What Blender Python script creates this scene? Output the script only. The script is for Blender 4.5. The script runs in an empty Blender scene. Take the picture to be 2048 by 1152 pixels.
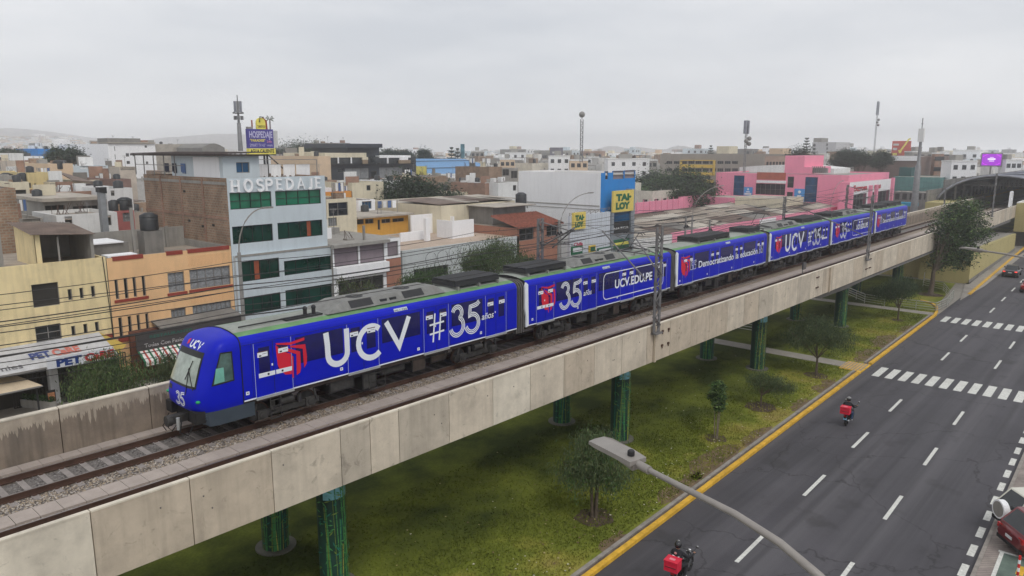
import bpy, math, random
from mathutils import Vector, Matrix
S = bpy.context.scene
C = S.collection
R = math.radians
rnd = random.Random(7)
# ---------------------------------------------------------------- camera
F0, HZ, CXP, CYP = 1480.0, 301.0, 1024.0, 576.0
PITCH = math.atan((CYP - HZ) / F0)
YAW = math.atan(1341.0 / (F0 / math.cos(PITCH)))      # the viaduct runs along +X, 41.7 degrees right of the view
CAMZ = 16.2
cd = bpy.data.cameras.new("camera"); cam = bpy.data.objects.new("camera", cd); C.objects.link(cam)
cam.location = (0, 0, CAMZ)
cam.rotation_euler = (R(90) - PITCH, 0, YAW - R(90))
cd.sensor_width = 36; cd.lens = 36 * F0 / 2048
cd.clip_start = 0.1; cd.clip_end = 20000
S.camera = cam
# ---------------------------------------------------------------- overcast sky
SKYLOW, SKYH = 1.75, .02
W = bpy.data.worlds.new("World"); S.world = W; W.use_nodes = True
nt = W.node_tree; nt.nodes.clear()
out = nt.nodes.new('ShaderNodeOutputWorld'); bg = nt.nodes.new('ShaderNodeBackground')
sky = nt.nodes.new('ShaderNodeTexSky'); sky.sky_type = 'NISHITA'; sky.sun_disc = False
sky.sun_elevation = R(52); sky.sun_rotation = R(200)
tc = nt.nodes.new('ShaderNodeTexCoord'); mp = nt.nodes.new('ShaderNodeMapping'); mp.inputs['Scale'].default_value = (1, 1, 5)
n1 = nt.nodes.new('ShaderNodeTexNoise'); n1.inputs['Scale'].default_value = 2.2; n1.inputs['Detail'].default_value = 7; n1.inputs['Roughness'].default_value = .55
rp = nt.nodes.new('ShaderNodeValToRGB')
rp.color_ramp.elements[0].position = .3; rp.color_ramp.elements[0].color = (.49, .51, .545, 1)
rp.color_ramp.elements[1].position = .7; rp.color_ramp.elements[1].color = (.685, .69, .705, 1)
sc_ = nt.nodes.new('ShaderNodeVectorMath'); sc_.operation = 'SCALE'; sc_.inputs['Scale'].default_value = .004
ad = nt.nodes.new('ShaderNodeVectorMath'); ad.operation = 'ADD'
L = nt.links.new
L(tc.outputs['Generated'], mp.inputs[0]); L(mp.outputs[0], n1.inputs['Vector']); L(n1.outputs['Fac'], rp.inputs[0])
L(sky.outputs[0], sc_.inputs[0]); L(rp.outputs[0], ad.inputs[0]); L(sc_.outputs[0], ad.inputs[1])
sz = nt.nodes.new('ShaderNodeSeparateXYZ'); L(tc.outputs['Generated'], sz.inputs[0])      # low sky colour brightened to offset how the haze volume darkens the horizon
hm = nt.nodes.new('ShaderNodeMath'); hm.operation = 'DIVIDE'; L(sz.outputs[2], hm.inputs[0]); hm.inputs[1].default_value = -SKYH
he = nt.nodes.new('ShaderNodeMath'); he.operation = 'EXPONENT'; L(hm.outputs[0], he.inputs[0])
hn = nt.nodes.new('ShaderNodeMath'); hn.operation = 'MINIMUM'; L(he.outputs[0], hn.inputs[0]); hn.inputs[1].default_value = 1.0
hr = nt.nodes.new('ShaderNodeMath'); hr.operation = 'MULTIPLY_ADD'; L(hn.outputs[0], hr.inputs[0]); hr.inputs[1].default_value = SKYLOW; hr.inputs[2].default_value = 1.0
sm = nt.nodes.new('ShaderNodeVectorMath'); sm.operation = 'SCALE'; L(ad.outputs[0], sm.inputs[0]); L(hr.outputs[0], sm.inputs['Scale'])
L(sm.outputs[0], bg.inputs[0]); bg.inputs[1].default_value = 1.0; L(bg.outputs[0], out.inputs[0])
sd = bpy.data.lights.new("sun", 'SUN'); sd.energy = 1.0; sd.angle = R(22); sd.color = (1, .97, .92)
sun = bpy.data.objects.new("sun", sd); C.objects.link(sun); sun.rotation_euler = (R(38), 0, R(-20))
S.view_settings.view_transform = 'Standard'; S.view_settings.look = 'None'; S.view_settings.exposure = 0.36; S.view_settings.gamma = 1
# ---------------------------------------------------------------- photo measurements -> world
_c, _s = math.cos(PITCH), math.sin(PITCH)
def ray(px, py):
    r = px - CXP; u = py - CYP
    fw = F0 * _c - u * _s; dn = u * _c + F0 * _s
    return (r * math.sin(YAW) + fw * math.cos(YAW), -r * math.cos(YAW) + fw * math.sin(YAW), -dn)
def fy(px, py, Y):            # point of a wall standing at distance Y across the tracks -> (X, Z)
    r = ray(px, py); k = Y / r[1]; return r[0] * k, CAMZ + r[2] * k
def fx(px, py, X):            # point of a wall standing across the street direction -> (Y, Z)
    r = ray(px, py); k = X / r[0]; return r[1] * k, CAMZ + r[2] * k
def gz(px, py, z=0.0):        # point of a level surface -> (X, Y)
    r = ray(px, py); k = (z - CAMZ) / r[2]; return r[0] * k, r[1] * k
def fd(px, py, d):            # point at d metres ahead -> (X, Y, Z)
    r = ray(px, py); k = d / math.hypot(r[0], r[1]); return r[0] * k, r[1] * k, CAMZ + r[2] * k
RD = R(1.2106)                # the road runs a little off the viaduct
def rd(s, n, z=0.0): return (s * math.cos(RD) - n * math.sin(RD), s * math.sin(RD) + n * math.cos(RD), z)
# ---------------------------------------------------------------- materials
MATS = {}
def M(name, col, rough=.85, spots=0, var=.18, sc=.8, metal=0, bump=0, coat=0, streak=0, spec=.4, objrand=0, bsc=None, emit=0, grime=0):
    if name in MATS: return MATS[name]
    m = bpy.data.materials.new(name); m.use_nodes = True; t = m.node_tree; N = t.nodes; K = t.links.new
    b = N['Principled BSDF']; b.inputs['Roughness'].default_value = rough; b.inputs['Metallic'].default_value = metal
    b.inputs['Specular IOR Level'].default_value = spec; b.inputs['Coat Weight'].default_value = coat; b.inputs['Coat Roughness'].default_value = .12
    g = N.new('ShaderNodeNewGeometry'); no = N.new('ShaderNodeTexNoise'); no.inputs['Scale'].default_value = sc; no.inputs['Detail'].default_value = 8; no.inputs['Roughness'].default_value = .65
    K(g.outputs['Position'], no.inputs['Vector'])
    mx = N.new('ShaderNodeMix'); mx.data_type = 'RGBA'
    lo = [c * (1 - var) for c in col] + [1]; hi = [min(1, c * (1 + var)) for c in col] + [1]
    mx.inputs[6].default_value = lo; mx.inputs[7].default_value = hi
    cr = N.new('ShaderNodeMapRange'); cr.inputs[1].default_value = .3; cr.inputs[2].default_value = .7
    K(no.outputs['Fac'], cr.inputs[0]); K(cr.outputs[0], mx.inputs[0]); last = mx.outputs[2]
    if streak:
        mp = N.new('ShaderNodeMapping'); mp.inputs['Scale'].default_value = (2.2, 2.2, .16); K(g.outputs['Position'], mp.inputs[0])
        n2 = N.new('ShaderNodeTexNoise'); n2.inputs['Scale'].default_value = 1.4; n2.inputs['Detail'].default_value = 6; K(mp.outputs[0], n2.inputs['Vector'])
        r2 = N.new('ShaderNodeMapRange'); r2.inputs[1].default_value = .48; r2.inputs[2].default_value = .72; r2.inputs[3].default_value = 0; r2.inputs[4].default_value = streak
        K(n2.outputs['Fac'], r2.inputs[0])
        m2 = N.new('ShaderNodeMix'); m2.data_type = 'RGBA'; m2.inputs[7].default_value = [c * .35 + .01 for c in col] + [1]
        K(r2.outputs[0], m2.inputs[0]); K(last, m2.inputs[6]); last = m2.outputs[2]
    if grime:
        n3 = N.new('ShaderNodeTexNoise'); n3.inputs['Scale'].default_value = .35; n3.inputs['Detail'].default_value = 9; n3.inputs['Roughness'].default_value = .7; K(g.outputs['Position'], n3.inputs['Vector'])
        r3 = N.new('ShaderNodeMapRange'); r3.inputs[1].default_value = .5; r3.inputs[2].default_value = .68; r3.inputs[4].default_value = grime; K(n3.outputs['Fac'], r3.inputs[0])
        m3 = N.new('ShaderNodeMix'); m3.data_type = 'RGBA'; m3.inputs[7].default_value = (.16, .14, .12, 1); K(r3.outputs[0], m3.inputs[0]); K(last, m3.inputs[6]); last = m3.outputs[2]
    if spots:
        n5 = N.new('ShaderNodeTexNoise'); n5.inputs['Scale'].default_value = 1.7; n5.inputs['Detail'].default_value = 12; n5.inputs['Roughness'].default_value = .62; n5.inputs['Distortion'].default_value = 1.6; K(g.outputs['Position'], n5.inputs['Vector'])
        r5 = N.new('ShaderNodeMapRange'); r5.inputs[1].default_value = .60; r5.inputs[2].default_value = .70; r5.inputs[4].default_value = spots; K(n5.outputs['Fac'], r5.inputs[0])
        m5 = N.new('ShaderNodeMix'); m5.data_type = 'RGBA'; m5.inputs[7].default_value = [c * .4 for c in col] + [1]; K(r5.outputs[0], m5.inputs[0]); K(last, m5.inputs[6]); last = m5.outputs[2]
    if objrand:
        oi = N.new('ShaderNodeObjectInfo'); m4 = N.new('ShaderNodeMix'); m4.data_type = 'RGBA'; m4.blend_type = 'MULTIPLY'; m4.inputs[0].default_value = 1
        ra = N.new('ShaderNodeValToRGB'); ra.color_ramp.interpolation = 'CONSTANT'
        cols = [(1, 1, 1), (.9, .88, .8), (.72, .7, .67), (1, .94, .83), (.95, .95, .97), (.58, .48, .42), (.8, .8, .82), (.9, .84, .76), (.55, .55, .56), (.99, .99, .97)]
        while len(ra.color_ramp.elements) < len(cols): ra.color_ramp.elements.new(.5)
        for i, cc in enumerate(cols): ra.color_ramp.elements[i].position = i / len(cols); ra.color_ramp.elements[i].color = (*cc, 1)
        K(oi.outputs['Random'], ra.inputs[0]); K(last, m4.inputs[6]); K(ra.outputs[0], m4.inputs[7]); last = m4.outputs[2]
    K(last, b.inputs['Base Color'])
    if emit:
        K(last, b.inputs['Emission Color']); b.inputs['Emission Strength'].default_value = emit
    if bump:
        n4 = N.new('ShaderNodeTexNoise'); n4.inputs['Scale'].default_value = bsc or 12; n4.inputs['Detail'].default_value = 6; K(g.outputs['Position'], n4.inputs['Vector'])
        bp = N.new('ShaderNodeBump'); bp.inputs['Strength'].default_value = bump; bp.inputs['Distance'].default_value = .04; K(n4.outputs['Fac'], bp.inputs['Height']); K(bp.outputs[0], b.inputs['Normal'])
    m.diffuse_color = (*col, 1)
    MATS[name] = m; return m
def brickmat(name, c1, c2, mortar, sx=1.0, alongY=True, msize=.02, w=.30, h=.12, rough=.95):
    if name in MATS: return MATS[name]
    m = bpy.data.materials.new(name); m.use_nodes = True; t = m.node_tree; N = t.nodes; K = t.links.new
    b = N['Principled BSDF']; b.inputs['Roughness'].default_value = rough
    g = N.new('ShaderNodeNewGeometry'); se = N.new('ShaderNodeSeparateXYZ'); co = N.new('ShaderNodeCombineXYZ'); ma = N.new('ShaderNodeMath'); ma.operation = 'ADD'
    K(g.outputs['Position'], se.inputs[0]); K(se.outputs[0], ma.inputs[0]); K(se.outputs[1], ma.inputs[1]); K(ma.outputs[0], co.inputs[0]); K(se.outputs[2], co.inputs[1])
    br = N.new('ShaderNodeTexBrick'); br.inputs['Scale'].default_value = 1; br.inputs['Brick Width'].default_value = w; br.inputs['Row Height'].default_value = h
    br.inputs['Mortar Size'].default_value = msize; br.inputs['Color1'].default_value = (*c1, 1); br.inputs['Color2'].default_value = (*c2, 1); br.inputs['Mortar'].default_value = (*mortar, 1); br.inputs['Bias'].default_value = 0
    K(co.outputs[0], br.inputs['Vector'])
    no = N.new('ShaderNodeTexNoise'); no.inputs['Scale'].default_value = .7; no.inputs['Detail'].default_value = 9; no.inputs['Roughness'].default_value = .7; K(g.outputs['Position'], no.inputs['Vector'])
    mr = N.new('ShaderNodeMapRange'); mr.inputs[1].default_value = .3; mr.inputs[2].default_value = .7; mr.inputs[3].default_value = .6; mr.inputs[4].default_value = 1.25; K(no.outputs['Fac'], mr.inputs[0])
    vm = N.new('ShaderNodeVectorMath'); vm.operation = 'SCALE'; K(br.outputs[0], vm.inputs[0]); K(mr.outputs[0], vm.inputs['Scale']); K(vm.outputs[0], b.inputs['Base Color'])
    MATS[name] = m; return m
# ---------------------------------------------------------------- mesh builder
class MB:
    def __init__(s): s.v = []; s.f = []; s.m = []; s.mats = []; s.sm = []
    def mi(s, m):
        if m not in s.mats: s.mats.append(m)
        return s.mats.index(m)
    def add(s, vs, fs, m, smooth=False):
        o = len(s.v); s.v += [tuple(v) for v in vs]; k = s.mi(m)
        for f in fs: s.f.append(tuple(i + o for i in f)); s.m.append(k); s.sm.append(smooth)
        return s
    def quad(s, a, b, c, d, m): return s.add([a, b, c, d], [(0, 1, 2, 3)], m)
    def box(s, x0, x1, y0, y1, z0, z1, m):
        if x0 > x1: x0, x1 = x1, x0
        if y0 > y1: y0, y1 = y1, y0
        if z0 > z1: z0, z1 = z1, z0
        v = [(x, y, z) for z in (z0, z1) for y in (y0, y1) for x in (x0, x1)]
        return s.add(v, [(0, 2, 3, 1), (4, 5, 7, 6), (0, 1, 5, 4), (2, 6, 7, 3), (0, 4, 6, 2), (1, 3, 7, 5)], m)
    def bar(s, p, q, w, m, h=None):          # square bar between two points
        p = Vector(p); q = Vector(q); d = (q - p); 
        if d.length < 1e-6: return s
        d.normalize(); up = Vector((0, 0, 1)) if abs(d.z) < .95 else Vector((1, 0, 0))
        a = d.cross(up).normalized() * w / 2; b = a.cross(d).normalized() * (h or w) / 2
        v = [p + a + b, p - a + b, p - a - b, p + a - b, q + a + b, q - a + b, q - a - b, q + a - b]
        return s.add(v, [(0, 1, 2, 3), (7, 6, 5, 4), (0, 4, 5, 1), (1, 5, 6, 2), (2, 6, 7, 3), (3, 7, 4, 0)], m)
    def tube(s, pts, r, m, n=8, cap=True, smooth=True):
        pts = [Vector(p) for p in pts]; rs = r if isinstance(r, (list, tuple)) else [r] * len(pts)
        vs = []; fs = []
        for i, p in enumerate(pts):
            d = (pts[min(i + 1, len(pts) - 1)] - pts[max(i - 1, 0)]).normalized()
            up = Vector((0, 0, 1)) if abs(d.z) < .9 else Vector((1, 0, 0))
            a = d.cross(up).normalized(); b = a.cross(d)
            for k in range(n):
                t = 2 * math.pi * k / n; vs.append(p + (a * math.cos(t) + b * math.sin(t)) * rs[i])
        for i in range(len(pts) - 1):
            for k in range(n):
                k2 = (k + 1) % n; fs.append((i * n + k, i * n + k2, (i + 1) * n + k2, (i + 1) * n + k))
        s.add(vs, fs, m, smooth)
        if cap:
            s.add(vs[:n], [tuple(range(n - 1, -1, -1))], m); s.add(vs[-n:], [tuple(range(n))], m)
        return s
    def cyl(s, c, r, h, m, n=16, r2=None): return s.tube([c, (c[0], c[1], c[2] + h)], [r, r if r2 is None else r2], m, n)
    def prism(s, poly, off, m):              # planar polygon (3D points) pushed by off
        n = len(poly); off = Vector(off); a = [Vector(p) for p in poly]; b = [p + off for p in a]
        return s.add(a + b, [tuple(range(n)), tuple(range(2 * n - 1, n - 1, -1))] + [(i, i + n, (i + 1) % n + n, (i + 1) % n) for i in range(n)], m)
    def ball(s, c, r, m, nu=12, nv=8, sx=1, sy=1, sz=1, z0=-1):
        vs = []; fs = []
        for j in range(nv + 1):
            t = math.pi * j / nv
            for i in range(nu):
                a = 2 * math.pi * i / nu
                vs.append((c[0] + r * sx * math.sin(t) * math.cos(a), c[1] + r * sy * math.sin(t) * math.sin(a), c[2] + r * sz * max(z0, math.cos(t))))
        for j in range(nv):
            for i in range(nu):
                fs.append((j * nu + i, (j + 1) * nu + i, (j + 1) * nu + (i + 1) % nu, j * nu + (i + 1) % nu))
        return s.add(vs, fs, m, True)
    def xf(s, mat):
        s.v = [tuple(mat @ Vector(v)) for v in s.v]; return s
ORG = {}
def mesh_of(mb, name, off=None):
    me = bpy.data.meshes.new(name)
    v = mb.v if off is None else [(a[0] - off[0], a[1] - off[1], a[2] - off[2]) for a in mb.v]
    me.from_pydata(v, [], mb.f)
    for m in mb.mats: me.materials.append(m)
    me.polygons.foreach_set('material_index', mb.m); me.polygons.foreach_set('use_smooth', mb.sm); me.update(); return me
def tag(o, label=None, cat=None, group=None, kind=None):
    if label: o['label'] = label
    if cat: o['category'] = cat
    if group: o['group'] = group
    if kind: o['kind'] = kind
    return o
def T(name, label, cat, loc=(0, 0, 0), rot=0, group=None):
    o = bpy.data.objects.new(name, None); C.objects.link(o); o.location = loc; o.rotation_euler = (0, 0, rot)
    o.empty_display_size = .3; ORG[o.name] = Vector(loc) if not rot else Vector((0, 0, 0)); return tag(o, label, cat, group)
def P(name, mb, parent, label=None, kind=None):        # a part; mb holds world coordinates (local ones if the thing is rotated)
    o = bpy.data.objects.new(name, mesh_of(mb, name, ORG[parent.name])); C.objects.link(o); o.parent = parent
    ORG[o.name] = ORG[parent.name]; return tag(o, label, kind=kind)
def ONE(name, mb, label, cat, loc=None, group=None):   # a thing that is a single mesh
    loc = loc or mb.v[0]; o = bpy.data.objects.new(name, mesh_of(mb, name, loc)); o.location = loc; C.objects.link(o); ORG[o.name] = Vector(loc)
    return tag(o, label, cat, group)
def STR(name, mb, kind='structure', label=None, cat=None):
    o = bpy.data.objects.new(name, mesh_of(mb, name)); C.objects.link(o); return tag(o, label, cat, kind=kind)
def copy_tree(o, loc=None, rot=None, label=None, scale=None, parent=None):
    c = o.copy(); C.objects.link(c)
    if parent: c.parent = parent
    for ch in o.children: copy_tree(ch, parent=c)
    if loc is not None: c.location = loc
    if rot is not None: c.rotation_euler = (0, 0, rot)
    if scale: c.scale = scale
    if label: c['label'] = label
    return c
# ---------------------------------------------------------------- lettering
def bfont(txt, h, width=None, bold=0.0, shear=0, spacing=1.0):
    cu = bpy.data.curves.new('t', 'FONT'); cu.body = txt; cu.size = 1; cu.offset = bold; cu.shear = shear; cu.space_character = spacing; cu.resolution_u = 3
    ob = bpy.data.objects.new('t', cu); C.objects.link(ob); bpy.context.view_layer.update()
    dg = bpy.context.evaluated_depsgraph_get(); me = bpy.data.meshes.new_from_object(ob.evaluated_get(dg))
    vs = [v.co.copy() for v in me.vertices]; fs = [tuple(p.vertices) for p in me.polygons]
    bpy.data.objects.remove(ob); bpy.data.curves.remove(cu); bpy.data.meshes.remove(me)
    if not vs: return [], []
    x0 = min(v.x for v in vs); x1 = max(v.x for v in vs)
    k = h / .73
    kx = k if width is None else width / max(1e-6, x1 - x0)
    return [((v.x - x0) * kx, v.y * k) for v in vs], fs
def letter(mb, txt, org, ux, uz, h, m, width=None, bold=0.0, shear=0, depth=0, nrm=None, spacing=1.0):
    vs, fs = bfont(txt, h, width, bold, shear, spacing); o = Vector(org); ux = Vector(ux); uz = Vector(uz)
    pts = [o + ux * a + uz * b for a, b in vs]
    mb.add(pts, fs, m)
    if depth:
        n = Vector(nrm) * depth; mb2 = [p - n for p in pts]
        ed = {}
        for f in fs:
            for i in range(len(f)):
                a, b = f[i], f[(i + 1) % len(f)]; ed[(a, b)] = 1
        side = [(a, b) for (a, b) in ed if (b, a) not in ed]
        n0 = len(pts); mb.add(pts + mb2, [(b, a, a + n0, b + n0) for a, b in side], m)
    return mb
def stroke(mb, pts, w, fn, m, closed=False, ext=0):     # flat ribbon in (a,b) plane; fn maps (a,b)->world
    P2 = [Vector((p[0], p[1])) for p in pts]; n = len(P2); L_ = []; R_ = []
    for i in range(n):
        if closed: a, b, c = P2[i - 1], P2[i], P2[(i + 1) % n]
        else: a, b, c = P2[max(i - 1, 0)], P2[i], P2[min(i + 1, n - 1)]
        d1 = (b - a); d2 = (c - b)
        if d1.length < 1e-9: d1 = d2
        if d2.length < 1e-9: d2 = d1
        d1 = d1.normalized(); d2 = d2.normalized(); t = (d1 + d2)
        t = t.normalized() if t.length > 1e-6 else d1
        nn = Vector((-t.y, t.x)); k = 1 / max(.5, nn.dot(Vector((-d1.y, d1.x))))
        L_.append(b + nn * w / 2 * k); R_.append(b - nn * w / 2 * k)
    vs = [fn(p.x, p.y) for p in L_] + [fn(p.x, p.y) for p in R_]
    fs = [(i, i + 1, n + i + 1, n + i) for i in range(n - 1)]
    if closed: fs.append((n - 1, 0, n, 2 * n - 1))
    mb.add(vs, fs, m)
def arc(cx, cy, rx, ry, a0, a1, n=14): return [(cx + rx * math.cos(R(a0 + (a1 - a0) * i / n)), cy + ry * math.sin(R(a0 + (a1 - a0) * i / n))) for i in range(n + 1)]
# ---------------------------------------------------------------- ground, roads, grass
m_ground = M('dusty_ground', (.27, .25, .22), sc=.15, var=.25, bump=.3)
m_asph = M('asphalt', (.062, .059, .067), rough=.82, sc=.12, var=.25, bump=.25, bsc=30)
def weather(m):               # wheel tracks along the lanes, oil spots and hair cracks
    t = m.node_tree; N = t.nodes; K = t.links.new; b = N['Principled BSDF']; src = b.inputs['Base Color'].links[0].from_socket; g = N.new('ShaderNodeNewGeometry')
    def layer(src, vec, lo, hi, f, col, tex='noise', scale=1.0, det=4):
        if tex == 'noise': n = N.new('ShaderNodeTexNoise'); n.inputs['Scale'].default_value = scale; n.inputs['Detail'].default_value = det; o = n.outputs['Fac']
        else: n = N.new('ShaderNodeTexVoronoi'); n.feature = 'DISTANCE_TO_EDGE'; n.inputs['Scale'].default_value = scale; o = n.outputs['Distance']
        K(vec, n.inputs['Vector']); r = N.new('ShaderNodeMapRange'); r.inputs[1].default_value = lo; r.inputs[2].default_value = hi; r.inputs[4].default_value = f; K(o, r.inputs[0])
        x = N.new('ShaderNodeMix'); x.data_type = 'RGBA'; x.inputs[7].default_value = (*col, 1); K(r.outputs[0], x.inputs[0]); K(src, x.inputs[6]); return x.outputs[2]
    mp = N.new('ShaderNodeMapping'); mp.inputs['Scale'].default_value = (.012, .75, 1); mp.inputs['Rotation'].default_value = (0, 0, -RD); K(g.outputs['Position'], mp.inputs[0])
    src = layer(src, mp.outputs[0], .44, .66, .75, (.105, .10, .108)); mp2 = N.new('ShaderNodeMapping'); mp2.inputs['Scale'].default_value = (.03, 1.6, 1); mp2.inputs['Location'].default_value = (3, 5, 0); mp2.inputs['Rotation'].default_value = (0, 0, -RD); K(g.outputs['Position'], mp2.inputs[0])
    src = layer(src, mp2.outputs[0], .5, .72, .6, (.035, .034, .038)); src = layer(src, g.outputs['Position'], .60, .70, .5, (.03, .029, .03), scale=.45, det=9)
    w = N.new('ShaderNodeTexNoise'); w.inputs['Scale'].default_value = .9; w.inputs['Detail'].default_value = 6; K(g.outputs['Position'], w.inputs['Vector']); ms = N.new('ShaderNodeVectorMath'); ms.operation = 'MULTIPLY_ADD'; K(w.outputs['Color'], ms.inputs[0]); ms.inputs[1].default_value = (2, 2, 0); K(g.outputs['Position'], ms.inputs[2])
    src = layer(src, ms.outputs[0], .007, .0, .7, (.022, .021, .022), tex='v', scale=.14); K(src, b.inputs['Base Color'])
weather(m_asph)
m_paint = M('road_paint', (.60, .60, .56), rough=.7, sc=7, var=.22, grime=.25)
m_yel = M('yellow_kerb_paint', (.62, .36, .035), rough=.7, sc=2.5, var=.3)
m_kerb = M('kerb_concrete', (.26, .235, .21), sc=2, var=.3, bump=.3)
m_pave = M('pavement', (.30, .275, .245), sc=.6, var=.2, bump=.2)
m_paver = brickmat('paving_stones', (.29, .25, .22), (.24, .2, .185), (.13, .11, .1), w=.22, h=.11, msize=.012)
m_green = M('green_floor_paint', (.11, .15, .125), sc=1.5, var=.3, grime=.85)
m_soil = M('tree_pit_soil', (.075, .05, .035), sc=5, var=.4, bump=.8)
b = MB(); b.quad((-9000, -9000, -.03), (9000, -9000, -.03), (9000, 9000, -.03), (-9000, 9000, -.03), m_ground); STR('ground', b)
def rquad(mb, s0, s1, n0, n1, z, m): mb.quad(rd(s0, n1, z), rd(s0, n0, z), rd(s1, n0, z), rd(s1, n1, z), m)
def rbox(mb, s0, s1, n0, n1, z0, z1, m):
    p = [rd(s0, n0), rd(s1, n0), rd(s1, n1), rd(s0, n1)]
    mb.prism([(x, y, z1) for x, y, z in p], (0, 0, z0 - z1), m)
b = MB(); rquad(b, -30, 500, 3.45, 14.56, .004, m_asph); STR('road', b)
b = MB(); b.quad((-20, 33, .004), (420, 33, .004), (420, 46, .004), (-20, 46, .004), m_asph); STR('side_street_road', b)
b = MB()
for k in range(46):                                   # lane dashes
    s = 18.83 + 7.62 * k
    if 56 < s + 1.5 < 61 or 79 < s + 1.5 < 84: continue
    rquad(b, s, s + 3, 10.69, 10.86, .010, m_paint); rquad(b, s, s + 3, 7.13, 7.30, .010, m_paint)
for k in range(34): rquad(b, 23.4 + 1.93 * k, 24.5 + 1.93 * k, 3.62, 3.88, .010, m_paint)
for s0, n0, k1 in ((56.7, 13.82, 12), (79.7, 13.8, 12)):
    for k in range(k1): rquad(b, s0, s0 + 2.8, n0 - .5 - .87 * k, n0 - .87 * k, .010, m_paint)
STR('road_markings', b)
# yellow kerb and the concrete edging behind it, cut by two ramps
for nm, n0, n1, m, zt in (('yellow_kerb', 14.56, 14.80, m_yel, .16), ('kerb_edging', 14.98, 15.16, m_kerb, .13)):
    b = MB()
    for s0, s1 in ((-30, 56.9), (59.6, 82.0)):
        s = s0
        while s < s1 - .1:
            e = min(s + 1.0 if nm == 'yellow_kerb' else s + 3.0, s1); rbox(b, s, e - .012, n0, n1, -.02, zt + rnd.uniform(-.006, .006), m); s = e
    if nm == 'yellow_kerb':
        pts = [rd(82, 14.68)[:2], rd(84, 14.9)[:2], rd(86.5, 15.4)[:2], rd(88.5, 16.3)[:2], rd(89.4, 17.5)[:2]]
        for p, q in zip(pts, pts[1:]): b.bar((*p, .07), (*q, .07), .24, m, .2)
        for s in range(97, 170, 3): rbox(b, s, s + 2.98, 14.0 + (s - 97) * .012, 14.3 + (s - 97) * .012, -.02, .15, m)
    STR(nm, b)
b = MB(); rquad(b, -30, 82, 14.8, 14.98, .05, M('gutter_dirt', (.12, .09, .07), sc=3, var=.6, bump=.5)); STR('kerb_gutter', b)
m_grass = bpy.data.materials.new('lawn'); m_grass.use_nodes = True
t = m_grass.node_tree; N = t.nodes; K = t.links.new; bs = N['Principled BSDF']; bs.inputs['Roughness'].default_value = 1; bs.inputs['Specular IOR Level'].default_value = .1
g = N.new('ShaderNodeNewGeometry'); na = N.new('ShaderNodeTexNoise'); na.inputs['Scale'].default_value = .22; na.inputs['Detail'].default_value = 9; na.inputs['Roughness'].default_value = .58
nb = N.new('ShaderNodeTexNoise'); nb.inputs['Scale'].default_value = 9; nb.inputs['Detail'].default_value = 5
K(g.outputs['Position'], na.inputs['Vector']); K(g.outputs['Position'], nb.inputs['Vector'])
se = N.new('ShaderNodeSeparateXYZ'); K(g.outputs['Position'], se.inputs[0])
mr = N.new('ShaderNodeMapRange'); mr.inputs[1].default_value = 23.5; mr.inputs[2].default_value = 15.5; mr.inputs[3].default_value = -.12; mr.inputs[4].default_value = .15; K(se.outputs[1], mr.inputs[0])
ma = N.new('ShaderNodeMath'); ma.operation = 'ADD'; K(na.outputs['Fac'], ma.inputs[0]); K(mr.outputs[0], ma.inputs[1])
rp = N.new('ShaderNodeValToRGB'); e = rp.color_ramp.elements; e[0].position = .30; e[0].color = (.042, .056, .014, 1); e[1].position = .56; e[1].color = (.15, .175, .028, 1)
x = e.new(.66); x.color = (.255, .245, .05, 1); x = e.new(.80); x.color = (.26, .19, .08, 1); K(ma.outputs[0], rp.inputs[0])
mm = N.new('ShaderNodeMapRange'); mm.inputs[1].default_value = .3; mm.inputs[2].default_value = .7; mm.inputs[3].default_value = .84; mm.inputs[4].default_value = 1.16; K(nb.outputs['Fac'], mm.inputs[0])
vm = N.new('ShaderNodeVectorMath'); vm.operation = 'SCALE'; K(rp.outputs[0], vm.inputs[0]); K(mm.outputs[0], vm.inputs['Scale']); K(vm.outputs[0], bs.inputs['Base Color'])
bp = N.new('ShaderNodeBump'); bp.inputs['Strength'].default_value = .5; bp.inputs['Distance'].default_value = .05; K(nb.outputs['Fac'], bp.inputs['Height']); K(bp.outputs[0], bs.inputs['Normal'])
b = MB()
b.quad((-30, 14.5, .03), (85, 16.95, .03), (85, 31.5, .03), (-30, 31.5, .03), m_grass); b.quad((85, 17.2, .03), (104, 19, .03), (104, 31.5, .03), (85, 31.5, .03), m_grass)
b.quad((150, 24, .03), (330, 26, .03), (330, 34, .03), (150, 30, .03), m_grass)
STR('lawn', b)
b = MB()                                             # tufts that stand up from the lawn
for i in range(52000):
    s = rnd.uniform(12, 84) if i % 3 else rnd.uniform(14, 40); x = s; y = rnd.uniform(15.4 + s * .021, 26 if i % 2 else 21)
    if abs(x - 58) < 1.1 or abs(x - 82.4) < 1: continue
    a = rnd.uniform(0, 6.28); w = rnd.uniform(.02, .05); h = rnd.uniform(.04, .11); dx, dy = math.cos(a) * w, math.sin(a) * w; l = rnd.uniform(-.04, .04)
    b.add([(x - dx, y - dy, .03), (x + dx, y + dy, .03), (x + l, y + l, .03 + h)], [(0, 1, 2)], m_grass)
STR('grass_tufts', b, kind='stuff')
b = MB(); m_lf = [M('fallen_leaf_%s' % n, c) for n, c in (('tan', (.36, .30, .14)), ('pale', (.48, .46, .36)), ('brown', (.16, .10, .06)))]
for i in range(900):
    x = rnd.uniform(16, 84); y = 15.3 + x * .021 + abs(rnd.gauss(0, 1.6)) if i % 3 else rnd.uniform(15.4 + x * .021, 26); a = rnd.uniform(0, 6.28); w = rnd.uniform(.02, .06); c_, s_ = math.cos(a) * w, math.sin(a) * w
    b.add([(x - c_, y - s_, .08), (x + s_, y - c_, .09), (x + c_, y + s_, .08), (x - s_, y + c_, .10)], [(0, 1, 2, 3)], rnd.choice(m_lf))
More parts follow.
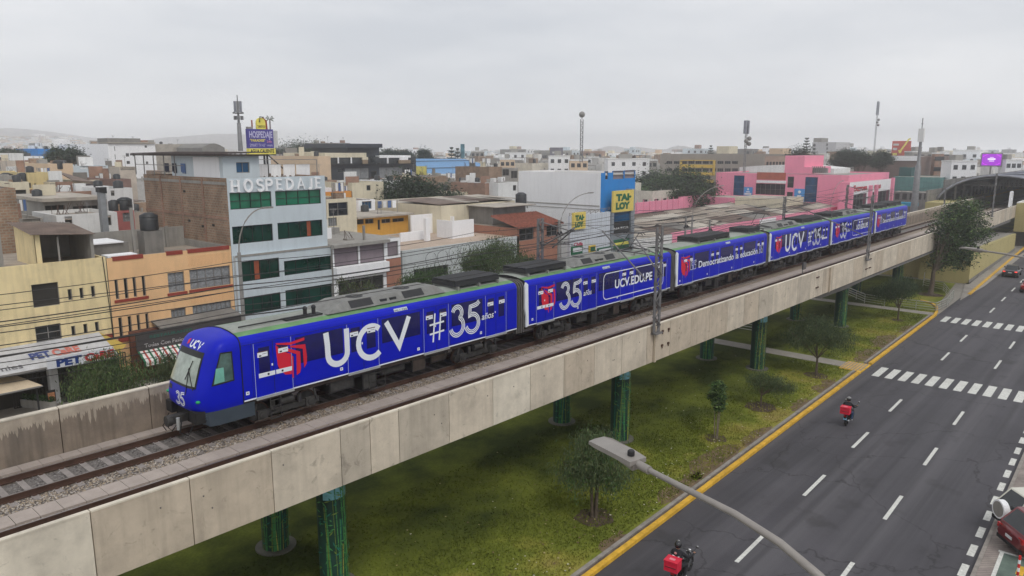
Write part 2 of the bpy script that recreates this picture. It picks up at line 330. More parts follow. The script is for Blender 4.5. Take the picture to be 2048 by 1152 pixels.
STR('fallen_leaves', b, kind='stuff')
b = MB()                                             # bare trodden soil with ragged edges beside the kerb
for s, w, l in ((19, .5, 1.6), (24.5, .35, 1.1), (31, .7, 2.2), (35.2, .9, 2.6), (40, .45, 2.0), (47, .5, 1.6), (52, .6, 2.0), (62.5, .8, 2.4), (68, 1.0, 3.0), (74, .5, 2.0)):
    n = 22; b.add([rd(s + l * math.cos(2 * math.pi * k / n) * rnd.uniform(.75, 1.2), 15.25 + w * (.6 + math.sin(2 * math.pi * k / n)) * rnd.uniform(.6, 1.1), .037) for k in range(n)], [tuple(range(n))], M('bare_soil', (.15, .105, .06), sc=2.5, var=.45, bump=.6))
STR('bare_soil', b)
b = MB(); b.box(57.2, 58.7, 15.9, 31.5, .0, .055, m_pave); STR('footpath', b)
b = MB(); b.box(81.7, 83.1, 16.4, 31.5, .0, .055, m_pave); STR('footpath', b)
b = MB(); rbox(b, 57.0, 59.4, 14.56, 16.2, 0, .075, m_yel)
for k in range(7): rbox(b, 57.1, 59.3, 14.7 + k * .22, 14.8 + k * .22, .07, .09, m_pave)
STR('tactile_ramp', b)
# near pavement with parking bays, far pavement by the shops
b = MB(); rbox(b, -30, 400, -6, 3.45, -.02, .14, m_paver); STR('pavement', b)
b = MB(); rbox(b, -30, 400, 3.3, 3.45, -.02, .155, m_kerb); STR('pavement_kerb', b)
b = MB(); rquad(b, 28.5, 34.0, -2, 2.75, .146, m_green); rquad(b, 39.2, 44.0, -2, 2.3, .146, m_green); STR('parking_bay', b)
b = MB(); rquad(b, 33.9, 34.05, -2, 2.9, .152, m_paint); rquad(b, 30.5, 33.9, 2.7, 2.84, .152, m_paint); rquad(b, 32.4, 33.2, 1.9, 2.15, .152, m_yel); rquad(b, 31.2, 31.9, 1.95, 2.2, .152, m_yel); STR('parking_marking', b)
b = MB(); b.box(-20, 420, 46, 56, -.02, .12, m_pave); STR('shop_pavement', b)
b = MB(); b.quad((104, 17.6, .05), (150, 19, .05), (150, 21.5, .05), (104, 18.1, .05), m_pave); b.quad((92, 16.2, .05), (104, 15.9, .05), (150, 16.9, .05), (104, 18.0, .05), m_pave)
b.quad((150, 16.9, .05), (260, 19.5, .05), (260, 23, .05), (150, 21.5, .05), m_pave); STR('station_pavement', b)
# ---------------------------------------------------------------- viaduct
def conc(name, col, streak, var=.16):
    return M(name, col, rough=.9, sc=.9, var=var, streak=streak, bump=.15, bsc=5, grime=.34, spots=.55)
cm = [conc('precast_concrete_%s' % a, c, s) for a, c, s in (('pale', (.56, .49, .395), .25), ('warm', (.49, .415, .325), .35), ('grey', (.46, .405, .33), .3), ('light', (.64, .58, .48), .12))]
m_par2 = M('stained_parapet_concrete', (.25, .20, .155), sc=1.2, var=.25, streak=.8, bump=.2, bsc=6, grime=.5)
m_par3 = M('pale_washed_parapet_band', (.40, .34, .27), sc=2, var=.2, streak=.3)
m_slab = M('walkway_slab_concrete', (.37, .315, .28), sc=1.5, var=.14, bump=.1)
m_ball = M('ballast_stone', (.25, .20, .155), sc=14, var=.6, bump=1.0, bsc=16)
m_ballg = M('ballast_between_rails', (.15, .135, .125), sc=14, var=.7, bump=1.0, bsc=16)
m_rust = M('rusty_rail', (.075, .038, .026), rough=.8, sc=3, var=.3)
m_rtop = M('worn_rail_head', (.30, .27, .26), rough=.35, metal=.7, sc=2)
m_slp = M('sleeper_concrete', (.27, .24, .225), sc=3, var=.2, bump=.3)
m_dark = M('girder_underside', (.16, .15, .14), sc=.6)
VI = T('railway_viaduct', 'raised concrete viaduct carrying two railway tracks on painted green columns', 'viaduct', (40, 24.15, 0))
b = MB(); b.box(-6, 300, 20.07, 28.12, 5.1, 5.45, m_dark); b.box(-6, 330, 22.6, 25.7, 4.3, 5.1, m_dark); P('deck', b, VI)
J = [3.4, 5.99, 8.59, 11.16, 13.71, 14.94, 16.23, 18.72, 21.2, 23.57, 25.96, 28.35, 30.73, 33.1, 33.75, 35.55, 37.92, 40.19, 42.57, 44.95, 47.2, 49.5, 51.75, 54.0, 56.6, 57.4, 59.3, 61.5, 64, 66.6, 69.2, 70.4, 72.6, 75.2]
while J[-1] < 170: J.append(J[-1] + 2.4)
J = [1.0, -1.4, -3.8][::-1] + J
for i, (a, c) in enumerate(zip(J, J[1:])):
    b = MB(); m = cm[(0, 2, 0, 3, 1, 1, 0, 2)[i % 8] if i < 12 else rnd.choice((0, 1, 1, 0, 2))]
    b.box(a + .014, c - .014, 19.93, 20.06, 5.0, 7.0, m); b.box(a + .014, c - .014, 19.915, 20.07, 7.0, 7.05, cm[3])
    if c - a > 2 and i < 30:
        for q in range(rnd.choice((1, 2))): 
            x = rnd.uniform(a + .3, c - .3); z = rnd.choice((5.9, 6.35, 6.45)); b.cyl((x, 19.931, z), .022, .045, m_dark, 8)
    P('parapet_panel', b, VI)
def drips(b, x0, x1):          # the washed upper band with its run-off drips
    n = 34
    for k in range(n):
        a, c = x0 + (x1 - x0) * k / n, x0 + (x1 - x0) * (k + 1) / n; l = .30 + .22 * rnd.random() + (.35 * rnd.random() if rnd.random() < .25 else 0); y = 28.137
        b.add([(a, y, 7.33), (a, y, 7.33 - l * .72), ((a + c) / 2, y, 7.33 - l), (c, y, 7.33 - l * .72), (c, y, 7.33)], [(0, 1, 2, 3, 4)], m_par3)
k = 0; x = -4.4
while x < 171:
    b = MB(); b.box(x + .015, x + 3.06 - .015, 28.14, 28.36, 5.0, 7.34, m_par2); drips(b, x + .02, x + 3.04); b.box(x + .015, x + 3.06 - .015, 28.12, 28.38, 7.34, 7.39, cm[3]); P('parapet_panel', b, VI, 'stained parapet panel on the far side'); x += 3.06
b = MB(); b.quad((-6, 20.18, 5.66), (300, 20.18, 5.66), (300, 28.12, 5.66), (-6, 28.12, 5.66), m_ball)
for y0, y1 in ((25.43, 26.81), (21.51, 22.89)): b.quad((-6, y0, 5.665), (300, y0, 5.665), (300, y1, 5.665), (-6, y1, 5.665), m_ballg)
P('ballast', b, VI)
b = MB()
m_bs = [M('ballast_stone_%s' % n, c, sc=20, var=.2) for n, c in (('tan', (.36, .29, .21)), ('grey', (.22, .2, .19)), ('dark', (.1, .085, .075)), ('pale', (.45, .4, .35)))]
m_bd = [M('inner_stone_%s' % n, c, sc=20, var=.2) for n, c in (('grey', (.19, .175, .17)), ('dark', (.08, .07, .068)), ('pale', (.28, .26, .25)))]
def stone(b, x, y, z, r, m):
    q = [(x + r * rnd.uniform(.6, 1.3) * dx, y + r * rnd.uniform(.6, 1.3) * dy, z + r * rnd.uniform(.5, 1.1) * dz) for dx, dy, dz in ((1, 0, 0), (0, 1, .1), (-1, 0, 0), (0, -1, .1), (rnd.uniform(-.4, .4), rnd.uniform(-.4, .4), 1))]
    b.add(q, [(0, 1, 4), (1, 2, 4), (2, 3, 4), (3, 0, 4)], m)
for i in range(26000):
    u = rnd.random(); x = 2.2 + 40 * u * u
    y = rnd.choice((rnd.uniform(27.0, 27.5), rnd.uniform(24.42, 25.28), rnd.uniform(23.05, 23.5), rnd.uniform(25.45, 26.8), rnd.uniform(24.42, 25.28)))
    if y > 25.4 and y < 26.85: 
        if x > 14 or (x % .62) < .2: continue
        stone(b, x, y, 5.67, rnd.uniform(.02, .04), rnd.choice(m_bd))
    else:
        if x > 14 and i % 2: continue
        stone(b, x, y, 5.67, rnd.uniform(.022, .048), rnd.choice(m_bs))
P('ballast_stones', b, VI, kind='stuff')
for y in (26.895, 25.345, 22.97, 21.42):
    b = MB(); b.box(-6, 300, y - .07, y + .07, 5.70, 5.725, m_rust); b.box(-6, 300, y - .012, y + .012, 5.725, 5.85, m_rust); b.box(-6, 300, y - .034, y + .034, 5.85, 5.893, m_rust); b.box(-6, 300, y - .03, y + .03, 5.893, 5.90, m_rtop)
    P('rail', b, VI)
sl = None
for i in range(92):
    x = 2.4 + .62 * i
    if sl is None:
        b = MB(); b.box(x - .1, x + .1, 24.9, 27.35, 5.6, 5.70, m_slp)
        for y in (26.895, 25.345):
            for d in (-.12, .12): b.box(x - .06, x + .06, y + d - .03, y + d + .03, 5.70, 5.735, m_rust)
        sl = P('sleeper', b, VI)
    else:
        c = sl.copy(); C.objects.link(c); c.parent = VI; c.location.x = x - 2.4
b = MB(); x = -6
while x < 300:
    w = .62 if x < 50 else 5.0
    z = 5.73 + rnd.uniform(-.005, .005)
    b.box(x + .008, x + w - .008, 23.55, 24.33, 5.6, z, m_slab); x += w
P('walkway', b, VI)
b = MB(); x = -6
while x < 60:
    b.box(x + .008, x + .612, 27.55, 28.10, 5.6, 5.74 + rnd.uniform(-.006, .006), m_slab); x += .62
P('walkway', b, VI)
# painted columns
m_col = M('dark_green_column_paint', (.008, .04, .03), sc=2, var=.4, rough=.6)
m_bam = [M('bamboo_paint_%s' % n, c, sc=5, var=.25, rough=.6) for n, c in (('green', (.05, .20, .06)), ('yellow', (.34, .33, .06)), ('teal', (.012, .14, .10)), ('sky', (.16, .38, .45)), ('olive', (.12, .18, .03)))]
m_ped = M('pedestal_concrete', (.12, .115, .095), sc=2, var=.3)
def column(x, y, r, ztop, seed, par):
    q = random.Random(seed); b = MB(); b.cyl((x, y, 0), r, ztop, m_col, 28); b.cyl((x, y, 0), r * 1.55, .09, m_ped, 28)
    o = P('column', b, par)
    b = MB()
    def sf(a, z, k=.006): return (x + (r + k) * math.cos(a), y + (r + k) * math.sin(a), z)
    if seed % 3 == 0:
        for i in range(14):
            a0 = R(205 + i * 9); b.quad(sf(a0, ztop - 1.1), sf(a0 + R(9), ztop - 1.1), sf(a0 + R(9), ztop - .05), sf(a0, ztop - .05), m_bam[3])
    for i in range(19):
        a = R(q.uniform(170, 340)); w = q.uniform(.02, .055) / r; z = .05; m = q.choice((m_bam[0], m_bam[1], m_bam[2], m_bam[4], m_bam[0])); sl_ = q.uniform(-.12, .12); zt = q.uniform(1.8, ztop)
        kk = .008 + .001 * i
        while z < zt:
            z2 = min(z + .32, zt); b.quad(sf(a + sl_ * z, z, kk), sf(a + w + sl_ * z, z, kk), sf(a + w + sl_ * z2, z2 - .02, kk), sf(a + sl_ * z2, z2 - .02, kk), m); z = z2
    for i in range(110):
        a = R(q.uniform(170, 340)); z = q.uniform(.3, ztop - .2); l = q.uniform(.12, .3); th = q.uniform(-1.2, 1.2); kk = .042 + .0003 * i
        ca, cz = math.cos(th) * l / r, math.sin(th) * l; ww = .03
        b.add([sf(a, z, kk), sf(a + ca / 2 + ww * math.sin(th), z + cz / 2 - ww, kk), sf(a + ca, z + cz, kk), sf(a + ca / 2 - ww * math.sin(th), z + cz / 2 + ww, kk)], [(0, 1, 2, 3)], q.choice((m_bam[0], m_bam[2], m_bam[0], m_bam[4])))
    P('bamboo_mural', b, o)
for i, x in enumerate((14.6, 33.9, 52.5, 70.8, 89.2, 107.5)):
    column(x, 22.0, .53, 4.8, 3 * i + (0 if i < 4 else 1), VI); column(x, 26.15, .53, 4.8, 3 * i + 1, VI)
    b = MB(); b.box(x - .6, x + .6, 21.3, 27.0, 4.7, 5.05, m_dark); P('cap_beam', b, VI)
# wider girder towards the station
b = MB(); m_gird = M('dark_box_girder', (.12, .115, .11), sc=.6)
b.prism([(58, 20.3, 4.95), (60, 20.3, 4.5), (66, 20.2, 4.45), (70, 20.0, 4.7), (80, 19.9, 4.75), (130, 19.8, 4.7), (146, 19.8, 4.6), (146, 19.8, 4.99), (58, 20.3, 4.99)], (0, 9, 0), m_gird); P('side_girder', b, VI)
# masts on the parapets
m_mast = M('galvanised_mast', (.17, .165, .165), rough=.6, sc=1.5, var=.25, metal=.3)
def lattice(b, x, y, z0, z1, w=.42, m=m_mast):
    for dx in (-w / 2, w / 2):
        b.bar((x + dx, y, z0), (x + dx, y, z1), .055, m, .2)
    z = z0; s = 1
    while z < z1 - .3:
        e = min(z + .45, z1)
        for dy in (-.09, .09): b.bar((x - s * w / 2, y + dy, z), (x + s * w / 2, y + dy, e), .045, m)
        s = -s; z = e
def mast(px, pyb, pyt, Y, label, zb=None, arms=1, w=.42, side=1):
    X, Z0 = fy(px, pyb, Y); Zt = fy(px, pyt, Y)[1]; Z0 = zb if zb is not None else Z0
    t = T('catenary_mast', label, 'mast', (X, Y, Z0), group='masts holding the overhead wires')
    b = MB(); lattice(b, X, Y, Z0, Zt, w); b.box(X - w * .7, X + w * .7, Y - .2, Y + .2, Z0 - .02, Z0 + .06, m_mast); P('post', b, t)
    if arms:
        b = MB(); zt = min(Zt - .2, 12.3); yc = 26.1 if side > 0 else 22.2; d = side
        for (yy, X2) in ((24.15 + d * 1.9, X),):
            b.tube([(X, Y, zt), (X - .3, yy, zt - .35)], .035, m_mast, 6); b.tube([(X, Y, zt - 1.35), (X - .3, yy, zt - 1.15)], .03, m_mast, 6); b.tube([(X, Y + .1 * d, zt - 1.3), (X - .3, yy - d * .4, zt - .3)], .03, m_mast, 6)
        P('bracket', b, t)
    return X, Y, Zt
mast(1313, 645, 455, 19.80, 'thick lattice mast on the near parapet in front of the second car', 6.6, side=-1, w=.50)
mast(1736, 505, 392, 19.80, 'lattice mast on the near parapet in front of the fifth car', 6.6, side=-1, w=.50)
mast(1080, 560, 437, 28.5, 'dark lattice mast behind the second car before the brick house', 7.3)
mast(1565, 470, 394, 28.5, 'dark lattice mast behind the fourth car in front of the pink wall', 7.3)
mast(1690, 440, 370, 28.5, 'thin lattice mast behind the fifth car', 7.3)
mast(1984, 432, 348, 19.8, 'lattice mast on the near parapet by the station end', 6.6, side=-1)
mast(1886, 430, 375, 28.5, 'short lattice mast at the open end of the station roof', 7.3, arms=0)
b = MB()
for z in (5.75, 6.55):
    for dx in (.35, 1.0): b = MB(); b.box(34.3 + dx - .07, 34.3 + dx + .07, 19.86, 19.925, z - .06, z + .06, m_rust); b.cyl((34.3 + dx, 19.89, z - .16), .03, .12, m_rust, 6); P('anchor_bolt', b, VI)
    for x in (57.7, 69.9, 70.9): b = MB(); b.box(x, x + .5, 19.84, 19.925, z - .04, z + .04, m_rust); P('anchor_bolt', b, VI)
for x in (33.75, 60.6): b = MB(); b.box(x, x + .11, 19.80, 19.914, 5.0, 6.99, cm[1]); P('joint_cover', b, VI)
# marker board on the walkway
X, Y = gz(1604, 557, 5.8)
t = T('track_marker', 'small square grey marker board on a post on the walkway', 'sign', (X, Y, 5.8)); b = MB(); b.tube([(X, Y, 5.8), (X, Y, 7.0)], .04, m_mast, 6); P('post', b, t)
b = MB(); b.box(X - .04, X + .6, Y - .06, Y + .06, 6.55, 7.1, M('dark_board', (.05, .05, .055))); b.box(X, X + .56, Y - .065, Y - .06, 6.6, 7.05, M('board_face', (.14, .13, .125), sc=20, var=.6)); P('board', b, t)
# overhead wires of the tracks
m_wire = M('dark_cable', (.035, .033, .033), rough=.6, var=.1)
def cable(name, pts, r, label, cat='cable', group='overhead wires above the tracks', sag=0):
    b = MB(); P3 = []
    for p, q in zip(pts, pts[1:]):
        for k in range(8):
            u = k / 8; s = -sag * 4 * u * (1 - u); P3.append((p[0] + (q[0] - p[0]) * u, p[1] + (q[1] - p[1]) * u, p[2] + (q[2] - p[2]) * u + s))
    P3.append(pts[-1]); b.tube(P3, r, m_wire, 5, cap=False); return ONE(name, b, label, cat, group=group)
spans = (-4, 34.2, 52, 70.5, 89, 112, 140)
for y, z, s, l in ((22.2, 10.95, .02, 'contact wire strung over the near track'), (26.1, 11.0, .02, 'contact wire strung just above the roof of the blue train'), (22.2, 11.9, .45, 'upper carrier wire sagging over the near track'), (26.1, 11.95, .45, 'upper carrier wire sagging over the train')):
    cable('overhead_wire', [(x, y, z) for x in spans], .014, l, sag=s)
# ---------------------------------------------------------------- the blue train
m_blue = M('ultramarine_wrap', (.0003, .0075, .44), rough=.42, var=.10, sc=.7, coat=.03, spec=.20)
m_navy = M('window_film', (.0022, .003, .085), rough=.16, var=.25, sc=2, spec=.6)
m_white = M('white_vinyl', (.74, .77, .82), rough=.5, var=.05)
m_film = M('white_vinyl_over_window', (.50, .57, .62), rough=.3, var=.08)
m_red = M('red_vinyl', (.62, .010, .035), rough=.5, var=.12)
m_greenr = M('green_roof_band', (.125, .25, .11), sc=1.5, var=.25)
m_roof = M('grey_roof_panel', (.27, .29, .26), sc=1.2, var=.22, grime=.35)
m_vent = M('black_louvre', (.028, .028, .03), rough=.7, sc=4)
m_roofk = M('roof_unit_grey', (.20, .20, .19), sc=2, var=.25, grime=.3)
m_under = M('underframe_black', (.014, .0135, .0135), rough=.75, sc=3, var=.5)
m_underb = M('dusty_underframe', (.055, .04, .032), rough=.9, sc=3, var=.5)
m_bogie = M('bogie_grey', (.042, .04, .038), rough=.7, sc=4, var=.6)
m_skirt = M('grey_bumper', (.045, .062, .08), rough=.5, sc=2)
m_bell = M('bellows_rubber', (.10, .095, .088), rough=.8, sc=2)
m_blk = M('black_rubber', (.008, .008, .009), rough=.5)
m_step = M('aluminium_step', (.42, .43, .42), rough=.4, sc=3, metal=.3)
m_wind = M('windscreen_glass', (.30, .35, .30), rough=.08, sc=1.2, var=.4, coat=.6)
m_glassg = M('greenish_cab_glass', (.055, .10, .09), rough=.06, sc=1.6, var=.6, coat=.8)
m_cab = M('cab_interior_green', (.16, .42, .34), sc=2)
TR = T('metro_train', 'blue six-car metro train with large white UCV and 35 lettering on the viaduct', 'train', (12, 26.1, 5.9))
YC, YS = 26.1, 24.75
PROF = [(1.33, 7.05), (1.35, 7.12), (1.35, 9.18), (1.325, 9.3), (1.26, 9.41), (1.14, 9.49), (.98, 9.545), (.80, 9.58), (.6, 9.62), (.3, 9.65), (0, 9.66)]
def body(x0, x1):
    b = MB(); pr = [(-w, z) for w, z in PROF] + [(w, z) for w, z in PROF[-2::-1]]; n = len(pr)
    xs = [x0, x1]
    for x in xs: pass
    for i in range(n - 1):
        zt = (pr[i][1] + pr[i + 1][1]) / 2; m = m_blue if zt < 9.5 else (m_greenr if zt < 9.575 else m_roof)
        b.add([(x0, YC + pr[i][0], pr[i][1]), (x1, YC + pr[i][0], pr[i][1]), (x1, YC + pr[i + 1][0], pr[i + 1][1]), (x0, YC + pr[i + 1][0], pr[i + 1][1])], [(0, 1, 2, 3)], m, zt > 9.2)
    for x in (x0, x1): b.add([(x, YC + a, z) for a, z in pr], [tuple(range(n))], m_under)
    b.quad((x0, YC - 1.33, 7.05), (x0, YC + 1.33, 7.05), (x1, YC + 1.33, 7.05), (x1, YC - 1.33, 7.05), m_under)
    return b
def side(k): return lambda a, z: (a, YS - k, z)
def rect(b, x0, x1, z0, z1, k, m): b.quad((x0, YS - k, z0), (x1, YS - k, z0), (x1, YS - k, z1), (x0, YS - k, z1), m)
def offs(path, d):
    o = []
    for i, p in enumerate(path):
        a = Vector(path[max(i - 1, 0)]); c = Vector(path[min(i + 1, len(path) - 1)]); t_ = (c - a).normalized(); o.append((p[0] - t_.y * d, p[1] + t_.x * d))
    return o
def emblem(car, f, z0=7.4, zs=1.0):
    pts = [[(1020, 383), (1150, 375), (1275, 330), (1278, 355), (1150, 398), (1030, 396)], [(1150, 405), (1285, 390), (1300, 500), (1298, 560), (1275, 600), (1262, 430), (1150, 418)],
           [(1070, 412), (1240, 455), (1248, 600), (1240, 640), (1210, 665), (1206, 478), (1120, 455)], [(1020, 398), (1105, 462), (1160, 475), (1166, 655), (1110, 660), (1062, 622), (1040, 570)], [(1168, 490), (1180, 500), (1184, 692), (1170, 680)]]
    b = MB(); b.mi(m_red)
    for q in pts:
        w = [fy(320 + x / 4.43, 600 + y / 4.43, YS) for x, y in q]
        b.add([(f(x), YS - .017, z) for x, z in w][::-1], [tuple(range(len(q)))], m_red)
    P('emblem', b, car)
def big35(b, f, sx=1):
    p3 = arc(23.86, 8.62, .30, .30, 165, -55, 12) + arc(23.84, 7.98, .42, .43, 62, -168, 14)
    p5 = [(25.36, 8.98), (25.2, 8.86), (25.0, 8.82), (24.74, 8.80), (24.70, 8.5), (24.68, 8.33)] + arc(24.86, 7.97, .44, .44, 98, -165, 15)
    for p in (p3, p5):
        for d in (-.085, 0, .085): stroke(b, [(f(x), z) for x, z in offs(p, d)], .052, side(.017), m_white)
def decalsA(car, f):
    emblem(car, f)
    for path in ([(16.55, 9.02), (16.6, 8.5)] + arc(17.08, 8.06, .47, .44, 180, 360, 14) + [(17.55, 8.5), (17.54, 9.02)], arc(18.78, 8.21, .66, .68, 48, 312, 22), [(19.6, 8.93), (20.30, 7.72), (20.88, 8.97)]):
        b = MB(); stroke(b, [(f(x), z) for x, z in path], .25, side(.017), m_white); P('lettering', b, car)
    b = MB()
    for q in ([(22.44, 8.84), (22.3, 7.5)], [(22.8, 8.84), (22.68, 7.54)], [(22.1, 8.33), (23.0, 8.38)], [(22.1, 7.9), (23.0, 7.95)]): stroke(b, [(f(x), z) for x, z in q], .085, side(.015 + .001 * len(b.f)), m_white)
    P('lettering', b, car)
    b = MB(); big35(b, f); P('lettering', b, car)
    b = MB(); letter(b, 'años', (f(25.53), YS - .017, 8.0), (1, 0, 0), (0, 0, 1), .34, m_white, width=.86, bold=.01, shear=.2); P('lettering', b, car)
def decalsB(car, f):
    emblem(car, lambda x: f(30.12 + (x - 14.3) * .92))
    b = MB(); big35(b, lambda x: f(31.8 + (x - 23.44) * 1.0)); P('lettering', b, car)
    b = MB(); letter(b, 'años', (f(33.95), YS - .017, 7.97), (1, 0, 0), (0, 0, 1), .32, m_white, width=.8, bold=.01, shear=.2); P('lettering', b, car)
    b = MB(); r = .32; x0, x1, z0, z1 = 35.95, 42.85, 7.42, 8.98
    path = arc(x0 + r, z1 - r, r, r, 180, 90, 6) + arc(x1 - r, z1 - r, r, r, 90, 0, 6) + arc(x1 - r, z0 + r, r, r, 0, -90, 6) + arc(x0 + r, z0 + r, r, r, -90, -180, 6)
    stroke(b, [(f(x), z) for x, z in path], .055, side(.018), m_white, closed=True); P('lettering', b, car)
    b = MB(); letter(b, 'UCV.EDU.PE', (f(37.15), YS - .018, 7.96), (1, 0, 0), (0, 0, 1), .54, m_white, width=4.3 * (f(1) - f(0)), bold=.028, spacing=1.02); P('lettering', b, car)
def decalsC(car, f, z=7.98):
    emblem(car, lambda x: f(45.2 + (x - 14.3) * .95))
    k = f(1) - f(0)
    b = MB()
    for x in (46.55, 47.0, 57.95, 58.4):
        s = 1 if x < 50 else -1; zc = 8.28
        pth = [(x + .34, zc + .32 * s), (x + .05, zc + .28 * s), (x + .02, zc - .3 * s), (x + .33, zc - .3 * s), (x + .33, zc), (x + .17, zc), (x + .2, zc + .16 * s), (x + .34, zc + .2 * s)]
        if s < 0: pth = [(2 * x + .36 - a, c) for a, c in pth]
        stroke(b, [(f(a), c) for a, c in pth], .035, side(.017), m_white, closed=True)
    P('quotation_marks', b, car)
    for w, xa, xb in (('Democratizando', 47.75, 53.35), ('la', 53.7, 54.2), ('educación', 54.5, 57.7)):
        b = MB(); letter(b, w, (f(xa), YS - .017, z), (1, 0, 0), (0, 0, 1), .50, m_white, width=(xb - xa) * k, bold=.016); P('lettering', b, car)
def bogie(car, xc):
    b = MB()
    b.box(xc - 1.5, xc + 1.5, 24.98, 25.16, 6.2, 6.42, m_bogie); b.box(xc - 1.5, xc + 1.5, 27.04, 27.22, 6.2, 6.42, m_bogie); b.box(xc - .3, xc + .3, 25, 27.2, 6.25, 6.8, m_under)
    for dx in (-1.05, 1.05):
        b.box(xc + dx - .2, xc + dx + .2, 24.88, 25.0, 6.15, 6.5, m_bogie); b.tube([(xc + dx, 24.84, 6.33), (xc + dx, 25.0, 6.33)], .13, m_bogie, 10)
        b.tube([(xc + dx * .55, 24.95, 6.4), (xc + dx * .55, 24.95, 6.75)], .09, m_bogie, 8); b.tube([(xc + dx * 1.3, 24.95, 6.35), (xc + dx * 1.2, 24.95, 6.8)], .05, m_bogie, 6)
    b.tube([(xc - .28, 24.93, 6.65), (xc + .28, 24.93, 6.65)], .14, m_bogie, 10); b.bar((xc - 1.4, 24.9, 6.12), (xc + 1.4, 24.9, 6.12), .05, m_underb)
    P('bogie', b, car)
    for dx in (-1.05, 1.05):
        for y in (25.28, 26.96):
            b = MB(); b.tube([(xc + dx, y - .065, 6.33), (xc + dx, y + .065, 6.33)], .42, m_rust, 22, smooth=False); b.tube([(xc + dx, y - .075, 6.33), (xc + dx, y - .06, 6.33)], .36, m_bogie, 22, smooth=False); P('wheel', b, car)
def rail_car(x0, x1, doors, bogs, first=False):
    car = P('rail_car', body(x0, x1), TR)
    b = MB()
    rect(b, x0, x1, 7.06, 7.115, .006, m_white)
    b.box(x0 + .05, x1 - .05, YC - 1.22, YC + 1.22, 6.86, 7.05, m_underb); P('sill', b, car)
    for d0, d1 in doors:
        for a, c in ((d0, (d0 + d1) / 2 - .012), ((d0 + d1) / 2 + .012, d1)):
            b = MB(); b.box(a, c, YS - .010, YS + .01, 7.10, 9.16, m_blue); rect(b, a + .17, c - .13, 7.95, 8.98, .0115, m_navy)
            P('door', b, car)
        b = MB()
        for x in (d0 - .022, d1 + .008): rect(b, x, x + .016, 7.1, 9.17, .013, m_film)
        rect(b, (d0 + d1) / 2 - .012, (d0 + d1) / 2 + .012, 7.1, 9.16, .005, m_blk)
        b.box(d0 - .03, d1 + .03, YS - .07, YS + .02, 7.0, 7.09, m_step); P('door_frame', b, car)
        for xx in (d0 + .12, (d0 + d1) / 2 + .22):
            b = MB(); rect(b, xx, xx + .42, 8.62, 8.80, .021, m_white); rect(b, xx, xx + .42, 8.80, 8.835, .021, M('brown_sticker_edge', (.10, .03, .03))); rect(b, xx + .06, xx + .16, 8.645, 8.70, .0215, m_blk); rect(b, xx + .2, xx + .38, 8.72, 8.735, .0215, m_blk); P('sticker', b, car)
        b = MB(); rect(b, (d0 + d1) / 2 - .09, (d0 + d1) / 2 - .03, 8.2, 8.29, .0215, m_white); P('door_button', b, car)
        b = MB(); rect(b, d0 - .42, d0 - .28, 7.30, 7.43, .012, m_white); rect(b, d0 - .38, d0 - .32, 7.34, 7.39, .0125, M('grey_symbol', (.2, .2, .22))); P('socket_cover', b, car)
    es = [x0 + .3] + [v for d in doors for v in d] + [x1 - .3]
    for i in range(2, len(es) - 2, 2):
        a, c = es[i] + .22, es[i + 1] - .22
        if c - a > .6: b = MB(); rect(b, a, c, 8.02, 9.08, .0085, m_navy); P('window', b, car)
    b = MB(); rect(b, x0, x1, 9.185, 9.20, .004, m_blk); P('gutter_line', b, car)
    b = MB(); [rect(b, e + s * .11 - .006, e + s * .11 + .006, 7.12, 9.18, .0045, m_blk) for d in doors for e, s in ((d[0], -1), (d[1], 1))]; rect(b, x0, x1, 7.16, 7.172, .0045, m_blk); P('panel_seams', b, car)
    for xc in bogs: bogie(car, xc)
    a, c = bogs[0] + 1.9, bogs[1] - 1.9
    b = MB()
    for u, v, z, y in ((.02, .2, 6.35, 25.0), (.25, .36, 6.1, 24.9), (.42, .62, 6.45, 25.1), (.66, .78, 6.25, 24.93), (.84, .98, 6.4, 25.05)):
        xa, xb = a + (c - a) * u, a + (c - a) * v; b.box(xa, xb, y, 27.1, z, 6.86, m_under); b.box(xa + .06, xb - .06, y - .012, y, z + .06, 6.8, m_bogie if v < .7 else m_underb)
    b.tube([(a, 25.05, 6.75), (c, 25.05, 6.75)], .035, m_bogie, 6); P('equipment_box', b, car)
    xa = a + (c - a) * .3; b = MB()
    for p, q in (((xa, 6.05), (xa + .85, 6.05)), ((xa + .85, 6.05), (xa + .85, 6.75)), ((xa + .85, 6.75), (xa, 6.75)), ((xa, 6.75), (xa, 6.05)), ((xa, 6.4), (xa + .85, 6.4))): b.bar((p[0], 24.86, p[1]), (q[0], 24.86, q[1]), .03, m_bogie)
    P('box_frame', b, car)
    return car
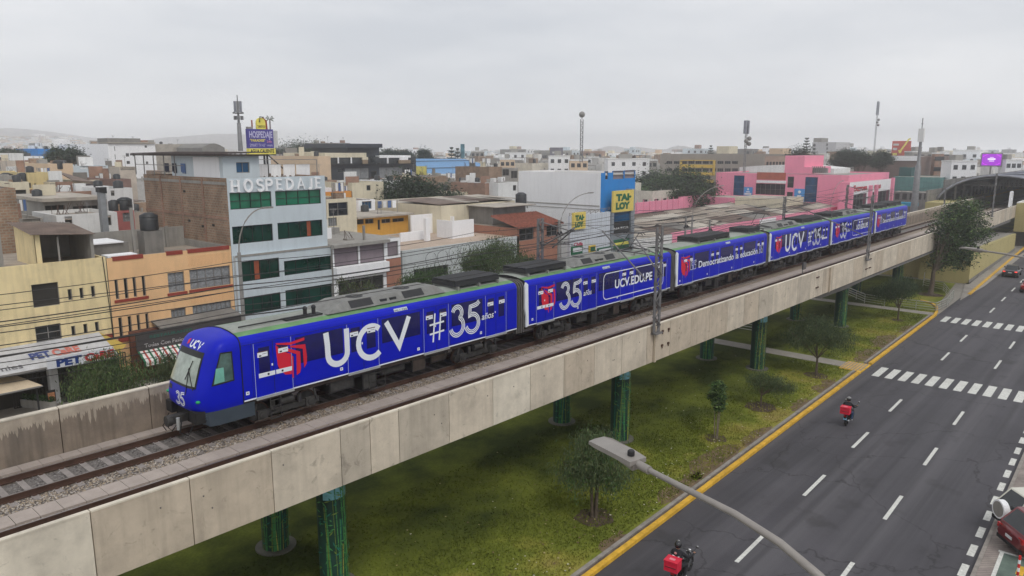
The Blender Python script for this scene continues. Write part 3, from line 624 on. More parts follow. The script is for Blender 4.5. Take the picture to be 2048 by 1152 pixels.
def rlouvre(car, x0, x1):      # long grey roof unit with sloped louvre panels
    b = MB(); b.prism([(x0 + .9, 25.5, 9.98), (x1 - .5, 25.5, 9.98), (x1 - .5, 26.7, 9.98), (x0 + .9, 26.7, 9.98)], (0, 0, -.3), m_roofk)
    b.add([(x0, 25.2, 9.62), (x1, 25.2, 9.62), (x1 - .5, 25.5, 9.98), (x0 + .9, 25.5, 9.98), (x0, 27.0, 9.62), (x1, 27.0, 9.62), (x1 - .5, 26.7, 9.98), (x0 + .9, 26.7, 9.98)], [(0, 1, 2, 3), (5, 4, 7, 6), (4, 0, 3, 7), (1, 5, 6, 2)], m_roofk)
    L_ = x1 - x0
    for u, v in ((.18, .36), (.62, .8)):
        a, c = x0 + L_ * u, x0 + L_ * v; b.quad((a, 25.24, 9.69), (c, 25.24, 9.69), (c, 25.47, 9.965), (a, 25.47, 9.965), m_vent)
    for u in (.3, .7):
        c = x0 + L_ * u; b.cyl((c, 26.1, 9.98), .38, .012, m_vent, 20); b.cyl((c, 26.1, 9.99), .12, .02, m_roofk, 12)
    for u in (.42, .5): b.box(x0 + L_ * u, x0 + L_ * u + .35, 25.28, 25.4, 9.7, 9.82, m_vent)
    P('roof_unit', b, car)
def rdark(car, x0, x1):        # dark slatted resistor boxes on feet
    b = MB()
    for y in [25.3 + .17 * k for k in range(10)]: b.box(x0, x1, y, y + .13, 9.98, 10.03, m_vent)
    b.box(x0, x1, 25.3, 26.95, 9.74, 9.96, m_vent)
    for x in (x0 + .1, (x0 + x1) / 2, x1 - .2): b.box(x, x + .1, 25.2, 27.0, 9.55, 9.74, m_roofk)
    P('roof_resistor', b, car)
def panto(car, xc):
    b = MB()
    for y in (25.5, 26.7): b.bar((xc - .9, y, 9.78), (xc + .9, y, 9.78), .06, m_vent)
    for x in (xc - .9, xc + .9): b.bar((x, 25.5, 9.78), (x, 26.7, 9.78), .06, m_vent)
    for y in (25.75, 26.45): b.tube([(xc + .8, y, 9.8), (xc - .9, y * .5 + 13.05, 10.1)], .03, m_vent, 6); b.tube([(xc - .9, y, 10.1), (xc + .1, y, 10.9)], .025, m_vent, 6)
    for x in (xc - .05, xc + .25): b.tube([(x, 25.35, 10.82), (x, 25.5, 10.93), (x, 26.7, 10.93), (x, 26.85, 10.82)], .028, m_vent, 6)
    for y in (25.4, 26.8):
        for x in (xc - .9, xc + .9): b.cyl((x, y, 9.6), .06, .2, m_roofk, 8)
    P('pantograph', b, car)
ident = lambda x: x
c1 = rail_car(12.9, 28.15, [(13.42, 14.95), (17.58, 19.15), (21.76, 23.28), (25.82, 27.3)], (14.75, 25.4))
decalsA(c1, ident)
cars = [(28.95, 43.85), (44.7, 59.45), (60.25, 74.3), (75.05, 88.5), (89.25, 102.0)]
CO = [c1]
for i, (a, c) in enumerate(cars):
    L_ = c - a; st = .8 * L_ / 14.9; pt = 4.03 * L_ / 14.9; w = 1.45 * L_ / 14.9
    CO.append(rail_car(a, c, [(a + st + pt * k, a + st + pt * k + w) for k in range(4)], (a + 2.7, c - 2.7)))
decalsB(CO[1], ident); decalsC(CO[2], ident)
decalsA(CO[3], lambda x: 61.35 + (x - 14.3) * .945); decalsB(CO[4], lambda x: 76.15 + (x - 30.16) * .90); decalsC(CO[5], lambda x: 89.7 + (x - 45.2) * .86)
for car, xs, lab in ((CO[0], 13.55, 0), (CO[1], 29.78, 0), (CO[3], 72.3, 0)):
    b = MB(); rect(b, xs, xs + .68, 7.83, 8.0, .0225, m_white); rect(b, xs + .72, xs + 1.4, 7.83, 8.0, .0225, m_white); rect(b, xs + .36, xs + .44, 7.87, 7.95, .023, m_blk); rect(b, xs + .95, xs + 1.03, 7.87, 7.95, .023, m_blk); P('door_stripe', b, car)
for car, x, t_ in ((CO[0], 20.1, 'ML1-220'), (CO[1], 35.9, 'MC-220'), (CO[2], 52.0, 'MC-231'), (CO[3], 67, 'ML1-231')):
    b = MB(); b.add([(x, YC - 1.328, 9.27), (x + .75, YC - 1.328, 9.27), (x + .75, YC - 1.262, 9.40), (x, YC - 1.262, 9.40)], [(0, 1, 2, 3)], m_film); b.xf(Matrix.Translation((0, -.012, .01))); P('number_plate', b, car)
    b = MB(); letter(b, t_, (x + .04, YC - 1.345, 9.292), (1, 0, 0), (0, .45, .89), .09, m_blk, width=.67); P('number', b, car)
rlouvre(CO[0], 17.0, 23.6); rdark(CO[0], 24.3, 27.4); rdark(CO[1], 29.5, 33.0); rlouvre(CO[1], 33.6, 39.0); panto(CO[1], 41.2)
rdark(CO[2], 48.5, 53.6); rdark(CO[2], 57.0, 59.2); rlouvre(CO[3], 62, 67.5); rdark(CO[3], 68.5, 73.5); rdark(CO[4], 76, 79.5); rlouvre(CO[4], 80, 85); rdark(CO[5], 91, 95); rdark(CO[5], 96, 101); panto(CO[3], 61.0)
b = MB()
for u, v in ((13.3, 16.4), (15.0, 15.1)): b.tube([(u, 25.55, 9.7), (v, 25.55, 9.7)], .03, m_vent, 6)
for x in (16.2, 16.6): b.cyl((x, 25.6, 9.6), .08, .28, m_vent, 8); b.ball((x, 25.6, 9.95), .1, m_vent, 8, 6)
b.box(15.2, 16.9, 25.4, 25.8, 9.63, 9.68, m_vent); P('roof_aerials', b, CO[0])
for (a, c) in ((28.15, 28.95), (43.85, 44.7), (59.45, 60.25), (74.3, 75.05), (88.5, 89.25)):
    b = MB(); n = 9; w = (c - a) / n
    for k in range(n):
        x = a + w * k; wd = 1.24 if k % 2 else 1.19
        pr = [(-wd, 6.75), (-wd, 9.2), (-wd + .12, 9.4), (-wd + .4, 9.52), (wd - .4, 9.52), (wd - .12, 9.4), (wd, 9.2), (wd, 6.75)]
        b.prism([(x, YC + u, z) for u, z in pr], (w + .001, 0, 0), m_bell if k % 2 else m_under)
    b.box(a + .1, c - .1, 25.6, 26.6, 6.3, 6.75, m_under); P('bellows', b, TR)
    b = MB(); b.prism([(c - .05, YC - 1.36, 7.02), (c + .16, YC - 1.36, 7.06), (c + .10, YC - 1.36, 9.3), (c - .06, YC - 1.36, 9.42), (c - .14, YC - 1.36, 9.2), (c - .14, YC - 1.36, 8.0), (c - .04, YC - 1.36, 7.6)], (0, .1, 0), m_white); P('end_trim', b, TR)
# cab nose
ROW = [(1.30, 6.98, 7.0, 11.22), (1.35, 7.15, 7.15, 11.10), (1.35, 7.45, 7.45, 11.08), (1.35, 7.75, 7.75, 11.14), (1.35, 8.0, 8.0, 11.25), (1.35, 8.5, 8.5, 11.47), (1.35, 9.0, 8.98, 11.70), (1.345, 9.15, 9.12, 11.78), (1.325, 9.29, 9.26, 11.88), (1.26, 9.41, 9.38, 12.0), (1.14, 9.49, 9.48, 12.16), (.98, 9.545, 9.54, 12.32), (.6, 9.61, 9.60, 12.55), (.3, 9.64, 9.635, 12.7), (0.02, 9.66, 9.655, 12.85)]
EX, EY = .34, .56
def nose_pt(j, a, k=0):
    w, zs, zf, xf = ROW[j]; ca, sa = abs(math.cos(R(a))), abs(math.sin(R(a)))
    return (12.9 - (12.9 - xf) * ca ** EX, YC + (1 if a > 0 else -1) * w * sa ** EY, zf + (zs - zf) * sa)
def nose_at(y, z, k=.012):      # point of the nose at side position y and height z
    j = max(i for i in range(len(ROW) - 1) if ROW[i][2] <= z) if z > ROW[0][2] else 0
    u = (z - ROW[j][2]) / (ROW[j + 1][2] - ROW[j][2]); w = ROW[j][0] + (ROW[j + 1][0] - ROW[j][0]) * u; xf = ROW[j][3] + (ROW[j + 1][3] - ROW[j][3]) * u
    s = min(1, abs(y - YC) / w) ** (1 / EY); return (12.9 - (12.9 - xf) * max(0, math.sqrt(1 - s * s)) ** EX - k, y, z + k * .3)
def nose_side(x, z, k=.012, sg=-1):
    j = max(i for i in range(len(ROW) - 1) if ROW[i][2] <= z); u = (z - ROW[j][2]) / (ROW[j + 1][2] - ROW[j][2]); w = ROW[j][0] + (ROW[j + 1][0] - ROW[j][0]) * u; xf = ROW[j][3] + (ROW[j + 1][3] - ROW[j][3]) * u
    ca = min(1, max(0, (12.9 - x) / (12.9 - xf))) ** (1 / EX); return (x - k * .3, YC + sg * (w * math.sqrt(1 - ca * ca) ** EY + k), z)
b = MB(); AN = [-90, -88, -85, -80, -74, -68, -62, -55, -48, -40, -30, -20, -10, -4, 4, 10, 20, 30, 40, 48, 55, 62, 68, 74, 80, 85, 88, 90]
vs = [nose_pt(j, a) for j in range(len(ROW)) for a in AN]; n = len(AN)
for j in range(len(ROW) - 1):
    b.add([], [], m_blue)
b.add(vs, [(j * n + i, (j + 1) * n + i, (j + 1) * n + i + 1, j * n + i + 1) for j in range(len(ROW) - 1) for i in range(n - 1)], m_blue, True)
b.add([nose_pt(0, a) for a in AN], [tuple(range(n))], m_under); NO = P('cab', b, TR)
b = MB()
for p, q in zip([(-w, z) for w, z in PROF] + [(w, z) for w, z in PROF[::-1]], ([(-w, z) for w, z in PROF] + [(w, z) for w, z in PROF[::-1]])[1:]):
    b.bar((12.9, YC + p[0] * 1.003, p[1] + .004), (12.9, YC + q[0] * 1.003, q[1] + .004), .035, m_blk)
P('seam', b, NO)
def patch(name, ys, zs, k, m, par):
    b = MB(); ny, nz = 14, 8; vs = []
    for j in range(nz + 1):
        for i in range(ny + 1):
            u, v = i / ny, j / nz; z = zs[0] + (zs[1] - zs[0]) * v; w = ys[0] + (ys[1] - ys[0]) * v; vs.append(nose_at(YC - w + 2 * w * u, z, k))
    b.add(vs, [(j * (ny + 1) + i, j * (ny + 1) + i + 1, (j + 1) * (ny + 1) + i + 1, (j + 1) * (ny + 1) + i) for j in range(nz) for i in range(ny)], m, True); return P(name, b, par)
ws = patch('windscreen', (1.02, .88), (7.86, 9.08), .012, m_blk, NO)
patch('windscreen_glass', (.95, .82), (7.94, 8.88), .02, m_wind, NO)
b = MB(); b.tube([nose_at(25.15, 7.82, .04), nose_at(25.75, 8.45, .05)], .018, m_blk, 6); b.tube([nose_at(25.75, 8.1, .05), nose_at(25.65, 8.75, .05)], .016, m_blk, 6); b.tube([nose_at(25.5, 7.62, .03), nose_at(25.72, 8.5, .06)], .014, m_blk, 6); P('wiper', b, NO)
def spatch(name, q, k, m, nn=6):
    b = MB(); vs = []
    for j in range(nn + 1):
        for i in range(nn + 1):
            u, v = i / nn, j / nn; x = (q[0][0] * (1 - u) + q[1][0] * u) * (1 - v) + (q[3][0] * (1 - u) + q[2][0] * u) * v; z = (q[0][1] * (1 - u) + q[1][1] * u) * (1 - v) + (q[3][1] * (1 - u) + q[2][1] * u) * v
            vs.append(nose_side(x, z, k))
    b.add(vs, [(j * (nn + 1) + i, j * (nn + 1) + i + 1, (j + 1) * (nn + 1) + i + 1, (j + 1) * (nn + 1) + i) for j in range(nn) for i in range(nn)], m, True); return P(name, b, NO)
spatch('side_window', [(11.74, 7.93), (12.6, 7.97), (12.58, 9.08), (12.14, 9.10)], .008, m_blk)
spatch('side_window_glass', [(11.80, 7.98), (12.55, 8.02), (12.53, 9.03), (12.17, 9.05)], .014, m_glassg)
spatch('side_window_glass', [(11.84, 8.0), (12.22, 8.03), (12.22, 8.55), (11.95, 8.55)], .019, m_cab)
b = MB()
for pth in ([(.0, 1), (.0, .45)] + arc(.3, .35, .3, .32, 180, 360, 8) + [(.6, 1)], arc(1.15, .5, .36, .48, 50, 310, 12), [(1.6, 1), (1.98, .05), (2.36, 1)]):
    stroke(b, [(26.35 - x * .33, 9.14 + z * .22) for x, z in pth], .055, lambda y, z: nose_at(y, z, .016), m_white)
P('lettering', b, NO)
b = MB(); stroke(b, [(26.62, 9.34), (26.55, 9.2)], .14, lambda y, z: nose_at(y, z, .016), m_red); P('emblem', b, NO)
b = MB()
for o_ in (0, .34):
    pth = (arc(.12, .3, .12, .1, 160, -60, 6) + arc(.12, .1, .14, .12, 60, -160, 6)) if o_ == 0 else [(.26, .42), (.05, .4), (.03, .24)] + arc(.12, .11, .14, .13, 100, -160, 8)
    for d in (-.03, .03): stroke(b, [(26.2 - x - o_, 7.22 + z) for x, z in offs(pth, d)], .035, lambda y, z: nose_at(y, z, .014), m_white)
P('lettering', b, NO)
b = MB(); b.quad(nose_at(26.9, 7.62, .014), nose_at(26.6, 7.62, .014), nose_at(26.6, 7.78, .014), nose_at(26.9, 7.78, .014), m_blk); P('grille', b, NO)
b = MB(); p_ = nose_side(11.30, 7.42, .0); b.ball((p_[0], p_[1], p_[2]), .085, M('green_marker_lamp', (.02, .35, .12), rough=.2), 12, 8, sz=.7); P('headlight', b, NO)
b = MB(); p_ = nose_at(27.1, 7.42, 0); b.ball((p_[0], p_[1], p_[2]), .085, MATS['green_marker_lamp'], 12, 8, sz=.7); P('headlight', b, NO)
b = MB()
for sg in (-1, 1):
    an = [sg * a for a in (90, 86, 80, 72, 62, 52, 44)]
    hi = [nose_pt(0, a) for a in an]; lo = [(x + .05 * (a_ < 80), YC + (y - YC) * .98, 6.42 + (.1 if abs(a_) < 60 else 0)) for (x, y, z), a_ in zip(hi, [abs(a) for a in an])]
    hi = [(13.35, hi[0][1], 6.97)] + [(x - .0, y, 6.98) for x, y, z in hi]; lo = [(13.35, lo[0][1], 6.42)] + lo
    n = len(hi); b.add(hi + lo, [(i, i + 1, n + i + 1, n + i) for i in range(n - 1)], m_skirt)
    for z in (6.9, 6.82, 6.74): b.tube([hi[-1][:2] + (z,), (hi[-2][0] - .04, hi[-2][1], z), (hi[-3][0] - .03, hi[-3][1], z)], .035, m_skirt, 6)
    b.box(11.15, 11.5, YC + sg * .75, YC + sg * 1.2, 6.62, 7.05, m_under); P('bumper', b, NO); b = MB()
b = MB(); b.box(10.72, 11.6, 25.95, 26.25, 6.5, 6.78, m_bogie); b.tube([(10.6, 26.1, 6.62), (10.78, 26.1, 6.62)], .2, m_bogie, 10); b.tube([(10.9, 25.8, 6.3), (10.9, 25.8, 6.75)], .07, m_step, 8)
b.tube([(11.0, 26.4, 6.7), (10.8, 26.45, 6.25), (10.95, 26.5, 6.05), (11.2, 26.4, 6.4)], .02, m_blk, 6); b.tube([(11.0, 25.7, 6.7), (10.85, 25.6, 6.25), (11.1, 25.5, 6.1), (11.3, 25.5, 6.4)], .025, m_blk, 6); b.tube([(11.1, 27.0, 6.6), (10.85, 27.02, 6.15), (10.95, 27.0, 5.95)], .02, m_blk, 6)
b.box(11.35, 11.9, 25.3, 26.9, 6.45, 6.95, m_under); b.box(11.6, 13.2, 25.0, 27.2, 6.5, 7.0, m_under); P('coupler', b, NO)
b = MB()
for x in (13.95, 14.38): b.bar((x, 24.72, 6.1), (x, 24.72, 7.02), .03, m_bogie)
for z in (6.12, 6.36, 6.6, 6.84): b.bar((13.95, 24.72, z), (14.38, 24.72, z), .03, m_bogie)
P('ladder', b, CO[0])
# ---------------------------------------------------------------- buildings
m_glass = M('dark_window_glass', (.018, .022, .026), rough=.12, sc=.9, var=.5, spec=.6)
m_gglass = M('green_tinted_glass', (.003, .035, .024), rough=.08, sc=.5, var=.7, spec=.6)
m_gglass2 = M('bright_green_tinted_glass', (.008, .13, .07), rough=.08, sc=.6, var=.5, spec=.6)
m_bglass = M('blue_tinted_glass', (.01, .07, .16), rough=.1, sc=.6, var=.5)
m_curt = M('net_curtain', (.24, .25, .26), sc=9, var=.45)
m_frm = M('grey_window_frame', (.22, .21, .20), rough=.6)
m_frw = M('white_window_frame', (.55, .55, .54), rough=.6)
m_blkf = M('black_iron', (.02, .02, .022), rough=.6)
m_open = M('dark_interior', (.03, .028, .026), sc=1, var=.5)
m_yelw = M('yellow_render', (.66, .53, .27), sc=.5, var=.1, streak=.28, grime=.2)
m_yh = M('warm_yellow_render', (.80, .655, .37), sc=.5, var=.1, streak=.3, grime=.25)
m_cream = M('cream_render', (.66, .595, .45), sc=.5, var=.1, streak=.2, grime=.18)
m_oran = M('peach_render', (.80, .50, .26), sc=.5, var=.08, streak=.12, grime=.1)
m_redt = M('red_trim', (.27, .045, .03), rough=.7)
m_ltbl = M('pale_blue_render', (.53, .59, .625), sc=.4, var=.06, streak=.12)
m_whw = M('whitewash', (.72, .72, .71), sc=.5, var=.08, streak=.2, grime=.15)
m_whw2 = M('bright_white_paint', (.84, .84, .85), sc=.3, var=.04, streak=.1)
m_brick = brickmat('rough_brick', (.33, .20, .125), (.24, .145, .09), (.30, .245, .19), w=.42, h=.20, msize=.035)
m_brick2 = brickmat('reddish_brick', (.36, .17, .11), (.29, .14, .09), (.3, .25, .2), w=.3, h=.12)
m_cgrey = M('bare_concrete', (.30, .285, .26), sc=.7, var=.2, streak=.3, grime=.35)
m_cdark = M('weathered_cement', (.20, .19, .175), sc=.7, var=.3, streak=.3, grime=.4)
m_roofd = M('dusty_roof', (.34, .29, .24), sc=.4, var=.3, grime=.5, bump=.3, bsc=3)
m_pinkw = M('pink_render', (.84, .29, .41), sc=.4, var=.06, streak=.15, grime=.08)
m_brtw = M('terracotta_wall', (.36, .17, .115), sc=.7, var=.12, streak=.1)
m_bluew = M('bright_blue_paint', (.02, .22, .60), sc=.4, var=.08, streak=.1)
m_tin = M('rusty_tin_roof', (.15, .11, .09), sc=.8, var=.4, grime=.4)
m_tin2 = M('fibre_cement_roof', (.38, .34, .29), sc=.6, var=.3, grime=.6)
m_ochre = M('ochre_render', (.62, .33, .06), sc=.5, var=.1, streak=.2)
m_tank = M('black_water_tank', (.03, .032, .035), rough=.5)
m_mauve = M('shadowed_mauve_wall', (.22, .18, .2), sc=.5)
GL = {'glass': m_glass, 'green': m_gglass, 'green2': m_gglass2, 'blue': m_bglass, 'curtain': m_curt, 'open': m_open, 'mauve': m_mauve}
def pt(face, plane, a, z, d=0): return (a, plane + d, z) if face == 'S' else (plane + d, a, z)
def wall(b, face, plane, a0, a1, z0, z1, holes, m, dep=.16):
    if a0 > a1: a0, a1 = a1, a0
    As = sorted({a0, a1} | {min(max(v, a0), a1) for h in holes for v in h[:2]}); Zs = sorted({z0, z1} | {min(max(v, z0), z1) for h in holes for v in h[2:4]})
    for p, q in zip(As, As[1:]):
        for u, v in zip(Zs, Zs[1:]):
            if q - p < 1e-4 or v - u < 1e-4: continue
            ca, cz = (p + q) / 2, (u + v) / 2
            if any(h[0] < ca < h[1] and h[2] < cz < h[3] for h in holes): continue
            b.quad(pt(face, plane, p, u), pt(face, plane, q, u), pt(face, plane, q, v), pt(face, plane, p, v), m)
    for h in holes:
        p, q, u, v = h[:4]
        for (a, c), (e, f) in (((p, u), (q, u)), ((p, v), (q, v)), ((p, u), (p, v)), ((q, u), (q, v))):
            b.quad(pt(face, plane, a, c), pt(face, plane, e, f), pt(face, plane, e, f, dep), pt(face, plane, a, c, dep), m)
def window(par, face, plane, h, dep=.16):
    p, q, u, v = h[:4]; kind = h[4] if len(h) > 4 else 'glass'; nv = h[5] if len(h) > 5 else 1; nh = h[6] if len(h) > 6 else 0; fm = h[7] if len(h) > 7 else m_frm
    b = MB(); w = .05
    def bar(a, c, e, f): 
        if face == 'S': b.box(a, c, plane + dep - .07, plane + dep - .012, e, f, fm)
        else: b.box(plane + dep - .07, plane + dep - .012, a, c, e, f, fm)
    if kind in ('open', 'mauve'): w = .03
    bar(p, q, u, u + w); bar(p, q, v - w, v); bar(p, p + w, u + w, v - w); bar(q - w, q, u + w, v - w)
    for i in range(1, nv + 1): a = p + (q - p) * i / (nv + 1); bar(a - w / 2.5, a + w / 2.5, u + w, v - w)
    for i in range(1, nh + 1): a = u + (v - u) * i / (nh + 1); bar(p + w, q - w, a - w / 3, a + w / 3)
    o = P('window' if kind not in ('open', 'mauve') else 'opening', b, par)
    d = dep if kind not in ('open', 'mauve') else dep
    b = MB(); b.quad(pt(face, plane, p, u, d), pt(face, plane, q, u, d), pt(face, plane, q, v, d), pt(face, plane, p, v, d), GL[kind]); P('pane' if kind not in ('open', 'mauve') else 'interior', b, o)
    return o
m_nav2 = M('washed_blue_cloth', (.08, .14, .30))
def building(name, label, X0, X1, Y0, Y1, z, mw, mr=None, S=(), Wd=(), cat='building', par=.35, ms=None, z0=0, pw=.15, group=None, roofname='roof'):
    t = T(name, label, cat, ((X0 + X1) / 2, (Y0 + Y1) / 2, z0), group=group); ms = ms or mw; mr = mr or m_roofd
    b = MB(); zr = z - par
    wall(b, 'S', Y0, X0, X1, z0, z, S, mw); wall(b, 'W', X0, Y0, Y1, z0, z, Wd, ms)
    b.quad((X1, Y0, z0), (X1, Y1, z0), (X1, Y1, z), (X1, Y0, z), ms); b.quad((X0, Y1, z0), (X1, Y1, z0), (X1, Y1, z), (X0, Y1, z), ms)
    if par > 0.01:
        o = [(X0, Y0), (X1, Y0), (X1, Y1), (X0, Y1)]; i_ = [(X0 + pw, Y0 + pw), (X1 - pw, Y0 + pw), (X1 - pw, Y1 - pw), (X0 + pw, Y1 - pw)]
        for k in range(4):
            a, c, d, e = o[k], o[(k + 1) % 4], i_[(k + 1) % 4], i_[k]
            b.quad((*a, z), (*c, z), (*d, z), (*e, z), ms); b.quad((*e, z), (*d, z), (*d, zr), (*e, zr), ms)
    P('wall', b, t)
    b = MB(); b.box(X0 + .02, X1 - .02, Y0 + .02, Y1 - .02, zr - .12, zr, mr); P(roofname, b, t)
    for h in S: window(t, 'S', Y0, h)
    for h in Wd: window(t, 'W', X0, h)
    return t
def hS(tl, br, Y, *k):
    a, v = fy(*tl, Y); c, u = fy(*br, Y); return (a, c, u, v) + k
def hW(tl, br, X, *k):        # on a wall facing the left of the picture: the left edge is the farther one
    a, v = fx(*tl, X); c, u = fx(*br, X); return (c, a, u, v) + k
z1 = lambda x, y: (x / 3.84, 160 + y / 3.84)
z2 = lambda x, y: (x / 3.6, 440 + y / 3.6)
z4 = lambda x, y: (440 + x / 3.84, 160 + y / 3.84)
z5 = lambda x, y: (440 + x / 3.6, 440 + y / 3.6)
z6 = lambda x, y: (940 + x / 3.84, 200 + y / 3.84)
z7 = lambda x, y: (1400 + x / 4.114, 180 + y / 4.114)
z8 = lambda x, y: (640 + x / 4.876, 400 + y / 4.876)
zs = lambda x, y: (1700 + x / 4.115, 180 + y / 4.115)
YF = 54.0
def clutter(par, X0, X1, Y0, Y1, z, n, seed):
    q = random.Random(seed)
    for i in range(n):
        x, y = q.uniform(X0 + .6, X1 - .6), q.uniform(Y0 + .6, Y1 - .6); k = q.random(); b = MB()
        if k < .22: b.box(x - .5, x + .5, y - .4, y + .4, z, z + q.uniform(.3, .9), q.choice((m_cgrey, m_brick, m_whw))); P('roof_box', b, par)
        elif k < .40:
            for s in range(5): b.bar((x + q.uniform(-.4, .4), y + q.uniform(-.3, .3), z), (x + q.uniform(-.4, .4), y + q.uniform(-.3, .3), z + q.uniform(.6, 1.1)), .03, m_rust)
            b.box(x - .4, x + .4, y - .3, y + .3, z, z + .15, m_cgrey); P('rebar_stub', b, par)
        elif k < .52: b.bar((x - 1, y, z + .05), (x + 1, y + q.uniform(-1, 1), z + .12), .2, m_tin, .06); P('plank', b, par)
        elif k < .72: l = min(1.6, (X1 - X0) * .2); b.box(x - l, x + l, y, y + .14, z, z + q.uniform(.8, 1.9), q.choice((m_brick2, m_cgrey, m_whw, m_cdark, m_cream))); P('roof_partition', b, par)
        elif k < .84: h = q.uniform(1.2, 2.6); b.bar((x, y, z), (x, y, z + h), .04, m_frm); [b.bar((x - .4 + .07 * j, y, z + h - .12 * j), (x + .4 - .07 * j, y, z + h - .12 * j), .025, m_frm) for j in range(4)]; P('aerial', b, par)
        elif k < .97: r = q.uniform(.38, .5); b.tube([(x, y, z), (x, y, z + r * 1.9), (x, y, z + r * 2.2)], [r, r, r * .4], m_tank, 12); P('roof_tank', b, par)
        else:
            l = min(1.5, (X1 - X0) * .2); b.bar((x - l, y, z), (x - l, y, z + 1.7), .05, m_frm); b.bar((x + l, y, z), (x + l, y, z + 1.7), .05, m_frm); b.bar((x - l, y, z + 1.65), (x + l, y, z + 1.65), .02, m_frm)
            for j in range(4): a = x - l + .1 + j * l * .48; b.box(a, a + l * .36, y - .01, y + .01, z + q.uniform(.7, 1.0), z + 1.63, q.choice((m_whw2, m_nav2, m_whw, m_cgrey)))
            P('washing_line', b, par)
def tank(x, y, z, label, r=.55, h=1.2, m=m_tank, stand=.5):
    t = T('water_tank', label, 'water tank', (x, y, z), group='rooftop water tanks'); b = MB(); b.tube([(x, y, z + stand), (x, y, z + stand + h * .85), (x, y, z + stand + h)], [r, r, r * .45], m, 16)
    for k in range(4): b.tube([(x, y, z + stand + h * (.15 + .2 * k)), (x, y, z + stand + h * (.18 + .2 * k))], r * 1.03, m, 16)
    P('tank', b, t); b = MB()
    if stand > .1: b.box(x - r, x + r, y - r, y + r, z + stand - .1, z + stand - .003, m_cgrey); [b.box(x + dx * r * .8 - .06, x + dx * r * .8 + .06, y + dy * r * .8 - .06, y + dy * r * .8 + .06, z, z + stand - .1, m_cgrey) for dx in (-1, 1) for dy in (-1, 1)]; P('stand', b, t)
# yellow house
S_ = [hS((62, 570), (121, 609), YF, 'open', 0), hS(z2(250, 770), z2(455, 905), YF, 'glass', 1, 2)]
for a, c in (((485, 500), (525, 576)), ((570, 490), (607, 565)), ((653, 477), (690, 553)), ((511, 765), (549, 832)), ((598, 750), (636, 815)), ((682, 735), (718, 800))): S_.append(hS(z2(*a), z2(*c), YF, 'glass', 0))
ty = building('yellow_house', 'two-storey pale yellow stained house with three small slit windows above pet shop', 3.0, 18.9, YF, 66, 9.05, m_yh, S=S_, par=.25)
b = MB(); b.add([(14.9, 54.3, 8.8), (14.9, 54.3, 10.9), (14.9, 58.5, 11.3), (14.9, 58.5, 8.8)], [(0, 1, 2, 3)], m_yh); b.box(14.9, 15.2, 54.3, 54.45, 8.8, 10.9, m_yh); b.box(15.0, 18.3, 58.3, 58.5, 8.8, 11.2, m_cdark); b.box(18.15, 18.35, 54.3, 58.5, 8.8, 10.7, m_cgrey); b.box(16.2, 16.3, 54.4, 54.5, 8.8, 10.6, m_cgrey); P('stair_room', b, ty)
b = MB()
for k in range(22):
    x = 14.6 + k * .175; b.prism([(x, 53.9, 10.92 - k * .012), (x + .09, 53.9, 10.97 - k * .012), (x + .175, 53.9, 10.92 - k * .012)], (0, 4.9, .48), m_tin)
P('corrugated_roof', b, ty)
clutter(ty, 4, 14, 56, 65, 8.8, 6, 3)
b = MB(); b.box(11.9, 12.15, 57, 57.25, 8.8, 11.2, m_cgrey); b.box(13.0, 13.3, 55.2, 55.5, 8.8, 12.0, m_cgrey); P('concrete_post', b, ty)
b = MB(); a, zt = fy(*z2(607, 850), YF); c, zb = fy(*z2(770, 940), YF); b.box(a, 18.88, 53.95, 53.998, 0, zt, m_redt); pts = arc((a + c) / 2 + .15, 2.2, .85, 1.25, 0, 180, 10); b.prism([(x, 53.94, z) for x, z in [(pts[-1][0], .1)] + pts[::-1] + [(pts[0][0], .1)]], (0, .008, 0), m_blkf); P('doorway', b, ty)
# pet shop signs, canopy, gates in front of the yellow house
m_sgnw = M('sign_white', (.68, .69, .72), rough=.5, var=.03)
m_nav = M('sign_navy_blue', (.01, .045, .22), rough=.5); m_srd = M('sign_red', (.5, .01, .03), rough=.5); m_sgy = M('sign_yellow', (.72, .50, .05), rough=.5); m_sgr = M('sign_dark_green', (.006, .12, .05), rough=.5); m_pkr = M('sign_faded_red', (.55, .16, .13), rough=.5)
def board(name, label, X0, X1, z0, z1, Y, m, texts, cat='sign', th=.15, par=None, frame=None):
    """a flat sign with its writing; texts: (string, x offset, z offset, height, width, material, bold)"""
    t = par or T(name, label, cat, ((X0 + X1) / 2, Y, z0)); b = MB(); b.box(X0, X1, Y, Y + th, z0, z1, m); P('board', b, t)
    if frame: b = MB(); [b.box(*q, frame) for q in ((X0 - .06, X1 + .06, Y - .03, Y + th, z0 - .06, z0), (X0 - .06, X1 + .06, Y - .03, Y + th, z1, z1 + .06), (X0 - .06, X0, Y - .03, Y + th, z0, z1), (X1, X1 + .06, Y - .03, Y + th, z0, z1))]; P('frame', b, t)
    for s, xo, zo, h, w, mm, bo in texts:
        b = MB(); letter(b, s, (X0 + xo, Y - .012, z0 + zo), (1, 0, 0), (0, 0, 1), h, mm, width=w, bold=bo); P('lettering', b, t)
    return t
xa, za = fy(3, 735, 51.5); xb, zb_ = fy(166, 672, 51.5)
b = MB(); ta = T('shop_canopy', 'sloping white shop canopy with faded pet shop lettering', 'canopy', (14, 52.5, 2.8))
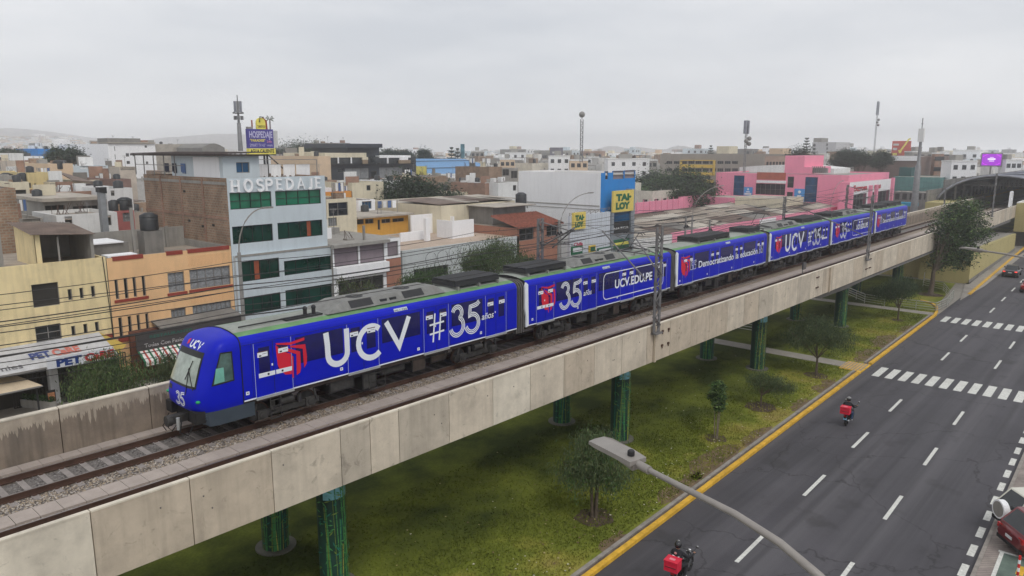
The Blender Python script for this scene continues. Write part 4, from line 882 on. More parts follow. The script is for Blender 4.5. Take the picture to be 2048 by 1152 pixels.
b.add([(8.5, 50.9, 3.0), (18.0, 50.9, 3.0), (18.0, 53.98, 3.95), (8.5, 53.98, 3.95)], [(0, 1, 2, 3)], M('dusty_white_sheet', (.50, .50, .51), sc=.5, var=.15, streak=.3, grime=.3)); b.add([(18.0, 50.9, 3.0), (19.3, 52.9, 3.0), (18.0, 53.98, 3.95)], [(0, 1, 2)], M('faded_yellow', (.50, .36, .08))); b.box(8.5, 18, 50.86, 50.9, 2.9, 3.02, m_frm); P('canopy_sheet', b, ta)
ux, uz = (1, 0, 0), (0, .955, .295)
b = MB(); letter(b, 'PET', (13.35, 52.0, 3.37), ux, uz, .8, M('faded_navy', (.05, .07, .2)), width=1.15, bold=.05); P('lettering', b, ta)
b = MB(); letter(b, 'CaRE', (14.6, 52.0, 3.37), ux, uz, .8, m_pkr, width=1.6, bold=.05); P('lettering', b, ta)
b = MB(); letter(b, 'Homies', (10.4, 51.3, 3.15), ux, uz, .6, M('faded_black', (.12, .12, .13)), width=2.3, bold=.01); P('lettering', b, ta)
Y = 50.2; xa, za = fy(*z2(345, 1085), Y); xb, zb_ = fy(*z2(820, 950), Y)
tb = board('pet_shop_sign', 'long white sign reading PETCARE in blue and red above the shop gate', xa, xb + .0, za, za + .75, Y, m_sgnw, [('PET', .5, .14, .46, 1.45, m_nav, .06), ('CaRE', 2.1, .14, .46, 1.75, m_srd, .06)])
def grille(name, label, X0, X1, Y, z0, z1, n, m=m_blkf, cat='gate'):
    t = T(name, label, cat, ((X0 + X1) / 2, Y, z0)); b = MB()
    for i in range(n + 1): x = X0 + (X1 - X0) * i / n; b.bar((x, Y, z0), (x, Y, z1), .045, m)
    P('bars', b, t); b = MB()
    for z in (z0 + .03, (z0 + z1) / 2, z1 - .03): b.box(X0, X1, Y - .03, Y + .03, z - .03, z + .03, m)
    P('frame', b, t)
grille('shop_gate', 'black barred gate left of the white shop pillar', 12.4, 14.2, 53.2, .12, 2.7, 12)
grille('shop_gate', 'wide black barred gate right of the white shop pillar', 14.9, 18.9, 52.2, .12, 2.7, 26)
ONE('shop_pillar', MB().box(14.3, 14.8, 52.4, 52.9, .12, 2.9, m_whw), 'white square pillar between the two shop gates', 'pillar')
ONE('shop_front_panel', MB().box(8, 18.8, 53.6, 53.9, .12, 2.9, m_open), 'dark shuttered shopfront behind the black gates', 'shopfront')
t = T('patio_parasol', 'pale square parasol roof at the far left edge of the pavement', 'parasol', (12.2, 50.6, .12)); b = MB(); b.add([(8.5, 50.2, 2.15), (13.3, 50.2, 2.1), (12.0, 53.4, 2.75), (8.5, 53.4, 2.8)], [(0, 1, 2, 3)], M('beige_canvas', (.58, .47, .33))); b.box(8.5, 13.3, 50.16, 50.2, 2.03, 2.12, m_frm); P('canvas', b, t); b = MB(); b.bar((13.0, 50.4, .12), (13.0, 50.4, 2.1), .09, m_blkf); b.bar((9.0, 50.4, .12), (9.0, 50.4, 2.1), .09, m_blkf); P('post', b, t)
b = MB(); xk, yk = gz(80, 818, .12); t = T('planter', 'grey concrete planter with low green plants by the gate', 'planter', (xk, yk, .12)); b.prism([(xk - .7, yk + 1.3, .65), (xk - .35, yk + 1.3, .65), (xk + .7, yk - .9, .65), (xk + .35, yk - .9, .65)], (0, 0, -.53), m_cgrey); P('box', b, t)
m_hedge = M('dark_hedge_leaf', (.03, .07, .02), sc=6, var=.5); b = MB()
for i in range(700):
    u = rnd.random(); x = xk - .5 + u * 1.05 + rnd.uniform(-.15, .15); y = yk + 1.25 - u * 2.1; z = .62 + rnd.random() * .3; a = rnd.uniform(0, 6.28); b.add([(x, y, z), (x + .09 * math.cos(a), y + .09 * math.sin(a), z + .05), (x + .05 * math.sin(a), y - .05 * math.cos(a), z + .11)], [(0, 1, 2)], m_hedge)
P('foliage', b, t)
xk, yk = gz(97, 820, .12); t = T('pavement_menu_board', 'narrow upright menu board with a dark frame on the pavement', 'sign', (xk, yk, .12)); b = MB(); b.box(xk, xk + .5, yk, yk + .06, .2, 1.35, m_blkf); b.box(xk + .06, xk + .44, yk - .01, yk, .3, 1.2, M('poster_orange', (.45, .2, .1), sc=5, var=.6)); P('board', b, t)
# peach building
S_ = []
for a, c in (((822, 430), (862, 570)), ((888, 419), (930, 565)), ((952, 411), (990, 553)), ((1018, 403), (1056, 546)), ((850, 704), (892, 845)), ((918, 694), (958, 830)), ((982, 684), (1018, 820)), ((1044, 674), (1080, 805))): S_.append(hS(z2(*a), z2(*c), YF, 'glass', 0))
BW = [hS(z2(1205, 383), z2(1335, 511), YF, 'curtain', 1, 1), hS(z2(1362, 360), z2(1664, 463), YF, 'curtain', 4, 1), hS(z2(1230, 647), z2(1348, 770), YF, 'curtain', 3, 1), hS(z2(1385, 617), z2(1672, 697), YF, 'curtain', 7, 1)]
to = building('peach_apartment_house', 'peach two-storey house with red sills and rows of tall slit windows', 18.95, 27.95, YF, 66, 8.95, m_oran, S=S_ + BW, par=.55, ms=m_cgrey)
def sill(par, h, m=m_redt, hh=.2, dx=.12, out=.07):
    b = MB(); b.box(h[0] - dx, h[1] + dx, YF - out, YF - .004, h[2] - hh, h[2] - .004, m); P('sill', b, par)
for h in BW[:2] + BW[3:]: sill(to, h)
sill(to, (S_[0][0], S_[3][1], min(S_[0][2], S_[3][2]), 0)); sill(to, (S_[4][0], S_[5][1] + .3, S_[4][2], 0), hh=.3)
for a, c in (((807, 265), (1032, 290)), ((1195, 232), (1315, 250)), ((1348, 210), (1650, 215))):
    x0, zz = fy(*z2(*a), YF); x1 = fy(*z2(*c), YF)[0]; b = MB(); b.box(x0, x1, YF - .05, YF + .17, 8.72, 9.0, m_redt); P('coping', b, to)
b = MB(); 
for i in range(30): x = BW[1][0] + (BW[1][1] - BW[1][0]) * i / 29; b.box(x - .02, x + .02, YF - .02, YF - .002, BW[1][3] + .25, 8.5, m_oran); b.box(x - .02, x + .02, YF - .02, YF - .002, BW[3][3] + .15, BW[1][2] - .4, m_oran)
P('ribbed_panel', b, to)
b = MB(); b.box(19.5, 22, 58.0, 60.8, 8.4, 9.5, m_cdark); b.box(19.4, 21.6, 57.8, 61, 9.5, 9.58, m_whw2); P('roof_room', b, to); b = MB(); b.box(19.4, 21.4, 55.0, 56.2, 8.4, 8.95, m_whw2); P('roof_box', b, to); b = MB(); b.box(23.0, 24.4, 57.6, 58.8, 8.4, 10.2, m_cdark); P('tank_block', b, to); b = MB(); b.box(19.3, 27.8, 61.5, 61.7, 8.4, 10.0, m_cgrey)
for x in (24.8, 26.2): b.box(x, x + .25, 61.28, 61.5, 8.4, 10.1, m_cgrey)
P('roof_wall', b, to); b = MB(); b.box(22.3, 22.5, 57.9, 58.1, 8.4, 12.0, m_cgrey); P('roof_post', b, to)
tank(23.7, 58.2, 10.2, 'black water tank on a cement block on the peach house roof', .65, 1.3, stand=.05)
b = MB(); b.tube([(18.9, 53.96, .2), (18.85, 53.95, 5), (18.7, 53.95, 9.1)], .03, m_blkf, 5); ONE('drain_cable', b, 'dark cable running down the joint between the yellow and peach houses', 'cable')
b = MB(); b.prism([(21.5, YF - .01, 4.15), (27.6, YF - .01, 4.15), (27.6, 52.4, 3.85), (21.5, 52.4, 3.85)], (0, 0, -.12), m_cdark); ONE('shop_awning_roof', b, 'flat grey canopy roof over the restaurant front', 'canopy')
x0, zt = fy(*z2(985, 905), 52.3)
tb = board('restaurant_sign', 'dark grey restaurant fascia with white script above the striped awning', x0, 27.6, 2.5, 3.75, 52.3, M('charcoal_board', (.06, .055, .055)), [('Todas Con Pasion Peru', .5, .2, .28, 3.8, M('sign_silver', (.42, .4, .4)), .02), ('RESTAURANTE', .9, .8, .2, 3.0, M('sign_dim_green', (.02, .12, .09)), .02)])
t = T('striped_awning', 'red, white and green striped awning over the restaurant door', 'awning', (22, 51.6, 2.3)); b = MB(); cs = (m_sgr, M('awning_white', (.72, .7, .66)), M('awning_red', (.42, .06, .05)), MATS['awning_white']); x = x0; i = 0
while x < 27.5:
    m = cs[i % 4]; w = .19 if i % 2 else .14; b.quad((x, 52.28, 2.5), (x + w, 52.28, 2.5), (x + w, 51.3, 1.95), (x, 51.3, 1.95), m); b.quad((x, 51.3, 1.95), (x + w, 51.3, 1.95), (x + w, 51.3, 1.62), (x, 51.3, 1.62), m); x += w; i += 1
P('fabric', b, t)
b = MB(); b.box(x0, 27.6, 53.3, 53.6, .12, 3.7, M('brown_door_wood', (.15, .06, .04), sc=4)); 
for i in range(26): b.bar((x0 + .25 * i, 52.6, .12), (x0 + .25 * i, 52.6, 2.0), .04, m_blkf)
ONE('barred_shopfront', b, 'brown barred restaurant front under the striped awning', 'shopfront')
# hotel
S_ = [hS(z4(72, 868), z4(400, 977), YF, 'green2', 3, 1, m_blkf), hS(z4(422, 855), z4(778, 948), YF, 'green2', 3, 1, m_blkf), hS(z4(92, 1128), z5(385, 148), YF, 'green', 3, 0, m_blkf), hS(z5(413, 22), z5(742, 110), YF, 'green', 3, 0, m_blkf)]
S2_ = [hS(z5(152, 302), z5(433, 410), YF - .35, 'green', 3, 0, m_blkf), hS(z5(460, 297), z5(806, 355), YF - .35, 'green', 3, 0, m_blkf), hS(z5(172, 560), z5(443, 640), YF - .35, 'green', 3, 0, m_blkf), hS(z5(470, 508), z5(818, 568), YF - .35, 'green', 3, 0, m_blkf)]
HX0, HX1, HZ_ = 27.98, 36.75, 14.12
th = building('hotel_building', 'tall pale blue hotel with green glass windows and bare brick side wall', HX0, HX1, YF, 69, HZ_, m_ltbl, S=S_, par=.25, ms=m_brick)
b = MB(); zl = 8.15; wall(b, 'S', YF - .35, HX0 + .1, HX1 + .1, 0, zl, S2_, m_ltbl); b.quad((HX0 + .1, YF - .35, zl), (HX1 + .1, YF - .35, zl), (HX1 + .1, YF, zl), (HX0 + .1, YF, zl), m_ltbl); b.quad((HX0 + .1, YF - .35, 0), (HX0 + .1, YF - .002, 0), (HX0 + .1, YF - .002, zl), (HX0 + .1, YF - .35, zl), m_ltbl); b.quad((HX1 + .1, YF - .35, 0), (HX1 + .1, YF - .002, 0), (HX1 + .1, YF - .002, zl), (HX1 + .1, YF - .35, zl), m_ltbl); b.box(HX0 + .1, HX1 + .1, YF - .40, YF - .352, zl - .1, zl + .06, m_cgrey); P('lower_front', b, th)
for h in S2_: window(th, 'S', YF - .35, h)
for h in (S_[3], S2_[0]):
    b = MB(); w = h[1] - h[0]; x = h[0] + w * (.66 if h is S_[3] else .35); b.box(x, x + .42, (YF if h is S_[3] else YF - .35) + .15, (YF if h is S_[3] else YF - .35) + .155, h[2] + .05, h[3] - .05, M('orange_curtain', (.30, .07, .03), sc=4)); P('curtain', b, th)
b = MB()
for y in (57.8, 61.6, 65.4): b.box(HX0 - .05, HX0 - .002, y, y + .3, 6, HZ_ - .1, m_brick2)
for z in (8.2, 10.9, 13.6): b.box(HX0 - .04, HX0 - .002, 54.2, 69, z, z + .22, m_cgrey if z > 13 else m_brick2)
for y, z in ((61, 12.8), (60.5, 10.4), (58.2, 10.1), (56.4, 10.3), (62, 9.0)): b.box(HX0 - .03, HX0 - .003, y, y + .35, z, z + .18, m_open)
P('brick_piers', b, th)
# serif facade letters
def glyph(ch):
    return {'H': [[(0, 0), (0, 1)], [(.62, 0), (.62, 1)], [(0, .5), (.62, .5)]], 'O': [arc(.36, .5, .36, .5, 0, 360, 22)], 'S': [arc(.3, .75, .26, .24, 20, 250, 10) + arc(.3, .26, .28, .26, 80, -160, 10)], 'P': [[(0, 0), (0, 1)], [(0, 1)] + arc(.3, .74, .27, .25, 90, -90, 8) + [(0, .49)]],
            'E': [[(0, 0), (0, 1)], [(0, .95), (.5, .95)], [(0, .5), (.4, .5)], [(0, .05), (.55, .05)]], 'D': [[(0, 0), (0, 1)], [(0, .96)] + arc(.22, .5, .42, .46, 90, -90, 10) + [(0, .04)]], 'A': [[(0, 0), (.34, 1), (.7, 0)], [(.15, .35), (.55, .35)]], 'J': [[(.35, 1), (.35, .25)] + arc(.17, .22, .18, .22, 0, -150, 6)]}[ch]
def serif(b, ch, x, z, h, Y, w, m, dep=.1):
    def fn(k): return lambda a, c: (a, Y - k, c)
    for i, st in enumerate(glyph(ch)):
        p = [(x + a * h, z + c * h) for a, c in st]; vert = abs(st[0][0] - st[-1][0]) < .4 and len(st) < 4; n0 = len(b.v)
        stroke(b, p, w if (vert or len(st) > 6) else w * .6, fn(dep + .002 * i), m)
        n = len(p); q = b.v[n0:]; b.add(q + [(v[0], Y, v[2]) for v in q], [(j, j + 1, j + 1 + 2 * n, j + 2 * n) for j in range(n - 1)] + [(n + j, n + j + 1, n + j + 1 + 2 * n, n + j + 2 * n) for j in range(n - 1)], m)
        if vert:
            for a, c in (st[0], st[-1]):
                if c in (0, 1): b.box(x + a * h - .13, x + a * h + .13, Y - dep - .006, Y - .001, z + c * h - .025 if c == 0 else z + h - .03, z + c * h + .035 if c == 0 else z + h + .03, m)
xs = [z4(v, 800)[0] for v in (80, 178, 275, 345, 428, 503, 588, 668, 728)]
for ch, px in zip('HOSPEDAJE', xs):
    x = fy(px, 368, YF)[0]; b = MB(); serif(b, ch, x + .06, 13.08, .86, YF - .004, .17, m_whw2, .14); P('letter', b, th)
# hotel roof: penthouse, canopy, laundry
PX0, PX1 = 27.98, 31.0
yA = fx(345, 352, PX0)[0]
tp = T('rooftop_room', 'pale grey rooftop room with a blue window under a brown metal roof', 'building', (29.5, 57, HZ_))
hw = hS(z1(1812, 632), z1(1920, 712), 54.4, 'blue', 1, 0, m_frm)
b = MB(); wall(b, 'S', 54.4, PX0, PX1, HZ_ - .2, 15.78, [hw], m_ltbl); b.quad((PX0, 54.4, HZ_), (PX0, yA, HZ_), (PX0, yA, 15.78), (PX0, 54.4, 15.78), m_ltbl); b.quad((PX1, 54.4, HZ_ - .2), (PX1, yA, HZ_ - .2), (PX1, yA, 15.78), (PX1, 54.4, 15.78), m_ltbl); b.quad((PX0, yA, HZ_), (PX1, yA, HZ_), (PX1, yA, 15.78), (PX0, yA, 15.78), m_ltbl); P('wall', b, tp)
window(tp, 'S', 54.4, hw)
ya, yb = fx(*z1(1490, 700), PX0)[0], fx(*z1(1688, 700), PX0)[0]; b = MB(); b.box(PX0 - .03, PX0 - .003, yb, ya, HZ_ + .02, 15.7, m_whw2); P('door_panel', b, tp)
b = MB(); m_dkr = M('dark_brown_metal_roof', (.045, .033, .03), sc=1, var=.3)
for k in range(60):
    y = 53.9 + k * .26; b.prism([(27.2, y, 15.92), (27.2, y + .13, 15.99), (27.2, y + .26, 15.92)], (4.2, 0, .12), m_dkr)
b.box(27.2, 31.4, 53.9, 69.5, 15.78, 15.90, m_dkr); P('metal_roof', b, tp)
b = MB()
for y in (61.5, 63.5, 65.5, 67.5, 69.3):
    for x in (27.5, 31.2): b.bar((x, y, HZ_), (x, y, 15.85), .07, m_frm)
b.bar((27.5, 60, 15.0), (27.5, 69.3, 15.0), .05, m_frm); P('posts', b, tp)
for i, (y, x, c, l) in enumerate(((62.2, 27.9, (.03, .03, .05), 'dark trousers hanging on the hotel roof line'), (63.6, 27.9, (.04, .05, .09), 'navy cloth bundle hanging on the hotel roof line'), (60.6, 27.9, (.12, .2, .4), 'light blue garment hanging beside the rooftop room'))):
    b = MB(); m = M('laundry_%s' % ('black', 'navy', 'blue')[i], c); n = 8
    for k in range(n): y0 = y + k * .1; b.box(x + .03 * (k % 2), x + .05 + .03 * (k % 2), y0, y0 + .1, 14.35 + .1 * ((k * 3) % 4), 15.15, m)
    ONE('laundry', b, l, 'laundry')
for i, (a, c) in enumerate(((515, 536), (541, 562), (566, 590), (592, 620))):
    x0, zt = fy(a, 328, 58); x1 = fy(c, 328, 58)[0]; b = MB(); n = 14; m = m_whw2 if i else M('pale_sheet', (.6, .6, .62)); vs = []
    for k in range(n + 1): x = x0 + (x1 - x0) * k / n; yy = 58 + .06 * math.sin(k * 1.9); vs += [(x, yy, zt - .05), (x + .02, yy + .05, 14.0 + .08 * math.sin(k))]
    b.add(vs, [(2 * k, 2 * k + 2, 2 * k + 3, 2 * k + 1) for k in range(n)], m, True)
    ONE('bed_sheet', b, ('grey-white sheet hanging next to the rooftop room', 'second white sheet from the left on the hotel roof', 'third white sheet from the left on the hotel roof', 'rightmost white sheet on the hotel roof line')[i], 'laundry', group='sheets drying on the hotel roof')
b = MB(); xa = fy(515, 325, 58)[0]; xb = fy(632, 325, 58)[0]; b.bar((xa, 57.9, 15.45), (xb, 57.9, 15.4), .05, m_frm); b.bar((xb, 57.9, 13.9), (xb, 57.9, 15.4), .06, m_frm); b.bar((xa, 57.9, 15.05), (xb, 57.9, 15.0), .03, m_frm); ONE('clothes_line_frame', b, 'thin grey pipe frame holding the clothes line on the hotel roof', 'frame')
# rooftop billboard
YB = 60.0
x0, zt = fy(*z4(213, 375), YB); x1, zb = fy(*z4(415, 525), YB); zc = fy(*z4(220, 570), YB)[1]
tb = T('hotel_billboard', 'purple rooftop billboard reading HOSPEDAJE PARADISE with yellow AGUA CALIENTE strip', 'billboard', ((x0 + x1) / 2, YB, HZ_))
m_purp = M('sign_violet', (.075, .06, .28), rough=.6, var=.15); m_lil = M('sign_pale_lilac', (.55, .53, .72), rough=.6); m_syl = M('sign_lemon', (.75, .66, .12), rough=.6)
w = x1 - x0; hh = zt - zb
b = MB(); b.box(x0, x1, YB, YB + .4, zb, zt, m_purp); b.box(x0 - .02, x1 + .12, YB - .05, YB + .4, zc, zb - .01, m_syl); b.box(x1 + .02, x1 + .55, YB + .2, YB + .6, zb + .1, zt - .1, m_frw); b.box(x0, x0 + w * .22, YB + .05, YB + .3, zt, zt + .18, m_cgrey); P('board', b, tb)
for s, xo, zo, h, ww, m, bo in (('HOSPEDAJE', .04, .56, .34, .92, m_lil, .02), ('"PARADISE"', .06, .35, .13, .60, m_syl, .03), ('SMART TV 43"', .04, .08, .17, .62, m_lil, .0), ('24h', .72, .30, .12, .2, M('sign_soft_pink', (.6, .25, .4)), .02), ('WIFI', .72, .1, .1, .22, m_lil, .01)):
    b = MB(); letter(b, s, (x0 + w * xo, YB - .012, zb + hh * zo), (1, 0, 0), (0, 0, 1), hh * h, m, width=w * ww, bold=bo); P('lettering', b, tb)
b = MB(); letter(b, 'AGUA CALIENTE', (x0 + .08, YB - .062, zc + .12), (1, 0, 0), (0, 0, 1), (zb - zc) * .62, m_blkf, width=w * .95, bold=.03); P('lettering', b, tb)
b = MB(); xd, zd = fy(*z4(315, 340), YB); b.prism([(xd - .42, YB - .02, zt), (xd + .42, YB - .02, zt), (xd + .42, YB - .02, zt + .55)] + [(xd + .42 * math.cos(R(a)), YB - .02, zt + .55 + .42 * math.sin(R(a))) for a in range(0, 181, 20)], (0, .2, 0), m_syl); b.prism([(xd + .45, YB + .1, zt), (xd + .68, YB + .1, zt), (xd + .62, YB + .1, zt + .75), (xd + .3, YB + .1, zt + 1.0)], (0, .2, 0), m_redt); b.tube([(xd - .15, YB - .06, zt + .6), (xd - .1, YB - .06, zt + 1.05), (xd + .25, YB - .06, zt + 1.0)], .05, m_blkf, 6); P('top_emblem', b, tb)
b = MB(); letter(b, 'TURISTICO', (xd - .38, YB - .035, zt + .12), (1, 0, 0), (0, 0, 1), .2, m_blkf, width=.75, bold=.02); P('lettering', b, tb)
b = MB(); xd, _ = fy(*z4(388, 340), YB); b.tube([(xd, YB + .1, zt), (xd + .02, YB + .1, zt + .9)], .05, m_rust, 6)
for a in (10, 45, 85, 130, 170, 215, 325): b.add([(xd, YB + .1, zt + .9), (xd + .28 * math.cos(R(a)), YB + .08, zt + 1.0 + .22 * math.sin(R(a))), (xd + .5 * math.cos(R(a)), YB + .1, zt + .88 + .36 * math.sin(R(a))), (xd + .25 * math.cos(R(a)), YB + .12, zt + .88 + .22 * math.sin(R(a)))], [(0, 1, 2, 3)], M('faded_palm_green', (.07, .09, .05)))
P('palm_cutout', b, tb)
b = MB(); xd, _ = fy(*z4(250, 340), YB); b.bar((xd, YB + .1, zt), (xd, YB + .1, zt + .75), .09, m_redt)
for px in (372, 350): xq = fy(*z4(px, 600), YB)[0]; b.bar((xq, YB + .2, 13.9), (xq, YB + .2, zc), .13, m_blkf)
xq = fy(*z4(372, 600), YB)[0]; b.bar((xq, YB + .2, zc), (fy(*z4(560, 730), YB)[0], YB + .2, 13.9), .08, m_blkf); P('support', b, tb)
# white balcony house
YW = 53.4
x0, zt = fy(*z8(135, 470), YW); x1, zb = fy(*z8(640, 590), YW); xm = fy(*z8(382, 500), YW)[0]; zlow = fy(*z8(642, 685), YW)[1]; xe = fy(*z8(785, 500), YW)[0]
tw = building('balcony_house', 'unfinished house with a white balcony box and bare concrete slab roof', x0 - .15, xe, YW, 63, zt + .3, m_whw2, mr=m_cgrey, S=[(x0, xm - .08, zb, zt, 'mauve', 0), (xm + .08, x1 - .1, zb, zt, 'mauve', 0), (x1 + .25, xe - .25, zb + .3, zt, 'mauve', 0), (x0 + .3, x1 - .3, .2, zlow - .35, 'open', 3)], par=.0, ms=m_cgrey)
b = MB(); b.box(x0 - .3, x1 + .2, YW - .5, YW - .002, zt + .02, zt + .3, m_cgrey); b.box(x0 - .15, x1, YW - .55, YW - .004, zlow, zb - .02, m_whw2); b.box(x1 + .05, xe, YW - .03, YW - .004, .1, zb + .1, m_brtw); P('balcony', b, tw)
clutter(tw, x0, xe, 54, 62, zt + .3, 7, 5)
b = MB(); zr = zt + .3; b.box(x0 + 3.8, x0 + 3.98, YW + .8, YW + .98, zr, zr + 1.3, m_cgrey); b.box(x0 + 2.0, x0 + 2.6, YW + 4, YW + 4.1, zr, zr + 1, m_whw2); P('roof_stub', b, tw)
# low grey-white house with big terrace
xg0 = fy(*z8(800, 480), YF)[0]; xg1 = fy(*z8(1940, 400), YF)[0]; zg = fy(*z8(1010, 470), YF)[1]
S_ = [hS(z8(895, 655), z8(1230, 660), YF, 'glass', 4)]; S_ = [(xg0 + 1.4, xg0 + 6.0, 3.9, 4.9, 'glass', 5), (xg0 + 8, xg0 + 12, 3.9, 4.9, 'glass', 4)]
tg = building('terrace_house', 'low pale grey house with wide tiled terrace and white roof walls', xg0, xg1, YF, 66, zg, M('pale_grey_render', (.52, .55, .55), sc=.5, var=.06, streak=.2), mr=M('terrace_tiles', (.42, .33, .26), sc=.5, var=.15), S=S_, par=.08)
b = MB(); zr = zg - .08
def pw(px0, px1, y0, y1, zt_, m=m_whw2, nm=None): pass
q0 = fy(*z8(785, 340), 60)[0]; q1 = fy(*z8(1045, 300), 60)[0]; zz = fy(*z8(900, 310), 60)[1]; b.box(q0, q1, 60, 60.18, zr, zz, m_whw2); P('roof_wall', b, tg); b = MB()
q0 = fy(*z8(890, 180), 64)[0]; q1 = fy(*z8(1195, 180), 64)[0]; zz = fy(*z8(900, 150), 64)[1]; b.box(q0, q1, 64, 64.2, zr, zz, m_whw2); b.box(q1 - .2, q1, 62, 64, zr, zz - .3, m_whw2); P('roof_wall', b, tg); b = MB()
q0 = fy(*z8(1035, 250), 58.5)[0]; zz = fy(*z8(1040, 180), 58.5)[1]; b.box(q0, q0 + .55, 58.5, 58.9, zr, zz, m_whw2); P('roof_pillar', b, tg); b = MB()
q0 = fy(*z8(1290, 200), 58)[0]; q1 = fy(*z8(1500, 200), 58)[0]; zz = fy(*z8(1400, 195), 58)[1]; b.box(q0, q1, 58, 58.15, zr, zz, m_whw2); b.box(q0, q0 + .15, 58.15, 60.5, zr, zz, m_whw2); P('roof_wall', b, tg)
# cream blank wall house behind the terrace
q0 = fy(*z8(1180, 60), 62.5)[0]; q1 = fy(*z8(1900, 90), 62.5)[0]; zz = fy(*z8(1180, 58), 62.5)[1]
tcw = building('cream_gable_house', 'cream house with a large blank stained side wall and sagging tin roof', q0, q1, 62.5, 76, zz, m_cream, mr=m_tin2, par=0.02)
for k in range(7):
    b = MB(); x = q0 + (q1 - q0) * k / 7; b.prism([(x, 62.2 + rnd.random(), zz + .08 + .05 * k), (x + 2.6, 62.0 + rnd.random(), zz + .15), (x + 2.7, 70, zz + .4), (x, 70, zz + .3)], (0, 0, .07), rnd.choice((m_tin, m_tin2))); P('roof_sheet', b, tcw)
# terracotta house with tiled roof
x0, zt = fy(1034, 457, YF); x1 = fy(*z6(695, 960), YF)[0]; ze = zt
S_ = [hS(z6(378, 990), z6(490, 1070), YF, 'glass', 1, 1), hS(z6(588, 970), z6(672, 1040), YF, 'glass', 1, 1), (x0 + .4, x0 + 2.6, 1.2, 3.2, 'glass', 1, 1), (x0 + 4.2, x0 + 6.4, 1.2, 3.2, 'glass', 1, 1)]
tt = building('tiled_roof_house', 'terracotta house with a sloping red tiled roof beside the white shop wall', x0, x1, YF, 64, ze, m_brtw, S=S_, par=0)
b = MB(); n = 24; za = fy(1052, 430, 57.5)[1]
for k in range(n):
    xx0 = x0 - .25 + (x1 - x0 + .3) * k / n; w = (x1 - x0 + .3) / n; b.prism([(xx0, YF - .5, ze + .02), (xx0 + w * .5, YF - .5, ze + .22), (xx0 + w, YF - .5, ze + .02)], (0, 4.3, za - ze + .15), M('clay_roof_tile', (.22, .075, .05), sc=3, var=.45))
P('tiled_roof', b, tt)
q = zt; b = MB(); b.box(x0 + 1.0, x1 - 1.0, 58.6, 63, ze, za + 1.1, m_cdark); b.box(x0 + .6, x1 - .2, 57.6, 63.4, za + 1.12, za + 1.2, m_tin2); P('roof_room', b, tt)
xq, zq = fy(*z6(392, 770), 62); tank(xq, 62, zq - 1.0, 'dark water tank beside the big white wall', .7, 1.6, stand=.4)
# blue tower and big white wall
x0, zt = fy(1202, 346, YF); x1 = fy(1271, 341, YF)[0]; yW = fx(1037, 341, x0)[0]
S_ = [hS(z6(1100, 545), z6(1180, 605), YF, 'mauve', 0), hS(z6(1190, 540), z6(1265, 598), YF, 'mauve', 0), hS(z6(1040, 548), z6(1060, 610), YF, 'glass', 0)]
tl = building('blue_shop_building', 'tall shop building with bright blue front and huge white side wall', x0, x1, YF, yW, zt, m_bluew, S=S_, par=.25, ms=m_whw2)
b = MB(); b.box(x0 - .06, x0 - .003, YF + .1, yW - .1, zt - 4.2, zt - 4.08, m_cgrey); b.box(x0 - .05, x0 - .003, YF + .1, yW - .1, zt - 4.65, zt - 4.58, m_cgrey); P('wall_ledge', b, tl)
def shopsign(name, label, tl_, br_, Y, th=.3):
    xa, za = fy(*tl_, Y); xb, zb = fy(*br_, Y); w, h = xb - xa, za - zb
    t = T(name, label, 'sign', ((xa + xb) / 2, Y, zb)); b = MB(); b.box(xa, xb, Y, Y + th, zb, za, M('sign_cream_yellow', (.74, .57, .13), rough=.5)); P('board', b, t)
    for s, z in (('TAI·', .54), ('LOY', .14)):
        b = MB(); letter(b, s, (xa + w * .11, Y - .02, zb + h * z), (1, 0, 0), (0, 0, 1), h * .30, m_sgr, width=w * (.76 if s[0] == 'T' else .70), bold=.075); P('lettering', b, t)
    return xa, xb, za, zb
xa, xb, za, zb = shopsign('shop_sign', 'large yellow TAI LOY sign on the glass tower of the blue building', z6(1105, 700), z6(1255, 848), 52.6)
t = T('glass_sign_tower', 'grey steel and glass pylon carrying the yellow sign', 'pylon', ((xa + xb) / 2, 53, 0)); b = MB(); m_al = M('aluminium_panel', (.30, .33, .36), rough=.4, metal=.3)
b.box(xa - .1, xa + .35, 52.7, 53.6, 0, zb - .1, m_al); b.box(xb - .35, xb + .45, 52.7, 53.6, 0, za + .1, m_al); b.box(xa - .1, xb + .45, 53.1, 53.6, 0, zb, m_al); P('frame', b, t)
for u, v, m, s, mm in ((.80, .97, m_bglass, '', None), (.55, .79, M('black_panel', (.02, .02, .022)), 'NAZCA', m_frw), (.22, .42, m_sgr, '', m_syl)):
    H_ = zb; z0_, z1_ = zb - 6.2 * (1 - u), zb - 6.2 * (1 - v); b = MB(); b.box(xa + .4, xb - .4, 52.9, 53.0, z0_, z1_, m); P('panel', b, t)
    if s: b = MB(); letter(b, s, (xa + .6, 52.88, z0_ + .5), (1, 0, 0), (0, 0, 1), .3, mm, width=xb - xa - 1.2, bold=.03); P('lettering', b, t)
    elif mm: b = MB(); b.box(xa + .5, xb - .5, 52.87, 52.9, z0_ + .5, z0_ + .85, mm); P('strip', b, t)
x0, zt = fy(1140, 432, 52.9); x1 = fy(1221, 420, 52.9)[0]
t = T('sign_wall', 'tall pale corrugated hoarding with truss on top beside the tower', 'wall', (x0, 53, 0)); b = MB(); m_hd = M('pale_hoarding', (.60, .63, .68), sc=.6, var=.06, streak=.2); b.box(x0, x1, 52.9, 53.2, 0, zt, m_hd)
n = 18
for k in range(n): b.box(x0 + (x1 - x0) * k / n, x0 + (x1 - x0) * k / n + .03, 52.86, 52.897, 0, zt, m_hd)
P('panel', b, t); b = MB(); b.bar((x0, 53, zt + .3), (x1, 53, zt + .5), .05, m_frm)
